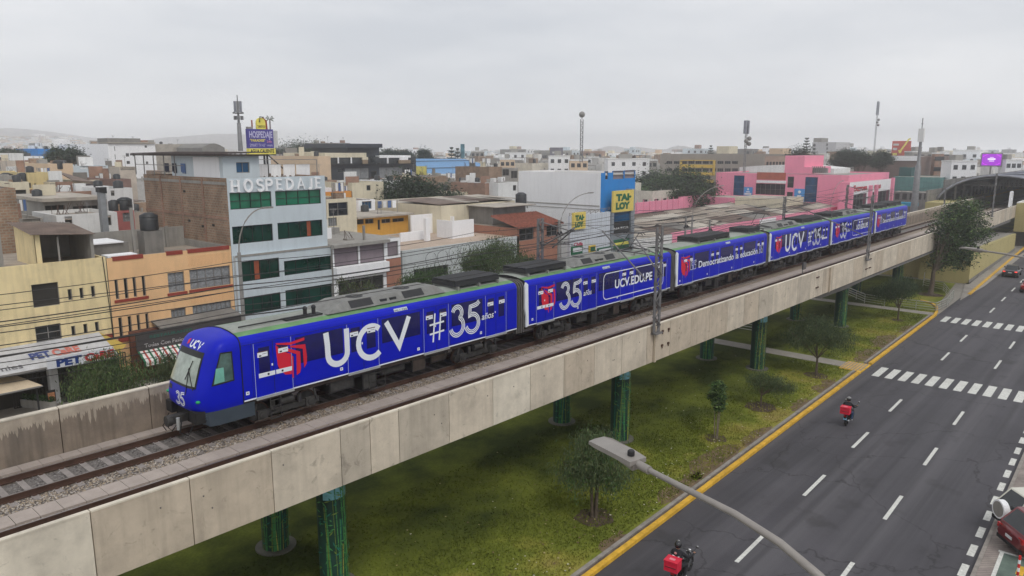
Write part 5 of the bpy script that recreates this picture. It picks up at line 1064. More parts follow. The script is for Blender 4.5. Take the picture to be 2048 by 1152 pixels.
for k in range(8): xx = x0 + (x1 - x0) * k / 8; b.bar((xx, 53, zt), (xx, 53, zt + .35), .05, m_frm); b.bar((xx, 53, zt), (xx + (x1 - x0) / 8, 53, zt + .4), .04, m_frm)
P('truss', b, t)
shopsign('shop_sign', 'smaller yellow TAI LOY sign on the pale hoarding', z6(798, 868), z6(888, 985), 52.6)
xa, za = fy(*z6(793, 1092), 52.5); tb = board('cafe_sign', 'small red lettered sign low on the pale hoarding', xa, xa + 2.2, za - .6, za, 52.5, m_hd, [('Chifa', .1, .1, .4, 1.8, M('sign_crimson', (.4, .01, .06)), .04)], th=.06)
for i, (a, c, m) in enumerate((((785, 1130), (865, 1152), m_sgr), ((920, 1120), (965, 1152), m_sgy), ((985, 1140), (1085, 1165), m_sgr))):
    xa, za = fy(*z6(*a), 51); xb, zb = fy(*z6(*c), 51); b = MB(); b.box(xa, xb, 51, 51.2, zb - .4, za, m); b.box(xa + .15, xb - .15, 50.97, 50.998, zb - .1, za - .15, m_sgnw if i != 1 else m_sgr); b.bar(((xa + xb) / 2, 51.1, 0), ((xa + xb) / 2, 51.1, zb - .4), .08, m_frm); ONE('street_sign', b, ('small dark green sign on a post low before the hoarding', 'narrow yellow sign on a post before the hoarding', 'wide dark green sign on a post beside the glass tower')[i], 'sign')
# ---------------------------------------------------------------- houses behind the front row (zf turns enlarged-photo readings into picture coordinates)
PLACED = []
def mh(label, zf, tl, xr, Y, dep, mw, mr=None, S=(), W_=(), par=.3, ms=None, name='house', cat='house', extra=7, seed=0, group=None):
    px, py = zf(*tl); x0, z = fy(px, py, Y); x1 = fy(zf(xr, tl[1])[0], py, Y)[0]
    Sh = [hS(zf(*h[0]), zf(*h[1]), Y, *h[2:]) for h in S]
    Sh = [h for h in Sh if x0 + .02 < h[0] < h[1] < x1 - .02 and h[3] < z - .02 and h[3] > h[2]]
    t = building(name, label, x0, x1, Y, Y + dep, z, mw, mr, S=Sh, par=par, ms=ms, group=group); PLACED.append((x0, x1, Y, Y + dep))
    if extra and dep > 2: clutter(t, x0, x1, Y, Y + dep, z - par, extra, seed or int(Y))
    return t, x0, x1, z
dk = lambda a, c, *k: (a, c) + (k or ('glass', 1))
mh('brown brick house cut by the left edge of the picture', z1, (-160, 838), 118, 63, 9, m_brick, m_cdark, par=.05)
mh('bare grey cement house behind the yellow house', z1, (10, 1075), 330, 68, 8, m_cgrey, m_roofd, S=[dk((175, 1070), (315, 1120), 'open', 1)], extra=5)
t, a, c, z = mh('wide low house with a heavy concrete slab roof and dark open storey', z1, (332, 935), 765, 73, 9, m_cgrey, m_cdark, S=[dk((345, 965), (500, 1015), 'open', 2), dk((560, 970), (755, 1012), 'open', 3)], par=.02, extra=3)
b = MB(); b.box(a - .3, c + .3, 72.3, 82, z + .01, z + .3, m_tin2); P('slab', b, t)
mh('pale washed house with dark doorways below the concrete slab house', z1, (430, 1040), 900, 66.5, 6, m_whw, m_roofd, S=[dk((495, 1050), (560, 1120), 'open', 0), dk((820, 1040), (860, 1115), 'open', 0)], extra=4)
mh('small pink walled house with a wide barred window', z1, (850, 1010), 1030, 69, 7, M('dusty_pink', (.42, .14, .13), sc=1), m_cdark, S=[dk((940, 1022), (1022, 1085), 'curtain', 3, 1)], par=.1)
mh('flaking whitewashed house by the hotel brick wall', z1, (815, 835), 1015, 78, 8, m_whw, m_cdark, S=[dk((850, 850), (882, 890))], extra=3)
mh('house with a dark reddish brick parapet band', z1, (410, 862), 755, 82, 8, m_brick2, m_cdark, par=.2)
mh('bright yellow house with slit windows and open stair', z1, (208, 712), 380, 92, 10, m_yelw, m_cream, S=[dk((222, 790), (242, 830), 'glass', 0), dk((262, 795), (280, 830), 'glass', 0)], par=.2)
mh('long yellow trimmed house with dark garage openings', z1, (95, 785), 220, 86, 8, m_cream, m_roofd, S=[dk((110, 845), (205, 880), 'open', 0)], par=.2)
t, a, c, z = mh('cream house with brown awnings below the yellow block', z1, (380, 785), 640, 90, 9, m_cream, m_cdark, S=[dk((385, 795), (455, 808), 'open', 0), dk((425, 830), (535, 870), 'open', 1), dk((578, 815), (650, 850), 'open', 0)])
b = MB(); b.prism([(a + 2, 89.2, z + .1), (c + 1, 89.2, z - .2), (c + .5, 97, z + .5), (a + 3, 97, z + .9)], (0, 0, .1), m_tin); P('awning', b, t)
mh('beige cube house with a round plaque and a brown door', z1, (372, 643), 558, 104, 10, M('sand_render', (.62, .47, .33), sc=.6, var=.08), m_whw, S=[dk((390, 700), (428, 760), 'open', 0)], par=.1)
mh('cream house with reddish brown framed windows', z1, (612, 770), 888, 97, 10, m_cream, m_roofd, S=[dk((645, 783), (725, 822), 'mauve', 2), dk((793, 780), (846, 820), 'glass', 1)])
mh('reddish plastered house beside the hotel top', z1, (890, 762), 1005, 92, 9, M('dull_red_render', (.22, .14, .12), sc=.8), m_cdark)
mh('long pale blue house with strip windows', z1, (556, 660), 830, 122, 12, m_ltbl, m_whw, S=[dk((615, 662), (680, 680), 'blue', 1), dk((780, 665), (815, 692), 'glass', 0)])
mh('low white house with a flat brown roof at the left edge', z1, (-60, 715), 205, 112, 10, m_whw2, m_roofd)
mh('cream house under a black water tank on the left', z1, (0, 790), 100, 98, 10, m_cream, m_tin2, par=.1)
mh('white house with a small dark window left of the beige cube', z1, (200, 672), 345, 128, 10, m_whw, m_roofd, S=[dk((282, 680), (316, 702))])
mh('whitish warehouse at the far left', z1, (-100, 562), 180, 172, 20, m_whw, m_tin2, par=.1)
mh('beige workshop in front of the whitish warehouse', z1, (48, 622), 180, 150, 14, M('beige_block', (.5, .43, .36), sc=.6), m_roofd)
mh('white block with a water tank between warehouse and blue hall', z1, (178, 585), 330, 182, 14, m_whw2, m_roofd, extra=3)
mh('hall with bright blue cladding above a navy wall', z1, (288, 527), 430, 196, 16, m_bluew, m_bluew, S=[dk((335, 566), (432, 636), 'blue', 0)], par=.4)
mh('cream stepped house in front of the trees', z1, (430, 604), 530, 150, 10, m_cream, m_roofd)
t, a, c, z = mh('grey concrete block with a dark upper gallery', z1, (530, 552), 810, 205, 20, m_cgrey, m_tin2, S=[dk((560, 592), (700, 636), 'open', 3), dk((720, 596), (790, 636), 'mauve', 2)], par=.2)
mh('tall bare cement wall block beside the white apartment block', z1, (640, 528), 800, 222, 14, m_cdark, m_tin)
# white apartment block
t, a, c, z = mh('tall white apartment block with scattered small square windows', z1, (826, 490), 1190, 170, 30, m_whw2, m_whw, S=[dk((876, 510), (886, 545), 'glass', 0), dk((965, 562), (993, 588), 'glass', 1), dk((1017, 563), (1035, 586), 'glass', 1), dk((1110, 500), (1130, 520), 'glass', 1), dk((880, 570), (890, 610), 'glass', 0), dk((972, 622), (1000, 645), 'glass', 1), dk((1120, 626), (1140, 645), 'glass', 1), dk((886, 635), (896, 670), 'glass', 0)], par=.2, cat='building', name='apartment_block')
b = MB(); b.box(a + .2, a + 7, 170.5, 176, z - .2, z + 1.2, m_cdark); b.box(a, c, 169.6, 176, z + .1, z + .35, m_tin2); P('roof_cap', b, t)
mh('low beige house with a terrace rail in front of the white block', z1, (915, 668), 1040, 128, 10, M('beige_block', (.5, .43, .36)), m_tin2, S=[dk((925, 672), (1035, 690), 'open', 5)])
mh('pale ribbed hall roof behind the hotel', z1, (1190, 492), 1560, 205, 25, m_tin2, m_tin2, par=.1)
t = T('arched_hall', 'dark arched hall roof peeking over the hotel canopy', 'hall', (0, 0, 0)); b = MB(); a, z = fy(*z1(1555, 520), 190); c = fy(*z1(1725, 520), 190)[0]; zt = fy(*z1(1640, 487), 190)[1]
b.prism([(a + (c - a) * k / 14, 190, z + (zt - z) * math.sin(math.pi * k / 14)) for k in range(15)] + [(c, 190, 2), (a, 190, 2)], (0, 20, 0), m_cdark); P('roof', b, t)
# grey duct
x0, zt = fy(*z1(762, 828), 62); x1 = fy(*z1(806, 828), 62)[0]
t = T('ventilation_duct', 'tall square grey ventilation duct with black mouth on the roofs', 'duct', (x0, 62, 8.4)); b = MB(); b.box(x0, x1, 62, 62.6, 8.4, zt, M('galvanised_sheet', (.22, .23, .24), rough=.5, sc=2)); b.box(x0 - .2, x1 + .2, 61.8, 62.8, 8.4, 9.8, m_frm); P('shaft', b, t); b = MB(); b.prism([(x0 - .05, 61.95, zt - .35), (x1 + .1, 61.95, zt - .45), (x1 + .1, 61.95, zt + .05), (x0 - .05, 61.95, zt)], (0, .72, 0), m_blkf); P('mouth', b, t)
for px, py, Y, l in ((50, 765, 97, 'black water tank lying on the cream house roof at the left'), (182, 765, 93, 'dark water tank next to the bright yellow house'), (960, 965, 70, 'ribbed grey water tank on the pink walled house'), (365, 880, 80, 'square dark tank on the roofs below the yellow block'), (450, 662, 104.5, 'small dark tank on the beige cube house')):
    a, z = fy(*z1(px, py), Y); tank(a, Y, z - .4, l, .6, 1.1, stand=.05)
# middle: houses between the hotel and the blue shop building
mh('cream two-storey house with a wide steel window right of the hotel', z4, (815, 918), 1045, 62, 9, m_cream, m_tin, S=[dk((832, 945), (985, 1038), 'glass', 1, 1), dk((830, 1060), (900, 1120), 'curtain', 3)], par=.15)
t, a, c, z = mh('ochre walled house with open dark upper windows', z4, (1050, 1065), 1445, 66, 9, m_ochre, m_tin, S=[dk((1052, 1072), (1105, 1105), 'open', 0), dk((1115, 1070), (1180, 1100), 'open', 1), dk((1210, 1075), (1232, 1150), 'open', 0), dk((1240, 1070), (1310, 1095), 'open', 1), dk((1325, 1065), (1415, 1085), 'open', 1)], par=.02)
b = MB(); b.box(a - .4, c + .3, 65.3, 75, z + .02, z + .2, m_tin2); P('eaves', b, t)
mh('white house with a deep blue window', z4, (1062, 925), 1190, 72, 8, m_whw2, m_tin, S=[dk((1090, 933), (1166, 988), 'blue', 2)], par=.1)
mh('orange and red trimmed house roof right of the hotel', z4, (812, 862), 1010, 74, 8, M('dull_orange', (.55, .24, .05), sc=.6), M('red_flat_roof', (.30, .10, .07), sc=.6), par=.1)
mh('cream terrace house with green square window', z4, (1015, 790), 1255, 84, 9, m_cream, m_cdark, S=[dk((1125, 808), (1158, 848), 'glass', 0)])
mh('white patio house left of the dark tree', z4, (1320, 775), 1430, 88, 8, m_whw2, m_tin, S=[])
mh('brown brick terrace house right of the hotel top', z4, (808, 775), 940, 92, 8, m_brick2, M('red_flat_roof', (.30, .10, .07)))
mh('red brick house with a chimney stack behind the dark tree', z4, (1575, 742), 1770, 100, 10, m_brick, m_cdark, par=.1)
mh('brick and cement house left of the red brick one', z4, (1440, 765), 1590, 96, 9, m_brick2, m_cdark, par=.1, extra=3)
mh('white annex with dark window at the blue hall', z4, (1780, 740), 1832, 112, 10, m_whw2, m_cdark, S=[dk((1785, 775), (1820, 820), 'open', 0)], par=.1)
mh('lemon yellow house in front of the blue roof', z4, (1490, 665), 1588, 120, 10, M('lemon_render', (.55, .50, .14), sc=.6), m_roofd, par=.1)
mh('cream walls with sagging cloth roof beyond the terrace', z4, (1875, 860), 2010, 88, 10, m_cream, m_roofd, par=.1)
mh('brown brick block at the foot of the blue roof', z4, (1840, 785), 1990, 104, 10, m_brick2, m_tin2, par=.1)
# dark office building
t, a, c, z = mh('low modern black office building with white window panels', z4, (850, 620), 1505, 118, 22, M('charcoal_cladding', (.035, .042, .055), rough=.5, sc=.6, var=.15), m_cdark,
    S=[dk((905, 680), (950, 712), 'glass', 0), dk((960, 680), (1145, 755), 'curtain', 2), dk((1222, 672), (1405, 748), 'curtain', 2), dk((1160, 700), (1205, 760), 'glass', 0), dk((1410, 670), (1460, 720), 'glass', 1)], par=.2, name='office_building', cat='building')
b = MB(); ch = MATS['charcoal_cladding']; Yq = 119
def qb(p, q, Y, d, m, bb): a_, v_ = fy(*z4(*p), Y); c_, u_ = fy(*z4(*q), Y); bb.box(a_, c_, Y, Y + d, u_, v_, m)
qb((985, 520), (1228, 700), 118.4, 12, ch, b); qb((970, 488), (1248, 521), 117.2, 14, ch, b); qb((810, 595), (1165, 643), 117.3, 1, m_glass, b); qb((1165, 590), (1505, 640), 117.3, 1, m_glass, b); P('upper_storey', b, t)
b = MB(); qb((805, 560), (1125, 594), 117.1, 14, m_cream, b); qb((1225, 580), (1465, 596), 117.1, 14, m_whw2, b)
for k in (905, 1005, 1095, 1285, 1380): qb((k, 594), (k + 10, 640), 117.0, .2, m_whw2, b)
P('roof_band', b, t); b = MB(); qb((1385, 590), (1445, 615), 116.9, .3, m_whw2, b); qb((1375, 615), (1465, 640), 116.8, .3, M('timber_rail', (.25, .19, .13)), b); qb((1095, 592), (1138, 612), 116.9, .3, m_cream, b); qb((1097, 613), (1137, 643), 116.8, .3, MATS['timber_rail'], b); P('balcony', b, t)
mh('sand coloured side wing left of the black office building', z4, (752, 585), 848, 116, 16, M('sand_render', (.62, .47, .33)), m_tin2, par=.1)
mh('white blank walled house behind the laundry', z4, (522, 583), 760, 126, 12, m_whw2, m_tin, par=.1)
mh('small orange railed terrace house far behind the billboard', z4, (440, 585), 522, 140, 12, M('dull_orange', (.55, .24, .05)), m_tin, par=.3)
mh('grey stacked office with white bands behind the black office', z4, (905, 483), 1000, 170, 16, m_cgrey, m_cdark, S=[dk((910, 500), (990, 508), 'glass', 3), dk((910, 520), (985, 530), 'glass', 3)])
mh('pale pink plastered house far behind the trees', z4, (780, 510), 845, 185, 12, M('pale_rose', (.5, .25, .24)), m_cdark, par=.1)
mh('small green walled house on the skyline', z4, (845, 498), 900, 190, 12, M('mint_render', (.12, .42, .28)), m_cdark, par=.1)
# big blue roof
t = T('blue_roof_hall', 'long sports hall with a wide sky blue metal roof', 'hall', (0, 0, 0)); x0, z0_ = fy(*z4(1490, 600), 138); m_blr = M('sky_blue_metal_roof', (.085, .24, .46), rough=.5, sc=.3, var=.1)
pA = (*((fy(*z4(1500, 668), 134)[0]), 134), fy(*z4(1500, 668), 134)[1]); xr_, zr_ = fy(*z4(1995, 750), 134)
xl, zl2 = fy(*z4(1500, 600), 152); xm2, zm2 = fy(*z4(1760, 598), 152); xe2, ze2 = fy(*z4(2080, 700), 152)
b = MB(); b.add([(pA[0], 134, pA[2] - 1.8), (xr_ + 12, 134, pA[2] - 1.8), (xr_ + 12, 152, zl2 - .3), (pA[0], 152, zl2)], [(0, 1, 2, 3)], m_blr)
b.add([(pA[0], 152, zl2), (xr_ + 12, 152, zl2 - .3), (xr_ + 12, 172, pA[2] - 1.8), (pA[0], 172, pA[2] - 1.8)], [(0, 1, 2, 3)], m_blr); b.quad((pA[0], 134, 2), (pA[0], 172, 2), (pA[0], 172, pA[2] - 1.8), (pA[0], 134, pA[2] - 1.8), m_whw)
b.add([(pA[0], 134, pA[2] - 1.8), (pA[0], 172, pA[2] - 1.8), (pA[0], 152, zl2)], [(0, 1, 2)], m_whw); b.quad((pA[0], 134, 2), (xr_ + 12, 134, 2), (xr_ + 12, 134, pA[2] - 1.8), (pA[0], 134, pA[2] - 1.8), m_whw)
P('roof', b, t); b = MB(); 
for k in range(2): y = 140 + 8 * k; zz = pA[2] - 1.8 + (zl2 - pA[2] + 1.8) * (y - 134) / 18; b.bar((pA[0], y, zz + .06), (xr_ + 12, y, zz + .06), .15, m_blkf)
P('ridge_strip', b, t); PLACED.append((pA[0], xr_ + 12, 134, 172))
# right of centre: brick houses left of the white wall (z6)
mh('brick house with open concrete floors left of the white wall', z6, (145, 515), 245, 96, 9, m_brick, m_cdark, par=.1)
mh('half built concrete house left of the white wall', z6, (247, 525), 368, 98, 9, m_cgrey, m_cdark, S=[dk((250, 530), (300, 580), 'open', 1), dk((315, 545), (365, 600), 'open', 1)], par=.1)
mh('small brick and pink house next to the big white wall', z6, (115, 640), 215, 84, 8, m_brick2, m_tin, par=.1)
mh('white and pink house with an orange door by the white wall', z6, (215, 636), 365, 82, 8, m_whw, m_tin, S=[dk((330, 655), (356, 695), 'open', 0)], par=.1)
mh('timber sided shack behind the cream gable house', z6, (0, 640), 105, 90, 8, M('weathered_timber', (.28, .23, .18), sc=2), m_tin2, S=[dk((75, 643), (108, 690), 'open', 0)], par=.1)
# gap-filling yards between: market roofs with corrugated sheets
MK = T('market_building', 'long market hall with many overlapping rusty corrugated roofs beside the avenue', 'market', (100, 60, 0)); b = MB(); b.box(83, 95.7, 54, 54.3, 0, 4.2, m_whw); b.box(83, 83.3, 54.3, 80, 0, 4.2, m_whw); P('wall', b, MK)
q = random.Random(5)
for k in range(4):
    y0 = 54.6 + k * 4.3; zz = 4.05 + k * .06; b = MB(); x = 82.5 + k * 1.2
    while x < 168:
        w = q.uniform(3.0, 8.0); dz = q.uniform(-.18, .18); m = q.choice((m_tin2, m_tin, m_roofd, m_cdark, M('pale_fibre_sheet', (.46, .42, .36), sc=.7, var=.25, grime=.45))); n = 10
        for i in range(n):
            a = x + w * i / n; b.add([(a, y0 - .5, zz + dz), (a + w / n * .5, y0 - .5, zz + dz + .09), (a + w / n, y0 - .5, zz + dz), (a, y0 + 4.4, zz + dz + .5), (a + w / n * .5, y0 + 4.4, zz + dz + .84), (a + w / n, y0 + 4.4, zz + dz + .5)], [(0, 1, 4, 3), (1, 2, 5, 4)], m)
        if q.random() < .25:
            b.add([(x + 1, y0 + 1, zz + .45)] + [(x + 1 + .3 * i, y0 + 1, zz + .4 + .35 * math.sin(i / 8 * math.pi)) for i in range(1, 8)] + [(x + 3.4, y0 + 1, zz + .45)], [tuple(range(9))], m_open)
        x += w - .05
    b.box(83, 168, y0 + 4.2, y0 + 4.4, zz - .5, zz + .80, m_open); P('corrugated_roof', b, MK)
PLACED.append((82, 175, 54, 80))
t, a, c, z = mh('low pink wall of the fenced court behind the market roofs', z6, (1282, 790), 1640, 78, .4, m_pinkw, m_pinkw, par=0, name='pink_wall', cat='wall')
b = MB()
for k in range(9): x = a + (c - a) * k / 8; b.box(x, x + .15, 77.9, 77.97, 0, z + .5, m_pinkw)
P('pilaster', b, t)
mh('taller rounded pink wall section behind the market roofs', z6, (1625, 745), 2000, 78.6, .5, m_pinkw, m_pinkw, par=0, name='pink_wall', cat='wall')
# big pink complex faces the left of the picture
def mw(label, zf, tl, br, X, wX, mwl, mr=None, Wh=(), par=.3, name='building', cat='building', ms=None, S=()):
    """a building whose broad side faces the left; tl and br are the corners of that side"""
    yA, z = fx(*zf(*tl), X); yB = fx(*zf(*br), X)[0]; W2 = [hW(zf(*h[0]), zf(*h[1]), X, *h[2:]) for h in Wh]
    W2 = [h for h in W2 if yB < h[0] < h[1] < yA and h[3] < z and h[3] > h[2]]
    t = building(name, label, X, X + wX, yB, yA, z, mwl, mr, S=S, Wd=W2, par=par, ms=mwl); PLACED.append((X, X + wX, yB, yA)); return t, yB, yA, z
XP = 168
t, yB, yA, z = mw('large flat pink shopping block with tall dark window strips', z7, (135, 678), (1225, 688), XP, 30, m_pinkw, m_cgrey, Wh=[dk((280, 702), (357, 870), 'blue', 0, 2), dk((868, 715), (955, 925), 'blue', 0, 2), dk((1172, 715), (1216, 908), 'blue', 0, 2), dk((722, 712), (768, 805), 'glass', 0, 1), dk((715, 838), (760, 895), 'open', 0), dk((460, 768), (697, 868), 'glass', 5, 1)], name='pink_mall')
def qw(bb, p, q, X, d, m, zf=z7): yA_, v_ = fx(*zf(*p), X); yB_, u_ = fx(*zf(*q), X); bb.box(X, X + d, yB_, yA_, u_, v_, m)
b = MB(); qw(b, (470, 676), (702, 742), XP - .15, .14, M('brick_red_band', (.40, .11, .07), sc=.6)); P('red_band', b, t)
b = MB(); qw(b, (465, 742), (702, 770), XP - .5, .48, m_whw2); qw(b, (455, 870), (660, 888), XP - .5, .48, m_whw2); P('white_ledge', b, t)
b = MB(); qw(b, (703, 540), (852, 690), XP - .1, 12, m_pinkw); qw(b, (790, 632), (918, 690), XP - .05, 12, m_pinkw); P('tower', b, t)
b = MB(); qw(b, (918, 640), (1040, 684), XP + .5, 1, m_frm)
for k in range(7): qw(b, (920 + k * 17, 628), (924 + k * 17, 684), XP + .3, .2, m_frm)
P('roof_machinery', b, t)
m_ban = M('banner_sky_blue', (.06, .30, .66), rough=.6)
for i, (p, q_, l) in enumerate((((362, 798), (428, 870), 'light blue banner left of the red band on the pink mall'), ((778, 812), (855, 920), 'light blue banner right of the pink tower on the mall'))):
    t = T('banner', l, 'banner', (XP - .3, 80, 3)); b = MB(); qw(b, p, q_, XP - .3, .1, m_ban); P('cloth', b, t); b = MB(); yA_, v_ = fx(*z7(*p), XP - .32); yB_, u_ = fx(*z7(*q_), XP - .32); h = v_ - u_; w = yA_ - yB_
    b.box(XP - .33, XP - .31, yB_ + w * .1, yA_ - w * .1, u_ + h * .1, u_ + h * .3, m_whw2); b.box(XP - .33, XP - .31, yB_ + w * .3, yA_ - w * .3, u_ + h * .38, u_ + h * .5, m_whw2); b.ball((XP - .33, (yA_ + yB_) / 2, u_ + h * .75), h * .12, m_whw2, 10, 6, sx=.1); P('print', b, t)
t, yB, yA, z = mw('low cream painted market wall in front of the pink mall', z7, (290, 880), (700, 930), 150, 10, m_cream, m_tin2, par=.05, name='market_wall', cat='wall')
t, yB, yA, z = mw('long low pink wall behind the far train cars', z7, (-60, 872), (285, 880), 152, 8, m_pinkw, m_tin2, par=.05, name='pink_wall', cat='wall')
t = T('pink_street_wall', 'long pink street wall in front of the market roofs with a white painted panel', 'wall', (150, 54, 0)); b = MB(); xa, za = fy(1400, 478, 54.6); xb = fy(1690, 440, 54.6)[0]; b.box(95.8, 196, 54, 54.3, 0, 4.35, m_pinkw); b.box(126, 133, 53.9, 53.99, 1, 4.2, m_whw2); P('wall', b, t)
b = MB(); letter(b, 'Plaza', (126.6, 53.88, 1.8), (1, 0, 0), (0, 0, 1), 1.6, M('sign_maroon', (.22, .03, .05)), width=5.6, bold=.03); P('lettering', b, t)
# white and red fronted mall entrance on the right end
xa, za = fy(*zs(0, 762), 50.5); xb, zb = fy(*zs(350, 715), 50.5); t = building('mall_entrance', 'white fronted mall entrance with red lettering and pink pillars', xa, xb, 50.5, 52.6, za, m_whw2, m_tin2, S=[(xa + 1, xa + 12, .5, za - 2.6, 'glass', 4, 1), (xa + 16, xb - 1, .5, za - 2.6, 'glass', 4, 1)], par=.2, ms=m_pinkw); PLACED.append((xa, xb, 50, 75))
for s, u, w in (('Excross', .08, .3), ('mas', .55, .16)):
    b = MB(); letter(b, s, (xa + (xb - xa) * u, 50.45, za - 1.9), (1, 0, 0), (0, 0, 1), 1.2, m_srd, width=(xb - xa) * w, bold=.05); P('lettering', b, t)
b = MB()
for u in (.0, .42, .56, .97): b.box(xa + (xb - xa) * u, xa + (xb - xa) * u + 1.0, 49.9, 50.49, 0, za - 1.0 + (1.2 if u > .9 else 0), m_pinkw)
P('pillar', b, t)
t = T('white_arched_roof', 'white curved roof behind the mall entrance', 'roof', (xa, 75, 9)); b = MB(); n = 12; x0_, z0_ = fx(*z7(1060, 690), 190); b.prism([(186, 62 + 24 * k / n, 10.2 + 2.4 * math.sin(math.pi * (.25 + .5 * k / n))) for k in range(n + 1)] + [(186, 86, 8), (186, 62, 8)], (12, 0, 0), m_whw); P('shell', b, t)
t, yB, yA, z = mw('long brown hall with a white roof edge behind the mall', z7, (1230, 545), (1800, 545), 235, 40, M('brown_cladding', (.17, .12, .10), sc=.4, var=.1), m_whw, par=.2, name='brown_hall')
b = MB(); b.box(234.7, 234.95, yB, yA, z - 1.2, z + .2, m_whw2); P('fascia', b, t)
t, yB, yA, z = mw('teal glazed hall between the mall and the station', zs, (360, 712), (748, 826), 222, 14, M('teal_mesh', (.11, .26, .25), sc=.5, var=.2, streak=.3), m_tin2, par=.1, name='teal_hall')
t, yB, yA, z = mw('cream warehouse end right of the teal hall', zs, (745, 690), (905, 780), 232, 14, m_cream, m_tin2, par=.1, name='warehouse')
t, yB, yA, z = mw('small dark green clad roof block above the teal hall', zs, (408, 636), (502, 690), 228, 8, M('dark_teal', (.02, .09, .09)), m_cdark, par=.1, name='roof_block')
t = T('blue_awning', 'bright cyan awning low in front of the teal hall', 'awning', (200, 60, 3)); b = MB(); qw(b, (340, 922), (540, 960), 200, 2.5, M('cyan_canvas', (.01, .30, .48)), zs); P('canvas', b, t)
t, yB, yA, z = mw('dark cluttered shopfronts below the teal hall', zs, (352, 835), (735, 940), 206, 6, m_cdark, m_tin2, Wh=[dk((370 + 60 * k, 850), (405 + 60 * k, 905), 'open', 0) for k in range(6)], par=.1, name='shopfront_row')
# grey and yellow apartment building
XA = 205
Wh = []
for r_, (a, c) in enumerate(((468, 492), (524, 550), (583, 608))):
    for k in range(11):
        p = 1452 + k * 56 if r_ < 2 else 1740 + k * 62
        if r_ == 2 and k > 1: break
        Wh.append(dk((p, a), (p + 44, c), 'glass', 2))
t, yB, yA, z = mw('long grey apartment building with yellow balcony bays', z6, (1462, 414), (2560, 418), XA, 16, M('grey_stucco', (.30, .27, .235), sc=.5, var=.1, streak=.15), m_cdark, Wh=Wh, par=.5, name='apartment_building')
b = MB(); m_yb = M('mustard_panel', (.62, .42, .07), sc=.6, var=.08)
for p, q_ in (((1615, 494), (1868, 522)), ((1615, 552), (1868, 580)), ((1740, 610), (1868, 636)), ((2330, 494), (2450, 522)), ((2330, 552), (2450, 575))): qw(b, p, q_, XA - .5, .48, m_yb, z6)
for p in (1612, 1866, 2328, 2450): qw(b, (p, 462), (p + 8, 580), XA - .5, .48, m_yb, z6)
qw(b, (1615, 460), (1868, 468), XA - .5, .48, m_yb, z6); P('balcony_bay', b, t)
b = MB(); qw(b, (1895, 355), (1985, 412), XA + 2, 6, m_cream, z6); qw(b, (2300, 372), (2400, 416), XA + 2, 6, M('sand_render', (.62, .47, .33)), z6); P('roof_room', b, t)
t, yB, yA, z = mw('brown apartment wing with vertical fins beside the pink tower', z7, (535, 545), (700, 560), 190, 12, M('brown_stucco', (.33, .24, .19), sc=.5), m_cdark, Wh=[dk((545 + 26 * k, 590), (560 + 26 * k, 660), 'open', 0) for k in range(6)], par=.3, name='apartment_wing')
# tall grey slab on the skyline
t, yB, yA, z = mw('tall pale grey slab tower with a narrow window column', z7, (925, 430), (1122, 428), 330, 18, M('pale_grey_tower', (.50, .50, .51), sc=.3, var=.05), m_cdark, Wh=[dk((1040, 440 + 32 * k), (1050, 460 + 32 * k), 'glass', 0) for k in range(5)] + [dk((930, 445 + 32 * k), (950, 465 + 32 * k), 'glass', 1) for k in range(4)], par=.5, name='slab_tower')
b = MB(); qw(b, (935, 395), (1000, 428), 334, 8, m_cgrey); P('roof_room', b, t)
# billboards far right
t = T('billboard', 'red fast food billboard with a yellow swoosh on the skyline', 'billboard', fd(1805, 300, 300)); px0, px1 = zs(348, 420), zs(508, 580)
X_, Y_, _ = fd(1803, 301, 300); 
def faceboard(px0, py0, px1, py1, d):
    """corner points of an upright board that faces the camera side at distance d"""
    A = fd(px0, py0, d); B_ = fd(px1, py0, d); zt = A[2]; zb = fd((px0 + px1) / 2, py1, d)[2]; return Vector((A[0], A[1], 0)), Vector((B_[0], B_[1], 0)), zt, zb
def fb(px0, py0, px1, py1, d):
    A, B_, zt, zb = faceboard(px0, py0, px1, py1, d); ux = (B_ - A).normalized(); n = Vector((ux.y, -ux.x, 0)); return A, B_, zt, zb, ux, n
A, B_, zt, zb, ux, n = fb(1785, 282, 1823, 312, 300)
if n.dot(A) > 0: n = -n
def slab(b, A, ux, w0, w1, z0, z1, n, off, th, m): b.prism([tuple(A + ux * a + n * off + Vector((0, 0, z))) for a, z in ((w0, z0), (w1, z0), (w1, z1), (w0, z1))], -n * th, m)
w = (B_ - A).length; H_ = zt - zb; b = MB(); slab(b, A, ux, 0, w, zb, zt, n, 0, .8, M('billboard_red', (.48, .07, .05), rough=.6)); slab(b, A, ux, w * .5, w * 1.02, zb - 4, zt - H_ * .45, n, .3, .5, MATS['billboard_red']); P('board', b, t)
b = MB(); stroke(b, [(w * .45, zb + 1), (w * .52, zb + H_ * .45), (w * .68, zb + H_ * .75), (w * .85, zb + H_ * 1.1), (w * .95, zt + .8)], .55, lambda a, z: tuple(A + ux * a + n * .4 + Vector((0, 0, z))), m_syl); stroke(b, [(w * .38, zb + H_ * .4), (w * .45, zb + 1)], .5, lambda a, z: tuple(A + ux * a + n * .42 + Vector((0, 0, z))), m_syl)
slab(b, A, ux, w * .06, w * .36, zt - 1.6, zt - .9, n, .1, .05, m_frw); slab(b, A, ux, w * .06, w * .28, zt - 3.2, zt - 2.4, n, .1, .05, m_frw); slab(b, A, ux, w * .06, w * .3, zt - 5.0, zt - 4.2, n, .1, .05, m_syl); slab(b, A, ux, w * .7, w * .92, zb - 1.5, zb - .6, n, .5, .05, m_frw); P('print', b, t)
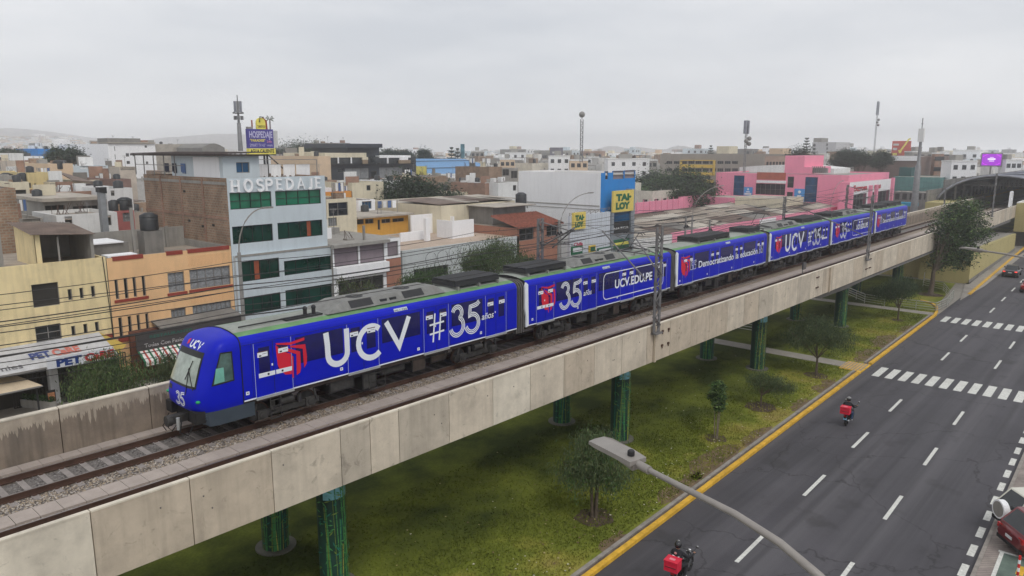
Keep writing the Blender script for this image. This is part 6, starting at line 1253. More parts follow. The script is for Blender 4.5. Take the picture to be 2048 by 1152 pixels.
b = MB(); slab(b, A, ux, w * .2, w * .24, 0, zb, n, -.3, .5, m_frm); slab(b, A, ux, w * .75, w * .79, 0, zb, n, -.3, .5, m_frm); P('post', b, t)
t = T('led_billboard', 'bright purple LED billboard with white ring pattern on the right skyline', 'billboard', fd(1984, 318, 260)); A, B_, zt, zb, ux, n = fb(1965, 308, 2004, 331, 260)
if n.dot(A) > 0: n = -n
w = (B_ - A).length; H_ = zt - zb; b = MB(); slab(b, A, ux, -.3, w + .3, zb - .3, zt + .3, n, -.02, .8, m_frm); P('cabinet', b, t)
b = MB(); slab(b, A, ux, 0, w, zb, zt, n, .1, .1, M('led_purple', (.25, .01, .42), emit=.9, var=.02)); m_lp = M('led_magenta', (.50, .03, .62), emit=.9, var=.02)
for k, r_ in enumerate((.62, .78, .95)):
    pp = [(w / 2 + H_ * r_ * math.cos(R(a)) * 1.25, zb + H_ * .5 + H_ * r_ * .8 * math.sin(R(a))) for a in range(0, 361, 8)]
    for i in range(len(pp) - 1):
        p, q_ = pp[i], pp[i + 1]
        if all(0.1 < v[0] < w - .1 and zb + .1 < v[1] < zt - .1 for v in (p, q_)): stroke(b, [p, q_], .16, lambda a, z: tuple(A + ux * a + n * .12 + Vector((0, 0, z))), m_lp)
m_lw = M('led_white', (.8, .75, .85), emit=.7, var=.02); slab(b, A, ux, w * .3, w * .7, zb + H_ * .5, zb + H_ * .62, n, .14, .02, m_lw); slab(b, A, ux, w * .4, w * .6, zb + H_ * .68, zb + H_ * .72, n, .14, .02, m_lw); slab(b, A, ux, w * .38, w * .64, zb + H_ * .36, zb + H_ * .42, n, .14, .02, m_lw); P('screen', b, t)
b = MB(); slab(b, A, ux, w * .45, w * .55, 0, zb - .3, n, -.2, .8, m_frm); P('post', b, t)
t = T('billboard', 'dark grey hoarding on a roof near the centre of the skyline', 'billboard', fd(1112, 300, 260)); A, B_, zt, zb, ux, n = fb(1100, 295, 1126, 320, 260)
if n.dot(A) > 0: n = -n
b = MB(); slab(b, A, ux, 0, (B_ - A).length, zb, zt, n, 0, .6, M('grey_violet_board', (.16, .15, .18))); slab(b, A, ux, .8, (B_ - A).length - .8, zt - 2.0, zt - 1.4, n, .06, .05, m_frw); slab(b, A, ux, 1, 1.3, 4, zb, n, -.1, .3, m_frm); P('board', b, t)
t = T('billboard', 'narrow upright teal advertising panel beside the blue roof', 'billboard', fd(924, 300, 230)); A, B_, zt, zb, ux, n = fb(921, 288, 929, 316, 230)
if n.dot(A) > 0: n = -n
b = MB(); slab(b, A, ux, 0, (B_ - A).length, zb, zt, n, 0, .5, M('teal_poster', (.06, .16, .20), sc=.6, var=.6)); slab(b, A, ux, .4, .7, 4, zb, n, -.1, .3, m_frm); P('board', b, t)
# skyline blocks in the middle and right, each measured from the picture (px left, top, right, distance)
SKY = [(2, 1, 1, 1)][:0] + [
 (942, 302, 968, 320, 'grey twin block left of the small hill', 0), (1010, 305, 1052, 330, 'white stepped houses at the foot of the small hill', 1), (1000, 318, 1030, 250, 'brown sand block beyond the blue roof', 3), (1098, 312, 1140, 240, 'whitish block under the grey hoarding', 1),
 (1245, 308, 1268, 380, 'pale house between two conifers', 1), (1216, 318, 1300, 250, 'wide white housing block with dark balconies right of centre', 1), (1175, 314, 1198, 300, 'white narrow house left of the wide white block', 1), (1140, 320, 1176, 230, 'mustard roofed block behind the white wall', 3),
 (1285, 320, 1315, 260, 'grey concrete block by the apartment building', 0), (1822, 303, 1870, 290, 'pale warehouse right of the tall lattice tower', 0), (1870, 306, 1890, 250, 'red brick and white block near the station', 5), (1885, 303, 1900, 300, 'narrow white tower block near the station', 1), (1900, 322, 1960, 230, 'white office with a row of windows beyond the station', 1), (1935, 305, 1965, 420, 'distant white blocks right of the station', 1), (2010, 320, 2048, 260, 'whitish block at the right edge of the skyline', 1), (1690, 318, 1712, 240, 'grey cement cube between tower and brown hall', 0)]
m_w = [m_cgrey, m_whw2, m_cream, M('sand_render', (.62, .47, .33)), m_ltbl, m_brick2]
for (p0, py, p1, d, lab, mi_) in SKY:
    a = fd(p0, py, d); c = fd(p1, py, d); cx, cy = (a[0] + c[0]) / 2, (a[1] + c[1]) / 2; w = math.hypot(c[0] - a[0], c[1] - a[1]); z = a[2]
    t = T('skyline_block', lab, 'building', (cx, cy, 0), rot=YAW - R(90)); b = MB(); b.box(-w / 2, w / 2, 0, w * .7, 0, z, m_w[mi_]); P('wall', b, t); nb = max(3, int(w / 3.2)); 
    b = MB(); b.box(-w * .2, w * .1, 2, 5, z, z + 1.6, m_cgrey); b.box(-w / 2 - .1, w / 2 + .1, -.1, w * .7 + .1, z - .25, z + .15, m_whw); P('roof', b, t)
    for fl in range(2):
        for k in range(nb):
            x = -w / 2 + (k + .5) * w / nb; b = MB(); b.box(x - .55, x + .55, -.05, -.01, z - 2.2 - 3 * fl, z - 1.0 - 3 * fl, m_glass); P('window', b, t)
    PLACED.append((cx - w / 2, cx + w / 2, cy - w / 2, cy + w / 2))
# ---------------------------------------------------------------- station
m_olive = M('olive_yellow_render', (.42, .36, .16), sc=.5, var=.08, streak=.12); m_arch = M('pale_steel_arch', (.24, .25, .29), rough=.5, sc=1); m_vault = M('dark_blue_vault', (.05, .06, .10), rough=.4, sc=.6)
ST = T('station_building', 'elevated railway station under a long dark arched roof at the right edge', 'station', (180, 24, 0)); AX = 160
def ar(a, k=0): return (24 - (10.2 + k) * math.cos(R(a)), 5.0 + (6.6 + k) * math.sin(R(a)))
b = MB()
for k in range(20):
    a0, a1 = 180 * k / 20, 180 * (k + 1) / 20; (y0, q0), (y1, q1) = ar(a0), ar(a1); b.add([(AX, y0, q0), (AX + 110, y0, q0), (AX + 110, y1, q1), (AX, y1, q1)], [(0, 1, 2, 3)], m_vault if 3 < k < 17 else m_arch, True)
P('vault_roof', b, ST); 
for i, xx in enumerate([AX] + [AX + 14 * k for k in range(1, 8)]):
    b = MB(); b.tube([(xx - .2, *ar(180 * k / 24, .15)) for k in range(25)], .22 if i == 0 else .16, m_arch, 6); P('arch_rib', b, ST)
b = MB(); b.box(AX - 8, AX + 110, 28.5, 34.0, 5.2, 6.9, m_olive); b.box(AX - 8, AX + 110, 28.45, 28.9, 6.9, 6.96, m_yel); P('platform', b, ST)
b = MB(); b.box(AX - 9, AX + 100, 12.5, 19.9, 2.6, 6.9, m_olive); b.prism([(AX - 9.05, 19.9, 2.6), (AX - 9.05, 19.9, 7.4), (AX - 9.05, 14.5, 7.8), (AX - 9.05, 14.5, 3.8)], (1.5, 0, 0), m_olive); b.box(AX - 9, AX + 100, 19.5, 19.9, 6.9, 7.6, m_whw); P('platform', b, ST)
b = MB(); 
for k in range(14):
    x = AX + 3 + k * 7.5; b.bar((x, 31.5, 6.9), (x, 31.5, 11), .3, m_frm); b.bar((x, 29.5, 6.9), (x, 29.5, 8.0), .08, m_frm)
    b.box(x + 1, x + 3.5, 31.6, 32.2, 6.9, 8.0 + (k % 3) * .4, m_blkf)
P('platform_fittings', b, ST)
b = MB(); b.box(AX - 7, AX + 60, 34.0, 34.3, 6, 9.0, m_cdark); b.box(AX + 4, AX + 100, 33.6, 33.9, 6.9, 10.6, m_cdark); P('back_wall', b, ST)
b = MB(); [(b.bar((AX + 8 + 9 * k, 15, 9.6), (AX + 8 + 9 * k, 33, 9.6), .18, m_frm), b.box(AX + 9 + 9 * k, AX + 10.4 + 9 * k, 33.4, 33.58, 8.2, 9.4, (m_whw2, m_bglass, m_sgy)[k % 3])) for k in range(9)]; P('roof_tie_bars', b, ST)
for px, py, Y, l in ((1932, 440, 27.6, 'white gate frame at the end of the far platform'), (2018, 414, 20.3, 'white gate frame on the near parapet by the station')):
    X, Y2 = (Y / ray(px, py)[1] * ray(px, py)[0], Y); z = fy(px, py, Y)[1]; t = T('gate_frame', l, 'gate', (X, Y, z)); b = MB()
    for dx in (0, 1.9): b.bar((X + dx, Y, z), (X + dx * .8 + .3, Y, z + 2.4), .28, m_whw2)
    b.bar((X + .3, Y, z + 2.4), (X + 1.8, Y, z + 2.4), .28, m_whw2); b.bar((X + .2, Y, z + 1.1), (X + 1.8, Y, z + 1.1), .15, m_whw2); P('frame', b, t)
t = T('ramp_wall', 'long olive yellow station ramp wall sloping beside the avenue', 'wall', (120, 18, 0)); b = MB()
b.prism([(104.7, 17.75, 0), (146, 18.8, 0), (146, 18.8, 2.75), (104.7, 17.75, 4.1)], (0, 5.6, 0), m_olive); b.prism([(104.9, 18.2, 4.09), (146, 19.25, 2.74), (146, 23.7, 2.74), (104.9, 22.7, 4.09)], (0, 0, .03), m_cgrey); P('wall', b, t)
b = MB(); b.prism([(104.6, 17.7, 0), (146.1, 18.72, 0), (146.1, 18.72, .35), (104.6, 17.7, .5)], (0, .04, 0), m_cdark); P('plinth', b, t)
b = MB(); b.box(105.5, 106, 22.7, 31, 0, 3.9, m_olive); ONE('underpass_wall', b, 'olive wall closing the space under the viaduct before the station', 'wall')
# guard rails of the lawn
m_ss = M('steel_rail', (.42, .42, .38), rough=.35, metal=.6, sc=3)
def guard(name, label, pts, h=1.0, rails=4):
    t = T(name, label, 'railing', (*pts[0], .05)); b = MB()
    for k in range(rails):
        z = h * (k + 1) / rails; 
        for p, q in zip(pts, pts[1:]): b.tube([(*p, z), (*q, z)], .03 if k < rails - 1 else .045, m_ss, 6)
    P('rails', b, t)
    for p, q in zip(pts, pts[1:]):
        n = max(1, int(math.dist(p, q) / 1.6))
        for i in range(n + (q == pts[-1])): b = MB(); u = i / n; b.tube([(p[0] + (q[0] - p[0]) * u, p[1] + (q[1] - p[1]) * u, .03), (p[0] + (q[0] - p[0]) * u, p[1] + (q[1] - p[1]) * u, h)], .035, m_ss, 6); P('post', b, t)
guard('guard_rail', 'steel guard rail along the curved corner of the lawn', [(83.4, 20.4), (83.6, 16.75), (87.0, 16.5), (92.5, 17.0)])
guard('guard_rail', 'steel guard rail across the lawn behind the columns', [(86.5, 26.2), (83.6, 23.6), (83.2, 21.5)])
guard('guard_rail', 'dark guard rail around the ramp near the big tree', [(92.5, 17.4), (97, 18.9), (99, 21.5), (104, 22.5)])
guard('guard_rail', 'low steel rail beyond the first footpath', [(63, 29.8), (63, 26.8)])
# ---------------------------------------------------------------- trees
LEAF = {k: M('leaves_%s' % k, c, rough=.8, sc=s, var=.55, spec=.2) for k, (c, s) in {'grey': ((.075, .105, .05), 1.6), 'dark': ((.032, .055, .028), 1.2), 'mid': ((.06, .11, .035), 1.8), 'lite': ((.12, .18, .06), 2), 'far': ((.035, .05, .035), .4), 'olive': ((.10, .12, .05), 1.6)}.items()}
m_bark = M('tree_bark', (.10, .075, .055), sc=6, var=.4, bump=.6); m_barkl = M('pale_bark', (.20, .165, .125), sc=6, var=.4)
def crown_mesh(b, lobes, n, size, mats, droop=0, seed=1, shell=.55):
    q = random.Random(seed); tot = sum(l[3] * l[4] * l[5] for l in lobes) ** 1
    for (cx, cy, cz, rx, ry, rz) in lobes:
        k = int(n * rx * ry * rz / tot); ncl = max(6, k // 22)
        for c in range(ncl):
            while 1:
                u = [q.uniform(-1, 1) for _ in range(3)]; l = math.sqrt(sum(v * v for v in u))
                if 0.05 < l <= 1: break
            rr = (shell + (1 - shell) * q.random()) if q.random() < .8 else q.random() * shell
            s = rr / l * q.uniform(.85, 1.12); px, py, pz = cx + u[0] * s * rx, cy + u[1] * s * ry, cz + u[2] * s * rz
            cr = (rx + ry + rz) / 3 * q.uniform(.14, .30); m = q.choice(mats)
            for i in range(22):
                x, y, z = px + q.gauss(0, cr), py + q.gauss(0, cr), pz + q.gauss(0, cr * .8)
                if droop: z -= abs(q.gauss(0, droop)) 
                a = q.uniform(0, 6.283); e = q.uniform(-.9, .5); sz = size * q.uniform(.6, 1.4)
                dx, dy, dz = math.cos(a) * math.cos(e), math.sin(a) * math.cos(e), math.sin(e)
                if droop and q.random() < .7: dx, dy, dz = dx * .35, dy * .35, -.95
                t_ = q.uniform(0, 6.283); wx, wy, wz = math.cos(t_) * .5, math.sin(t_) * .5, q.uniform(-.4, .4)
                if droop: wx, wy, wz = wx * .5, wy * .5, wz * .3
                b.add([(x, y, z), (x + (dx * .5 + wx * .5) * sz, y + (dy * .5 + wy * .5) * sz, z + (dz * .5 + wz * .5) * sz), (x + dx * sz, y + dy * sz, z + dz * sz), (x + (dx * .5 - wx * .5) * sz, y + (dy * .5 - wy * .5) * sz, z + (dz * .5 - wz * .5) * sz)], [(0, 1, 2, 3)], m)
def tree(label, x, y, lobes, n, size, mats, trunk, droop=0, seed=1, z0=.03, bark=None, stems=None, group=None, pit=None, name='tree', shell=.55, bend=0):
    """lobes are offsets from the foot of the tree"""
    bark = bark or m_bark; t = T(name, label, 'tree', (x, y, z0), group=group); q = random.Random(seed)
    L_ = [(x + l[0], y + l[1], z0 + l[2], l[3], l[4], l[5]) for l in lobes]
    b = MB(); top = L_[0]; fork = trunk[1] if len(trunk) > 1 else (top[2] - z0) * .55
    for sx, sy in (stems or [(0, 0)]):
        f = (x + sx * 2 + bend * .5, y + sy * 2, z0 + fork); b.tube([(x + sx, y + sy, z0 - .05), (x + sx * 1.5 + bend * .55, y + sy * 1.5, z0 + fork * .5), f], [trunk[0] * 1.25, trunk[0], trunk[0] * .8], bark, 8)
        for l in L_:
            for k in range(3):
                e = (l[0] + q.uniform(-.6, .6) * l[3], l[1] + q.uniform(-.6, .6) * l[4], l[2] + q.uniform(-.1, .7) * l[5]); mid = [(f[i] * .55 + e[i] * .45) for i in range(3)]; mid[2] += .1 * l[5]
                b.tube([f, mid, e], [trunk[0] * .6, trunk[0] * .35, trunk[0] * .12], bark, 5, cap=False)
    P('trunk', b, t); b = MB(); crown_mesh(b, L_, n, size, mats, droop, seed, shell); P('crown', b, t)
    if pit:
        b = MB(); n_ = 18; b.add([(x + pit * math.cos(2 * math.pi * k / n_) * q.uniform(.85, 1.15), y + pit * math.sin(2 * math.pi * k / n_) * q.uniform(.85, 1.15), .045) for k in range(n_)], [tuple(range(n_))], m_soil)
        for k in range(40): a = q.uniform(0, 6.28); r = pit * q.uniform(.3, 1.05); stone(b, x + r * math.cos(a), y + r * math.sin(a), .04, q.uniform(.03, .08), m_soil)
        P('soil_pit', b, t)
    return t
G_, D_, MI, LI, FA, OL = (LEAF[k] for k in ('grey', 'dark', 'mid', 'lite', 'far', 'olive'))
tree('drooping grey-green pepper tree on the lawn under the street lamp', 25.4, 17.7, [(0, 0, 3.3, 1.15, 1.15, 1.0), (-.5, .5, 2.4, 1.1, 1.1, .7), (.5, -.6, 2.2, .9, .9, .7)], 13000, .15, [G_, G_, MI, OL], (.07, 1.5), droop=.25, seed=3, stems=[(.07, 0), (-.06, .05), (0, -.08)], pit=.85)
tree('slim young tree with several thin stems and a narrow leafy top', 37.6, 17.9, [(0, 0, 3.0, .34, .34, .42), (.05, .12, 2.5, .42, .42, .40), (-.05, -.12, 2.05, .33, .33, .34)], 4000, .15, [MI, LI, D_, MI], (.028, 1.7), seed=5, stems=[(.08, 0), (-.07, .05), (0, -.08), (-.03, -.04)], pit=.6, bark=m_barkl)
tree('small crooked tree with a lopsided feathery crown', 44.4, 18.2, [(.35, -.75, 1.75, .75, .8, .5), (.2, .3, 1.8, .8, .8, .5), (.6, -1.5, 1.6, .5, .5, .35)], 6000, .13, [G_, G_, OL], (.06, .8), droop=.12, seed=8, pit=.95)
tree('round feathery tree beside the first footpath', 53.6, 18.0, [(.3, .3, 3.4, 1.5, 1.6, .95), (-.4, 1.2, 2.9, 1.2, 1.2, .7), (.5, -1.0, 3.0, 1.2, 1.3, .8)], 17000, .15, [G_, D_, OL, G_], (.09, 1.3), droop=.15, seed=11, pit=.8)
tree('small dark tree at the second footpath by the steel rail', 77.1, 18.6, [(.2, 0, 3.4, 1.5, 1.5, 1.0), (-.3, 1.3, 2.8, 1.3, 1.3, .8)], 11000, .17, [D_, G_, D_], (.08, 1.2), droop=.2, seed=13, pit=.6)
tree('large leaning dark leafy tree standing before the station', 93.6, 19.5, [(2.9, -2.0, 9.3, 2.1, 2.1, 1.5), (2.0, -.9, 7.8, 2.3, 2.3, 1.7), (3.6, -2.8, 7.2, 2.1, 2.1, 1.6), (2.8, -1.4, 5.2, 2.3, 2.3, 1.7), (1.7, -.5, 3.6, 1.6, 1.6, 1.3), (3.6, -1.8, 3.8, 1.4, 1.4, 1.2)], 19000, .26, [D_, MI, G_, D_, LI], (.25, 2.6), seed=17, bend=.9, pit=1.3)
# street trees behind the viaduct
def at_y(px, py, Y): X, Z = fy(px, py, Y); return X, Z
def ctree(label, px, py, Y, r, rz, n, size, mats, seed, droop=0, extra=(), z0=.1, group=None, name='tree', shell=.55, tr=.12):
    X, Z = fy(px, py, Y); lob = [(0, 0, Z - z0, r, r, rz)] + [(ex, 0 + ey, Z - z0 + ez, er, er, er * .8) for ex, ey, ez, er in extra]
    return tree(label, X, Y, lob, n, size, mats, (tr, max(.8, (Z - z0) * .5)), seed=seed, droop=droop, z0=z0, group=group, name=name, shell=shell)
ctree('bushy grey-green tree in front of the pet shop gates', 208, 752, 46, 1.75, 1.2, 12000, .18, [G_, MI, OL, LI], 21, droop=.1, extra=((1.6, 0, -.3, 1.1), (-1.3, 0, -.5, 1.0), (.2, 0, .9, .9)))
ctree('small tree sliver beside the striped awning next to the cab', 336, 738, 47, .85, 1.3, 4000, .17, [G_, OL], 22, droop=.1)
ctree('tall loose pepper tree rising behind the first car', 975, 520, 46, 2.6, 1.6, 20000, .2, [G_, MI, OL], 23, droop=.3, extra=((2.9, 0, .5, 1.5), (-1.8, 0, .2, 1.3), (4.5, 0, -.6, 1.4), (1.2, 0, 1.4, 1.3)))
ctree('low shrubby tree left of the tall pepper tree', 845, 558, 46, 1.6, .9, 9000, .19, [G_, MI], 24, droop=.2, extra=((1.9, 0, .2, 1.1), (-1.6, 0, -.3, 1.0)))
ctree('thin sparse tree in front of the balcony house', 735, 572, 47, 1.2, .8, 1500, .2, [G_, OL], 25, droop=.3, extra=((-2.2, 0, .7, .8), (-2.3, 0, -.1, .7)))
ctree('dark leafy tree at the foot of the terracotta house', 1055, 535, 47, 1.4, 1.0, 6000, .2, [D_, G_], 26)
# trees among the roofs
ctree('broad dark green tree among the roofs near the centre', 812, 392, 84, 4.0, 3.0, 18000, .42, [D_, D_, FA], 31, extra=((5.5, 0, -.8, 3.0), (-3.4, 0, -1.2, 2.6), (9.5, 0, -1.4, 2.3), (2.6, 0, .8, 2.4)), tr=.4)
for i, (px, py, r) in enumerate(((1292, 374, 4.5), (1320, 364, 4.8), (1350, 370, 4.6), (1378, 363, 4.6), (1396, 376, 4.2), (1335, 386, 4.4), (1300, 389, 4), (1372, 388, 4.4))):
    X, Y, Z = fd(px, py, 175 - 6 * (i > 4)); tree('dark green tree in the grove before the grey and yellow apartments', X, Y, [(0, 0, Z - .1, r, r, 3.0), (r * .5, -r * .5, Z - 1.8, r * .7, r * .7, 2.2), (-r * .5, r * .4, Z - 1.2, r * .7, r * .7, 2.4)], 5000, .55, [D_, FA, D_, MI], (.4, 4), seed=40 + i, group='trees of the dark grove')
for i, (px, py, d, r, rz, l) in enumerate(((588, 294, 330, 9, 5.5, 'tall dome shaped dark tree on the skyline right of the billboard'), (612, 298, 330, 10, 4.5, 'dark tree sloping down from the dome shaped one'), (640, 302, 330, 7, 3.5, 'lower dark tree at the right end of the skyline group'), (622, 303, 320, 8, 3, 'wide low dark tree under the dome shaped one'), (562, 304, 320, 5, 3, 'small dark tree left of the dome shaped one'), (118, 306, 240, 3.2, 2.6, 'dark tree left of the grey concrete block'), (146, 306, 235, 3.2, 2.8, 'dark olive tree next to the grey concrete block'), (28, 306, 300, 4, 1.8, 'low dark tree at the far left skyline'), (4, 306, 290, 4, 1.8, 'dark tree clump cut by the left edge'), (1602, 306, 320, 5.5, 4.5, 'round dark tree left of the slab tower'), (1690, 308, 330, 5, 3, 'dark tree right of the slab tower'), (1715, 309, 330, 7, 2.5, 'low dark tree further right of the slab tower'), (1765, 309, 340, 4, 3, 'dark tree beside the red billboard'), (848, 306, 320, 3.5, 3, 'small round tree above the blue roof'), (778, 305, 330, 5, 2, 'low tree behind the black office building'), (806, 307, 330, 5, 2, 'second low tree behind the black office building'))):
    d *= .66; r *= .6; rz *= .6; X, Y, Z = fd(px, py, d); tree(l, X, Y, [(0, 0, Z - rz * .3, r, r, rz), (r * .3, -r * .4, Z - rz * .8, r * .8, r * .8, rz * .8), (-r * .3, r * .3, Z - rz * 1.2, r * .9, r * .9, rz * .8)], 8000, .42, [D_, FA, D_], (.4, max(2, Z * .5)), seed=60 + i, z0=0, shell=.35)
def conifer(label, px, pyt, d, h, w, seed):
    X, Y, Zt = fd(px, pyt, d); q = random.Random(seed); t = T('conifer', label, 'tree', (X, Y, 0)); b = MB(); b.tube([(X, Y, 0), (X, Y, Zt)], [.35, .06], m_bark, 6); P('trunk', b, t); b = MB(); n = int(h / .95)
    for k in range(n):
        z = Zt - .4 - k * h / n; r = w * (.15 + .85 * k / n)
        for a in range(8):
            an = a * .785 + k * .4 + q.uniform(-.2, .2); ex, ey = X + r * math.cos(an), Y + r * math.sin(an)
            for j in range(7):
                u = (j + .7) / 7; cx_, cy_ = X + (ex - X) * u, Y + (ey - Y) * u; s = .3 + .1 * r
                b.add([(cx_ - s * math.sin(an), cy_ + s * math.cos(an), z + .45 * u * u), (cx_ + s * .8 * math.cos(an), cy_ + s * .8 * math.sin(an), z + .5 * u), (cx_ + s * math.sin(an), cy_ - s * math.cos(an), z + .45 * u * u), (cx_, cy_, z + .45 * u + .3)], [(0, 1, 2, 3)], FA)
    P('crown', b, t)
conifer('tall layered pine beside the slab tower', 1614, 277, 300, 15, 4.2, 1); conifer('layered pine left of the teal panel', 903, 296, 225, 7, 2.6, 2); conifer('smaller layered pine next to the teal panel', 915, 298, 235, 6.5, 2.4, 3); conifer('pointed conifer left of the pale skyline house', 1215, 308, 380, 8, 1.6, 4); conifer('pointed conifer right of the pale skyline house', 1242, 307, 380, 8, 1.6, 5); conifer('layered pine on the grey apartment roof line', 1422, 292, 330, 8, 3, 6)
# ---------------------------------------------------------------- antenna towers
m_gal = M('galvanised_tower', (.20, .20, .205), rough=.5, sc=2, metal=.3)
def tower(label, px, pyb, pyt, d, kind, w=.9):
    X, Y, zt = fd(px, pyt, d); zb = fd(px, pyb, d)[2]; t = T('antenna_tower', label, 'tower', (X, Y, zb), group='antenna towers on the skyline'); b = MB(); h = zt - zb
    if kind in ('pole', 'poleb'): b.tube([(X, Y, zb), (X, Y, zb + h * .5), (X, Y, zb + h * .51), (X, Y, zt - h * .12)], [w * .55, w * .42, w * .28, w * .18], m_gal, 10); b.tube([(X, Y, zt - h * .12), (X, Y, zt)], .07, m_gal, 5)
    else:
        lattice(b, X, Y, zb, zt - h * .1, w, m_gal); b.tube([(X, Y, zt - h * .1), (X, Y, zt)], .07, m_gal, 5)
    P('mast', b, t)
    if kind == 'dish': b = MB(); b.ball((X, Y, zt), .6, m_frm, 16, 10); P('radome', b, t); return
    b = MB(); za = zt - h * (.30 if kind == 'pole' else .22)
    if kind == 'pole':
        for k in range(6): a = k * 1.05; b.bar((X + .42 * math.cos(a), Y + .42 * math.sin(a), za), (X + .42 * math.cos(a), Y + .42 * math.sin(a), za + h * .19), .24, m_arch if k % 2 else m_gal); b.bar((X, Y, za + .2), (X + .8 * math.cos(a), Y + .8 * math.sin(a), za - .1), .08, m_gal)
        b.tube([(X + .7 * math.cos(a), Y + .7 * math.sin(a), za - h * .02) for a in [k * .785 for k in range(9)]], .07, m_gal, 5)
        for k in range(3): a = k * 2.1; b.bar((X + .5 * math.cos(a), Y + .5 * math.sin(a), za - h * .14), (X + .5 * math.cos(a), Y + .5 * math.sin(a), za - h * .07), .3, m_gal)
    elif kind == 'poleb': b.box(X - .38, X + .38, Y - .38, Y + .38, zt - h * .25, zt - h * .11, m_whw); b.bar((X - .5, Y, zt - h * .06), (X + .5, Y, zt - h * .06), .1, m_gal)
    else:
        for k, zz in enumerate((.86, .74)):
            for s in (-1, 1): b.box(X + s * .6 - .25, X + s * .6 + .25, Y - .25, Y + .25, zb + h * zz, zb + h * (zz + .13), m_arch)
        for k in range(3): b.ball((X + .7 * (-1) ** k, Y - .4, zb + h * (.55 + .05 * k)), .45, m_frm, 10, 6)
    P('antenna_panels', b, t)
tower('grey pole with a crown of antenna panels behind the hotel', 474, 302, 190, 110, 'pole', .6)
tower('slim lattice mast topped by a dark round radome', 1164, 325, 229, 150, 'dish', .8)
tower('pole with stacked white antenna panels by the grey apartments', 1494, 345, 240, 160, 'lat', .8)
tower('tall lattice tower with dishes on the right skyline', 1757, 308, 202, 300, 'lat', 1.3)
tower('thick grey pole with a flat white antenna box near the station', 1846, 425, 236, 135, 'poleb', 1.0)
# ---------------------------------------------------------------- dense low houses that fill the city
TP = []
m_hw = M('house_wall', (.66, .645, .61), sc=.5, var=.12, streak=.25, grime=.3, objrand=1); m_hr = M('house_roof', (.36, .33, .29), sc=.4, var=.3, grime=.5)
def template(i):
    q = random.Random(100 + i); w, dp, h = q.uniform(8, 12), q.uniform(8, 12), 9.0; t = T('flat_roof_house', 'low flat-roofed house of the crowded blocks behind the avenue', 'house', (0, 0, 0), group='crowded flat-roofed houses'); H = []
    for fl in (5.9, ):
        x = -w / 2 + .8
        while x < w / 2 - 1.8: ww = q.uniform(1.0, 2.0); H.append((x, x + ww, fl, fl + 1.5, 'glass', 1)); x += ww + q.uniform(.8, 2)
    Hw = [(-dp / 2 + 1.2 + 3.2 * k, -dp / 2 + 2.4 + 3.2 * k, 6.0, 7.3, 'glass', 1) for k in range(2)] if i % 2 else []
    b = MB(); wall(b, 'S', -dp / 2, -w / 2, w / 2, 0, h, H, m_hw); wall(b, 'W', -w / 2, -dp / 2, dp / 2, 0, h, Hw, m_hw); b.quad((w / 2, -dp / 2, 0), (w / 2, dp / 2, 0), (w / 2, dp / 2, h), (w / 2, -dp / 2, h), m_hw); b.quad((-w / 2, dp / 2, 0), (w / 2, dp / 2, 0), (w / 2, dp / 2, h), (-w / 2, dp / 2, h), m_hw)
    for x0, x1, y0, y1 in ((-w / 2, w / 2, dp / 2 - .15, dp / 2), (-w / 2, -w / 2 + .15, -dp / 2, dp / 2 - .15), (w / 2 - .15, w / 2, -dp / 2, dp / 2 - .15), (-w / 2 + .15, w / 2 - .15, -dp / 2, -dp / 2 + .15)): b.box(x0, x1, y0, y1, h + .002, h + .5, m_hw)
    P('wall', b, t); b = MB(); b.quad((-w / 2, -dp / 2, h), (w / 2, -dp / 2, h), (w / 2, dp / 2, h), (-w / 2, dp / 2, h), m_hr); P('roof', b, t)
    for h_ in H: window(t, 'S', -dp / 2, h_)
    for h_ in Hw: window(t, 'W', -w / 2, h_)
    b = MB(); x0, y0 = q.uniform(-w / 2 + .5, 0), q.uniform(-1, dp / 2 - 3); b.box(x0, x0 + q.uniform(2, 4), y0, y0 + 2.6, h, h + q.uniform(1.6, 2.6), q.choice((m_brick, m_hw, m_cgrey))); P('roof_room', b, t)
    if i % 2: b = MB(); x, y = q.uniform(1, w / 2 - 1), q.uniform(-2, 2); b.tube([(x, y, h + .5), (x, y, h + 1.5), (x, y, h + 1.7)], [.55, .55, .2], m_tank, 10); b.box(x - .5, x + .5, y - .5, y + .5, h, h + .5, m_cgrey); P('water_tank', b, t)
    b = MB()
    for k in range(5): x, y = q.uniform(-w / 2 + .3, w / 2 - .3), q.choice((-dp / 2 + .3, dp / 2 - .4)); b.bar((x, y, h), (x, y, h + q.uniform(.7, 1.3)), .22, m_cgrey)
    if i % 3 == 0: b.box(-1, w / 2 - .3, -dp / 2 + .4, 0, h + 1.9, h + 2.0, m_tin); [b.bar((x, y, h), (x, y, h + 1.9), .1, m_frm) for x in (-.9, w / 2 - .4) for y in (-dp / 2 + .5, -.1)]
    P('roof_clutter', b, t); return t
first = [template(i) for i in range(8)]; used = set(); cnt = 0
q = random.Random(9)
cells = []
for i in range(-2, 44):
    for j in range(0, 44):
        x, y = 6 + i * 12.4 + q.uniform(-1.2, 1.2), 62 + j * 12.2 + q.uniform(-1, 1); d = math.hypot(x, y); a = math.degrees(math.atan2(y, x))
        if a < 4 or a > 81 or d > 390 or d < 62 or (i % 7 == 6): continue
        cells.append((d, x, y))
cells.sort()
def clash(x, y, m=6.2): return any(a - m < x < c + m and e - m < y < f + m for a, c, e, f in PLACED)
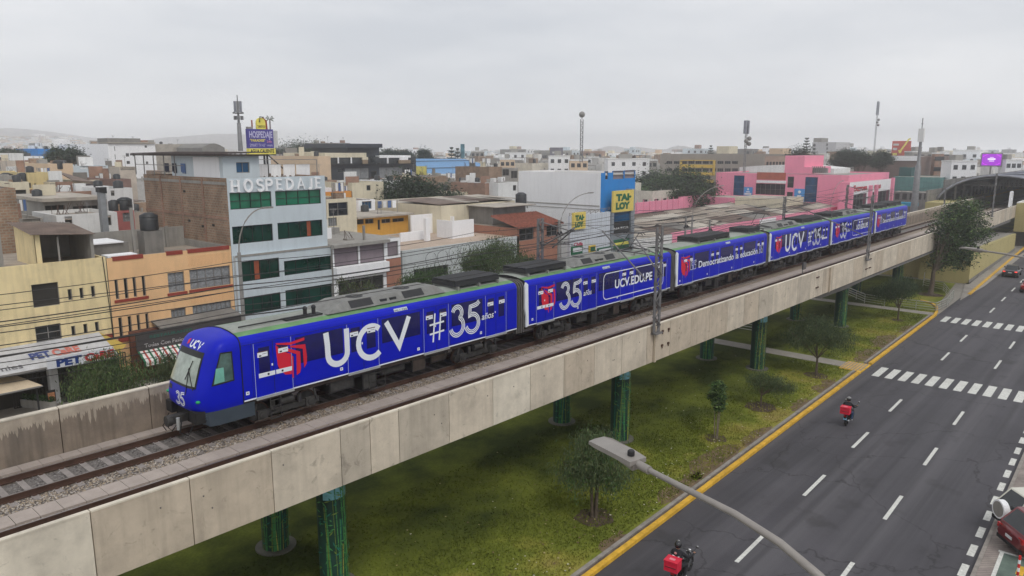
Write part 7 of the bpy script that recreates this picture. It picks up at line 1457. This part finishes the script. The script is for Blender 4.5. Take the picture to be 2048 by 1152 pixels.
for d, x, y in cells:
    if clash(x, y) or cnt >= 285: continue
    if 88 < x < 235 and 88 < y < 150 and math.atan2(y, x) < R(42): 
        if x < 215: continue
    k = cnt % 8; hs = (.70 + .14 * q.random()) if d < 140 else (.82 + .3 * q.random()) if d < 240 else (.92 + .45 * q.random()); rot = q.choice((0, 0, 0, R(180), R(90), R(-90)))
    if k not in used: o = first[k]; o.location = (x, y, 0); o.rotation_euler = (0, 0, rot); o.scale = (1, 1, hs); used.add(k)
    else: copy_tree(first[k], (x, y, 0), rot, scale=(1, 1, hs))
    cnt += 1
print('houses', cnt)
b = MB(); cols = [m_whw, m_whw2, m_cream, m_cgrey, MATS['sand_render'], m_brick2, m_cdark, m_ltbl, m_whw]
for i in range(3000):
    d = 385 + 1150 * (q.random() ** 1.5); a = R(q.uniform(5, 80)); x, y = d * math.cos(a), d * math.sin(a)
    if y < 48: continue
    w, dp, h = q.uniform(6, 16), q.uniform(6, 16), q.uniform(7.5, 13.5)
    if q.random() < .06: h = q.uniform(13.5, 18)
    m = q.choice(cols); b.box(x - w / 2, x + w / 2, y - dp / 2, y + dp / 2, 0, h, m)
    if d < 1100:
        for k in range(int(w / 3)):
            for fl in (0, 1): xx = x - w / 2 + 1.2 + k * 3; b.quad((xx, y - dp / 2 - .06, h - 2.6 - 3 * fl), (xx + 1.4, y - dp / 2 - .06, h - 2.6 - 3 * fl), (xx + 1.4, y - dp / 2 - .06, h - 1.2 - 3 * fl), (xx, y - dp / 2 - .06, h - 1.2 - 3 * fl), m_glass)
        for k in range(int(dp / 4)): yy = y - dp / 2 + 1.2 + k * 4; b.quad((x - w / 2 - .06, yy, h - 2.6), (x - w / 2 - .06, yy + 1.4, h - 2.6), (x - w / 2 - .06, yy + 1.4, h - 1.2), (x - w / 2 - .06, yy, h - 1.2), m_glass)
        if q.random() < .6: b.box(x - 1.5, x + 1.5, y - 1.5, y + 1.5, h, h + q.uniform(1, 2.4), q.choice(cols))
STR('distant_rooftops', b, kind='stuff')
b = MB()
for i in range(260):
    d = 300 + 900 * q.random(); a = R(q.uniform(5, 80)); x, y = d * math.cos(a), d * math.sin(a)
    if y < 60: continue
    r = q.uniform(3, 6); crown_mesh(b, [(x, y, q.uniform(6, 10), r, r, r * .7)], 130, 1.9, [FA, D_], 0, i)
STR('distant_treetops', b, kind='stuff')
# ---------------------------------------------------------------- hills
def ridge(pts, d, depth, m, seed, sub=10, jag=1.0):
    q = random.Random(seed); P_ = []
    for (a, c), (e, f) in zip(pts, pts[1:]):
        for k in range(sub): u = k / sub; P_.append((a + (e - a) * u, c + (f - c) * u + q.gauss(0, .35) * jag))
    P_.append(pts[-1]); b = MB(); vs = []; rows = 7
    for px, py in P_:
        x, y, z = fd(px, py, d); ux, uy = x / d, y / d
        for r in range(rows):
            u = r / (rows - 1); dd = d - depth * (1 - u); s = u ** .8; zz = z * s * (1 + (q.uniform(-.12, .12) if 0 < r < rows - 1 else 0)); vs.append((ux * dd, uy * dd, zz if r else -1))
        vs.append((ux * (d + depth), uy * (d + depth), -1))
    n = rows + 1; b.add(vs, [(i * n + j, (i + 1) * n + j, (i + 1) * n + j + 1, i * n + j + 1) for i in range(len(P_) - 1) for j in range(n - 1)], m, True); STR('hills', b)
m_hill = M('dry_hillside', (.33, .31, .30), sc=.012, var=.35); m_hill2 = M('hillside_with_shacks', (.34, .29, .265), sc=.03, var=.6)
ridge([(-60, 278), (0, 273), (30, 275), (60, 273), (85, 270), (112, 272), (140, 273), (160, 280), (185, 288), (215, 292), (250, 303)], 1400, 350, m_hill2, 1)
ridge([(-100, 262), (20, 256), (90, 262), (180, 275), (240, 284), (300, 296)], 2100, 500, m_hill, 2)
ridge([(220, 300), (270, 284), (330, 275), (380, 272), (420, 268), (470, 268), (540, 272), (560, 290), (600, 302)], 2000, 500, m_hill, 3)
ridge([(1030, 305), (1045, 300), (1065, 298), (1082, 301), (1098, 309)], 1500, 300, m_hill, 4)
ridge([(1150, 310), (1185, 300), (1215, 292), (1235, 292), (1255, 297), (1275, 293), (1300, 297), (1330, 298), (1355, 291), (1375, 293), (1400, 299), (1440, 306)], 1800, 450, m_hill, 5)
ridge([(1560, 308), (1640, 300), (1720, 296), (1780, 302), (1830, 308)], 2100, 500, m_hill, 6); ridge([(1880, 316), (1930, 312), (1990, 308), (2030, 309), (2120, 306)], 1900, 450, m_hill, 7)
# small houses that climb the left hill, and its round storage tank
b = MB()
for i in range(420):
    px = q.uniform(0, 190); top = 272 + max(0, (px - 145) * .42); py = q.uniform(top + 3, 296); d = 1400 - 350 * (py - top) / 30; x, y, z = fd(px, py, d); w = q.uniform(4, 9); b.box(x - w / 2, x + w / 2, y - w / 2, y + w / 2, z - 4, z + 2.5, q.choice(cols))
STR('hillside_shacks', b, kind='stuff')
x, y, z = fd(123, 290, 1080); t = T('storage_tank', 'large pale round storage tank on the left hillside', 'storage tank', (x, y, z)); b = MB(); b.cyl((x, y, z - 6), 9.5, 12.5, m_whw2, 28); b.tube([(x, y, z + 6.5), (x, y, z + 7.6)], [9.5, .5], m_whw2, 28); P('shell', b, t)
x, y, z = fd(78, 271, 1380); b = MB(); b.box(x - 7, x + 7, y - 5, y + 5, z - 6, z + 2.5, m_whw2); ONE('hilltop_building', b, 'small white building on the crest of the left hill', 'building')
# ---------------------------------------------------------------- street lamps and poles
m_lamp = M('lamp_grey', (.25, .23, .21), rough=.5, sc=4, var=.12, grime=.25); m_pole = M('concrete_pole', (.27, .26, .245), sc=3)
def led_lamp(label, hx, hy, hz, arm, base, s=1.0):
    """flat LED head pointing across the road (+n), arm points from the head to the pole"""
    t = T('street_lamp', label, 'street lamp', (base[0], base[1], .14)); a = RD
    u = Vector(arm[0]) - Vector((hx, hy, hz)); u.normalize(); v = u.cross(Vector((0, 0, 1))).normalized(); w = v.cross(u).normalized()
    if w.z < 0: w = -w
    def q(l, r, z): p = Vector((hx, hy, hz)) - u * l + v * r + w * z; return tuple(p)
    b = MB(); top = [q(0, .135, .05), q(.25, .15, .06), q(.66, .155, .055), q(.79, .13, .03), q(.83, -.02, .02), q(.80, -.14, .03), q(.66, -.155, .055), q(.25, -.15, .06), q(0, -.135, .05)]; bot = [tuple(Vector(p) - w * (.04 if i in (3, 4, 5) else .06)) for i, p in enumerate(top)]
    n = 9; b.add(top + bot, [tuple(range(n)), tuple(range(2 * n - 1, n - 1, -1))] + [(i, i + n, (i + 1) % n + n, (i + 1) % n) for i in range(n)], m_lamp); P('lamp_head', b, t)
    b = MB(); b.add([q(-.02, .10, 0), q(.38, .12, 0), q(.38, -.12, 0), q(-.02, -.10, 0), q(.02, .07, -.09), q(.28, .06, -.06), q(.28, -.06, -.06), q(.02, -.07, -.09)], [(0, 1, 5, 4), (1, 2, 6, 5), (2, 3, 7, 6), (3, 0, 4, 7), (4, 5, 6, 7)], m_lamp); P('driver_housing', b, t)
    b = MB(); b.tube([q(.13, 0, .06), q(.13, 0, .115)], .045, m_blkf, 14); b.tube([q(.13, 0, .115), q(.13, 0, .13)], [.045, .03], m_blkf, 14); P('photocell', b, t)
    b = MB(); b.tube([q(.03, 0, -.01), q(-.2, 0, -.01)], .052, m_lamp, 12); P('socket', b, t)
    b = MB(); b.tube([q(-.17, 0, -.01)] + [tuple(p) for p in arm[1:]], [.034] + [.036 + .004 * i for i in range(len(arm) - 1)], m_lamp, 12); P('arm', b, t)
    b = MB(); e = arm[-1]; b.tube([(e[0], e[1], e[2]), (base[0], base[1], 8), (base[0], base[1], .14)], [.06, .08, .12], m_pole, 12); P('pole', b, t)
def rp_(px, py, z): x, y = gz(px, py, z); return (x, y, z)
h0 = rp_(1276, 927, 12.42); A1 = rp_(1360, 972, 12.40); A2 = rp_(1470, 1028, 12.33); A3 = rp_(1560, 1086, 12.20); A4 = rp_(1640, 1154, 12.0)
led_lamp('large flat grey street lamp head close to the camera on a curved arm', *h0, [A1, A1, A2, A3, A4, (7.0, 1.2, 11.3), (7.05, .95, 10.4)], (7.1, .9))
h1 = rp_(1963, 501, 12.3); led_lamp('flat street lamp reaching in from the right edge in front of the big tree', *h1, [rp_(2010, 507, 12.28), rp_(2010, 508, 12.28), rp_(2052, 516, 12.2), (34.5, 2.2, 11.4), (34.6, 1.6, 10.4)], (34.6, 1.5))
def street_pole(label, px, pyt, Y, arm_to, h=None, r=.12, lampy=True):
    X, zt = fy(px, pyt, Y); t = T('street_lamp', label, 'street lamp', (X, Y, .1)); b = MB(); b.tube([(X, Y, .1), (X, Y, zt)], [r * 1.3, r], m_pole, 10); P('pole', b, t)
    ex, ez = fy(*arm_to, Y); b = MB(); n = 8; b.tube([(X + (ex - X) * (1 - math.cos(math.pi / 2 * k / n)), Y, zt + (ez - zt) * math.sin(math.pi / 2 * k / n)) for k in range(n + 1)], .045, m_lamp, 6); P('arm', b, t); b = MB(); b.box(ex - .1, ex + .7, Y - .13, Y + .13, ez - .05, ez + .07, m_lamp); P('lamp_head', b, t)
street_pole('street lamp with a curved arm in front of the hotel', 478, 505, 48, (527, 416)); street_pole('street lamp curving in front of the big white wall', 1121, 450, 48, (1178, 386)); street_pole('street lamp with a curved arm before the pink wall', 1385, 430, 50, (1442, 372)); street_pole('street lamp before the pink mall corner', 1660, 420, 50, (1685, 362))
def pole(label, px, pyt, Y, cross=True, r=.13):
    X, zt = fy(px, pyt, Y); t = T('utility_pole', label, 'utility pole', (X, Y, .1), group='utility poles along the shop street'); b = MB(); b.tube([(X, Y, .1), (X, Y, zt)], [r * 1.3, r], m_pole, 10); P('pole', b, t)
    if cross:
        b = MB()
        for dz in (.25, .9): b.bar((X - .7, Y, zt - dz), (X + .7, Y, zt - dz), .08, m_blkf)
        for k in range(5): b.ball((X - .5 + .25 * k, Y - .1, zt - 1.5 + .2 * (k % 2)), .13, m_blkf, 8, 6)
        P('crossarm', b, t)
pole('utility pole in front of the terracotta house', 1118, 440, 47.5); pole('utility pole before the market roofs', 1372, 432, 49); pole('utility pole at the left end of the pink street wall', 1420, 440, 48.5); pole('utility pole before the mall pillars', 1786, 395, 50); pole('utility pole near the station end of the street', 1836, 380, 52, r=.16)
for i, px in enumerate((1317, 1335)):
    X, zt = fy(px, 355, 96); b = MB(); b.bar((X, 96, 2), (X, 96, zt), .3, m_frw)
    if i: b.bar((X, 96, zt - 5), (fy(1317, 355, 96)[0], 96, zt - 5), .2, m_frw)
    ONE('steel_post', b, ('left pale steel post standing before the dark grove', 'right pale steel post with crossbar before the dark grove')[i], 'post')
# bundles of street cables, parallel to the shop street
CW = [(581.7, 523, .022), (608.6, 551, .022), (630.8, 571, .035), (639.4, 581, .03), (675, 612, .03), (684, 624, .022), (692, 633, .05), (703, 646, .025), (716, 655, .025), (733, 670, .03), (742, 682, .02)]
NM = ('topmost', 'second', 'third', 'fourth', 'fifth', 'sixth', 'seventh, thickest', 'eighth', 'ninth', 'tenth', 'lowest')
for i, (ya, yb, r) in enumerate(CW):
    Y = 44.5 + .12 * i; xa, za = fy(0, ya, Y); xb, zb = fy(472, yb, Y); xc = xb + 22; zc = zb + (zb - za) / (xb - xa) * 8; xd = xa - 12
    cable('street_cable', [(xd, Y, za + .2), (xb, Y, zb), (xc, Y, zb + .1), (xc + 26, Y, zb + .4), (xc + 50, Y, zb + .3), (xc + 90, Y, zb + .5)], r, NM[i] + ' cable from the top of the bundle in front of the shop street', group='street cables before the houses', sag=.35)
q = random.Random(4)
for i, (px, py, pw_, ph) in enumerate(((862, 512, 26, 26), (885, 508, 24, 24), (908, 500, 22, 24), (930, 494, 20, 22), (735, 590, 24, 26), (762, 588, 26, 30), (792, 580, 26, 28))):
    X, Z = fy(px, py, 45); b = MB(); rx, rz = .55, .75; b.tube([(X + rx * math.cos(R(a)) + .1 * math.sin(R(a * 2)), 45, Z - rz * .6 + rz * math.sin(R(a))) for a in range(80, 430, 18)], .017, m_wire, 5, cap=False); ONE('cable_loop', b, 'slack loop of black cable hanging from the street wires', 'cable', group='slack cable loops')
for i, (x0, y0, x1, y1, Y) in enumerate(((1030, 455, 1320, 420, 48), (1040, 478, 1420, 425, 48), (1060, 500, 1500, 440, 48), (1100, 520, 1560, 455, 48), (1180, 540, 1640, 440, 49), (1290, 470, 1790, 400, 50), (1300, 500, 1830, 402, 50), (1340, 440, 1700, 380, 50), (1420, 470, 1830, 390, 51), (1090, 470, 1310, 510, 30), (1170, 450, 1420, 500, 40), (1240, 520, 1460, 430, 44), (1560, 410, 1830, 378, 50), (1500, 400, 1760, 372, 50))):
    a = fy(x0, y0, Y); c = fy(x1, y1, Y); cable('street_cable', [(a[0], Y, a[1]), (c[0], Y, c[1])], .019, 'thin dark cable crossing before the market and the pink mall', group='street cables before the market', sag=.5)
# catenary brackets reaching over the tracks (seen in front of the hoarding and the mall)
for i, (px, py, px2, py2, Ya, Yb) in enumerate(((1205, 462, 1292, 560, 24, 20.2), (1270, 474, 1310, 535, 23, 20.2), (1600, 415, 1726, 470, 24, 20.2), (1085, 492, 1150, 455, 28, 24.5), (1105, 495, 1148, 458, 28, 24.5))):
    a = fy(px, py, Ya); c = fy(px2, py2, Yb); b = MB(); b.tube([(a[0], Ya, a[1]), (c[0], Yb, c[1])], .045, m_mast, 6); ONE('stay_arm', b, 'slanting steel stay arm of the overhead line', 'arm', group='slanting stay arms of the overhead line')
# ---------------------------------------------------------------- cars
m_tyre = M('tyre_rubber', (.012, .012, .013), rough=.85); m_rim = M('alloy_rim', (.28, .28, .29), rough=.35, metal=.8); m_cgl = M('car_glass', (.012, .015, .018), rough=.06, coat=.6); m_tl = M('tail_lamp_red', (.45, .01, .01), rough=.2, coat=.6); m_plate = M('number_plate_white', (.6, .62, .62)); m_plas = M('black_plastic', (.018, .018, .02), rough=.6)
def car(label, x, y, z, rot, L_, Wd, H, col, kind='sedan', rough=.28, spare=False, group=None, lit=False):
    t = T('parked_car' if z > .1 else 'car', label, 'car', (x, y, z), rot=rot, group=group); pm = M('car_paint_%02d%02d%02d' % tuple(int(c * 99) for c in col), col, rough=rough, var=.06, coat=.7, metal=.2, spec=.5); w = Wd / 2; l = L_ / 2
    zb, zm, zs_ = .22, .62, (.92 if kind != 'sedan' else .88); hb = 1.02 if kind != 'sedan' else .90
    st = [(-l, .80, .45, zm, .86), (-l + .12, .94, .28, zs_ - .05, hb - .02), (-l + .5, 1.0, zb, zs_, hb + .02), (-l * .4, 1.0, zb, zs_, hb), (l * .35, 1.0, zb, zs_ - .03, hb - .02), (l - .6, .97, zb, zs_ - .12, hb - .12), (l - .15, .88, .3, zs_ - .2, hb - .22), (l, .74, .42, .6, .66)]
    b = MB(); vs = []; n = 10
    for sx, k, z0, z1_, z2_ in st:
        ww = w * k; vs += [(sx, -ww * .86, z0), (sx, -ww * .99, z0 + .16), (sx, -ww, (z0 + z1_) / 2 + .05), (sx, -ww * .97, z1_), (sx, -ww * .84, z2_), (sx, ww * .84, z2_), (sx, ww * .97, z1_), (sx, ww, (z0 + z1_) / 2 + .05), (sx, ww * .99, z0 + .16), (sx, ww * .86, z0)]
    b.add(vs, [(i * n + j, i * n + (j + 1) % n, (i + 1) * n + (j + 1) % n, (i + 1) * n + j) for i in range(len(st) - 1) for j in range(n)], pm, True); b.add(vs[:n], [tuple(range(n))[::-1]], pm); b.add(vs[-n:], [tuple(range(n))], pm); P('body', b, t)
    if kind == 'sedan': cab = [(-l + .75, hb, .80), (-l + 1.45, H, .62), (l * .12, H, .63), (l * .12 + .95, hb - .02, .80)]
    else: cab = [(-l + .10, hb, .84), (-l + .62, H - .03, .68), (l * .15, H, .69), (l * .15 + .9, hb - .02, .82)]
    b = MB(); vs = []
    for cx, cz, k in cab: vs += [(cx, -w * k, cz), (cx, w * k, cz)]
    vs += [(cab[1][0] + .02, -w * .84, hb - .03), (cab[1][0] + .02, w * .84, hb - .03), (cab[2][0] - .02, -w * .84, hb - .03), (cab[2][0] - .02, w * .84, hb - .03)]
    b.add(vs, [(0, 1, 3, 2), (2, 3, 5, 4), (4, 5, 7, 6), (0, 2, 8), (1, 9, 3), (2, 4, 10, 8), (3, 9, 11, 5), (4, 6, 10), (5, 11, 7)], pm); P('cabin', b, t)
    def inset(q, f, off):
        c = sum((Vector(p) for p in q), Vector()) / len(q); nn = (Vector(q[1]) - Vector(q[0])).cross(Vector(q[2]) - Vector(q[1])).normalized()
        if nn.dot(c - Vector((0, 0, .8))) < 0: nn = -nn
        return [tuple(c + (Vector(p) - c) * f + nn * off) for p in q]
    b = MB(); b.add(inset([vs[0], vs[1], vs[3], vs[2]], .86, .012), [(0, 1, 2, 3)], m_cgl); P('rear_window', b, t)
    b = MB(); b.add(inset([vs[4], vs[5], vs[7], vs[6]], .88, .012), [(0, 1, 2, 3)], m_cgl); P('windscreen', b, t)
    for s, (a_, b_, c_, d_) in ((-1, (2, 4, 10, 8)), (1, (3, 5, 11, 9))):
        Q = [Vector(vs[i]) for i in (a_, b_, c_, d_)]
        for u0, u1 in ((.03, .48), (.52, .97)):
            q_ = [Q[0].lerp(Q[1], u0), Q[0].lerp(Q[1], u1), Q[3].lerp(Q[2], u1), Q[3].lerp(Q[2], u0)]; b = MB(); b.add(inset([tuple(p) for p in q_], .86, .014), [(0, 1, 2, 3)], m_cgl); P('side_window', b, t)
    rr = .33 if kind == 'sedan' else .37
    for wx in (-l + .82, l - .85):
        for s in (-1, 1):
            b = MB(); b.tube([(wx, s * (w - .2), rr), (wx, s * (w + .01), rr)], rr, m_tyre, 22, smooth=False); wh = P('wheel', b, t); b = MB(); b.tube([(wx, s * (w + .005), rr), (wx, s * (w + .02), rr)], rr * .62, m_rim, 16, smooth=False); P('rim', b, wh)
            b = MB(); b.tube([(wx, s * (w - .25), rr), (wx, s * (w - .012), rr)], rr * 1.16, m_plas, 22, smooth=False); P('wheel_arch', b, t)
    for s in (-1, 1):
        b = MB(); b.box(-l - .012 + (.03 if kind != 'sedan' else 0), -l + .14, s * w * .56, s * w * .86, .72, .84 if kind == 'sedan' else .92, m_tl if not lit else M('lit_tail_lamp', (.9, .05, .03), emit=1.2)); P('tail_light', b, t)
        b = MB(); b.box(l - .2, l - .02, s * w * .45, s * w * .75, .58, .68, m_rim); P('headlight', b, t)
        b = MB(); b.box(cab[3][0] - .35, cab[3][0] - .15, s * (w * .95), s * (w * .95 + .2), hb - .02, hb + .12, m_plas); P('mirror', b, t)
    b = MB(); b.box(-l - .02, -l + .05, -.2, .2, .60, .72, m_plate); P('number_plate', b, t); b = MB(); b.box(-l + .0, -l + .12, -w * .8, w * .8, .3, .46, m_plas); P('bumper', b, t)
    if spare:
        b = MB(); b.tube([(-l - .24, .0, .98), (-l + .02, .0, .98)], .40, m_whw2, 26); b.tube([(-l - .25, 0, .98), (-l - .238, 0, .98)], .33, m_cgrey, 26, smooth=False); P('spare_wheel_cover', b, t)
    return t
car('dark red sport utility car parked nose-in at the right edge', 35.55, 1.6, .14, R(-50), 4.6, 1.88, 1.68, (.16, .008, .012), 'suv')
car('cream off-road car with a white spare wheel cover on its back', 37.25, 2.4, .14, R(-48), 3.9, 1.7, 1.72, (.62, .60, .50), 'suv', spare=True)
car('dark grey sedan driving away in the left lane', *rd(115.8, 12.35)[:2], .01, RD, 4.4, 1.8, 1.45, (.02, .022, .028), 'sedan', lit=True)
car('dark hatchback with bright red lamps ahead of the sedan', *rd(122.5, 9.25)[:2], .01, RD, 4.2, 1.8, 1.55, (.03, .03, .035), 'suv', lit=True)
car('red car half out of the picture in the middle lane', *rd(104.2, 9.1)[:2], .01, RD, 4.3, 1.75, 1.5, (.30, .01, .012), 'sedan')
x, y = gz(2033, 1166, .14); t = T('barrier_post', 'thin red and white striped post at the lower right corner', 'post', (x, y, .14)); b = MB(); m_rw = M('reflective_red', (.55, .02, .02))
for k in range(7): b.tube([(x, y, .14 + .16 * k), (x, y, .30 + .16 * k)], .045, m_rw if k % 2 == 0 else m_whw2, 10)
P('post', b, t); b = MB(); b.tube([(x, y, .14), (x, y, .2)], .14, m_blkf, 14); P('base', b, t)
# ---------------------------------------------------------------- motorcycles and riders
m_mot = M('motorcycle_black', (.012, .014, .014), rough=.35, coat=.4); m_chr = M('motorcycle_chrome', (.45, .45, .45), rough=.2, metal=.9); m_jkt = M('rider_jacket_black', (.014, .014, .018), rough=.8, sc=8); m_jean = M('rider_jeans', (.025, .05, .11), rough=.9, sc=10); m_skin = M('skin', (.35, .19, .12)); m_shoe = M('rider_shoe', (.4, .4, .4)); m_hel = M('helmet_black', (.012, .012, .014), rough=.25, coat=.6); m_helg = M('helmet_grey', (.22, .22, .22), rough=.3); m_boxr = M('delivery_box_red', (.62, .015, .045), rough=.5, sc=4, var=.12); m_boxw = M('box_pink_highlight', (.70, .22, .26), rough=.5); m_lpl = M('light_blue_plate', (.25, .5, .7))
def motorcycle(label, x, y, rot):
    t = T('motorcycle', label, 'motorcycle', (x, y, .01), rot=rot)
    for wx, w_ in ((-.02, .075), (1.32, .05)):
        b = MB(); r = .31; b.tube([(wx + (r - .05) * math.cos(R(a)), 0, r + (r - .05) * math.sin(R(a))) for a in range(0, 361, 15)], .06 if w_ > .06 else .05, m_tyre, 8, cap=False); wh = P('wheel', b, t); b = MB(); b.tube([(wx, -.05, r), (wx, .05, r)], .06, m_rim, 10); [b.bar((wx, 0, r), (wx + .24 * math.cos(R(a)), 0, r + .24 * math.sin(R(a))), .02, m_rim) for a in range(0, 360, 45)]; P('rim', b, wh)
    b = MB(); b.bar((-.02, .09, .31), (.45, .1, .38), .05, m_mot); b.bar((-.02, -.09, .31), (.45, -.1, .38), .05, m_mot); b.box(.4, .85, -.13, .13, .28, .6, m_bogie); b.bar((.85, 0, .4), (1.12, 0, .85), .06, m_mot); b.bar((.1, 0, .68), (.7, 0, .72), .09, m_mot); P('frame', b, t)
    b = MB(); b.ball((.68, 0, .84), .2, m_mot, 14, 8, sx=1.35, sy=.75, sz=.7); P('fuel_tank', b, t)
    b = MB(); b.prism([(-.25, -.13, .78), (.5, -.12, .74), (.5, -.12, .82), (-.25, -.13, .86)], (0, .25, 0), m_blkf); P('seat', b, t)
    b = MB(); b.prism([(-.42, -.06, .55), (-.05, -.07, .62), (-.1, -.07, .76), (-.42, -.06, .74)], (0, .13, 0), m_mot); b.prism([(-.38, -.09, .62), (-.30, -.09, .42), (-.27, -.09, .43), (-.33, -.09, .64)], (0, .18, 0), m_blkf); P('mudguard', b, t)
    b = MB(); b.tube([(1.32, .08, .31), (1.12, .08, .9)], .025, m_chr, 8); b.tube([(1.32, -.08, .31), (1.12, -.08, .9)], .025, m_chr, 8); P('fork', b, t)
    b = MB(); b.tube([(.88, .38, 1.05), (1.0, .2, 1.02), (1.06, 0, .98), (1.0, -.2, 1.02), (.88, -.38, 1.05)], .018, m_mot, 8); P('handlebar', b, t)
    for s in (-1, 1):
        b = MB(); b.tube([(.98, s * .24, 1.03), (1.0, s * .36, 1.22)], .008, m_blkf, 5); b.ball((1.0, s * .38, 1.25), .06, m_chr, 10, 6, sx=.35); P('mirror', b, t)
    b = MB(); b.ball((1.2, 0, .88), .1, m_chr, 12, 8, sx=.8); P('headlight', b, t); b = MB(); b.box(-.43, -.40, -.07, .07, .66, .73, m_tl); P('tail_light', b, t); b = MB(); b.box(-.41, -.395, -.1, .1, .47, .59, m_lpl); P('number_plate', b, t); b = MB(); b.tube([(.5, -.14, .3), (.0, -.16, .34), (-.25, -.17, .42)], [.03, .045, .05], m_chr, 10); P('exhaust', b, t)
def rider(label, x, y, rot, jean, lean=0, turn=0):
    V = [(-.02, 0, .88), (.0, lean * .3, 1.08), (.08, lean * .6, 1.30), (.12, lean * .8, 1.42), (.15, lean, 1.52), (.16, lean, 1.62)]; Rr = [.15, .145, .155, .065, .085, .08]; E = [(0, 1), (1, 2), (2, 3), (3, 4), (4, 5)]
    for s in (-1, 1):
        n = len(V); V += [(.08, s * .17 + lean * .6, 1.36), (.26, s * .30 + lean * .5, 1.15), (.58, s * .34, 1.06), (.82, s * .34, 1.06)]; Rr += [.085, .062, .048, .04]; E += [(2, n), (n, n + 1), (n + 1, n + 2), (n + 2, n + 3)]
        n = len(V); V += [(.0, s * .11, .86), (.46, s * .2, .74), (.30, s * .2, .40), (.28, s * .2, .30), (.45, s * .22, .27)]; Rr += [.11, .085, .06, .05, .042]; E += [(0, n), (n, n + 1), (n + 1, n + 2), (n + 2, n + 3), (n + 3, n + 4)]
    me = bpy.data.meshes.new('person'); me.from_pydata(V, E, []); o = bpy.data.objects.new('tmp', me); C.objects.link(o); md = o.modifiers.new('s', 'SKIN'); sub = o.modifiers.new('u', 'SUBSURF'); sub.levels = 2; sub.render_levels = 2
    for i, sv in enumerate(me.skin_vertices[0].data): sv.radius = (Rr[i], Rr[i]); sv.use_root = (i == 0)
    bpy.context.view_layer.update(); m2 = bpy.data.meshes.new_from_object(o.evaluated_get(bpy.context.evaluated_depsgraph_get())); bpy.data.objects.remove(o)
    vs = [tuple(v.co) for v in m2.vertices]; fs = [tuple(p.vertices) for p in m2.polygons]; b = MB()
    for k, m in enumerate((m_jkt, jean, m_shoe, m_skin)): b.mi(m)
    b.v = vs
    for f in fs:
        c = sum((Vector(vs[i]) for i in f), Vector()) / len(f); k = 2 if c.z < .34 else (1 if c.z < .86 and not (c.x > .5 and c.z > .95) else (3 if c.x > .8 and c.z > .95 or c.z > 1.47 else 0)); b.f.append(f); b.m.append(k); b.sm.append(True)
    for s in (-1, 1):
        for k in range(4): y0 = s * (.30 + .022 * k); b.tube([(.83, y0, 1.08), (.90 - .003 * k, y0, 1.085), (.925 - .004 * k, y0, 1.05), (.90, y0, 1.02)], .010, m_skin, 6)
        b.tube([(.82, s * .30, 1.06), (.86, s * .28, 1.03), (.90, s * .29, 1.02)], .011, m_skin, 6)
    t = T('person', label, 'person', (x, y, .01), rot=rot); P('body', b, t)
    b = MB(); b.ball((.16, lean, 1.60), .145, m_hel, 20, 14, sy=.92, sz=1.05); P('helmet', b, t)
    return t
def dbox(label, x, y, rot, w=.52):
    t = T('delivery_box', label, 'delivery box', (x, y, .9), rot=rot); b = MB(); b.box(-.62, -.2, -w / 2, w / 2, -.02, .36, m_boxr); P('box', b, t); b = MB(); b.box(-.64, -.18, -w / 2 - .012, w / 2 + .012, .362, .41, m_boxr); b.box(-.5, -.36, -.1, .12, .411, .416, m_boxw); P('lid', b, t)
    b = MB(); b.box(-.632, -.621, -w / 2 + .04, w / 2 - .04, .15, .17, m_blkf); P('flap_edge', b, t); return t
x, y = gz(1692, 851, 0); a = RD + R(2); motorcycle('black delivery motorcycle beyond the crosswalk side of the near rider', x, y, a); rider('person in a black jacket, jeans and grey-topped helmet riding the farther motorcycle', x, y, a, m_jean); dbox('glossy red delivery box carried behind the farther rider', x, y, a)
x, y = gz(1352, 1172, 0); a = RD + R(5); motorcycle('black delivery motorcycle at the bottom edge of the picture', x, y, a); rider('person in a dark jacket with white stripe and black helmet riding at the bottom edge', x, y, a, M('rider_dark_trousers', (.02, .02, .024)), lean=.05); dbox('red delivery box with dark zip carried at the bottom edge', x, y, a)
for o in list(C.objects):
    if o.type == 'EMPTY' and o.get('label', '').startswith('person in a dark jacket'):
        b = MB(); b.tube([(-.10, .15, 1.27), (-.115, 0, 1.23), (-.10, -.12, 1.27)], .016, m_whw2, 6); P('reflective_stripe', b, o); b = MB(); b.ball((-.075, .05, 1.36), .055, MATS['pale_rose'] if 'pale_rose' in MATS else m_whw2, 12, 6, sx=.3); P('back_badge', b, o)
    if o.type == 'EMPTY' and o.get('label', '').startswith('person in a black jacket'):
        b = MB(); b.ball((.16, 0, 1.625), .142, m_helg, 18, 12, sy=.92, z0=.45); P('helmet_top', b, o)
# ---------------------------------------------------------------- haze
S.cycles.volume_bounces = 4; S.cycles.max_bounces = 12
mh_ = bpy.data.materials.new('haze_air'); mh_.use_nodes = True; t = mh_.node_tree; t.nodes.clear(); o = t.nodes.new('ShaderNodeOutputMaterial'); v = t.nodes.new('ShaderNodeVolumePrincipled')
v.inputs['Color'].default_value = (.985, .99, 1.0, 1); v.inputs['Density'].default_value = .0008; v.inputs['Anisotropy'].default_value = .8; t.links.new(v.outputs[0], o.inputs['Volume'])
b = MB(); b.box(-200, 2700, -60, 2700, -1.1, 80, mh_); STR('haze', b, kind='stuff')
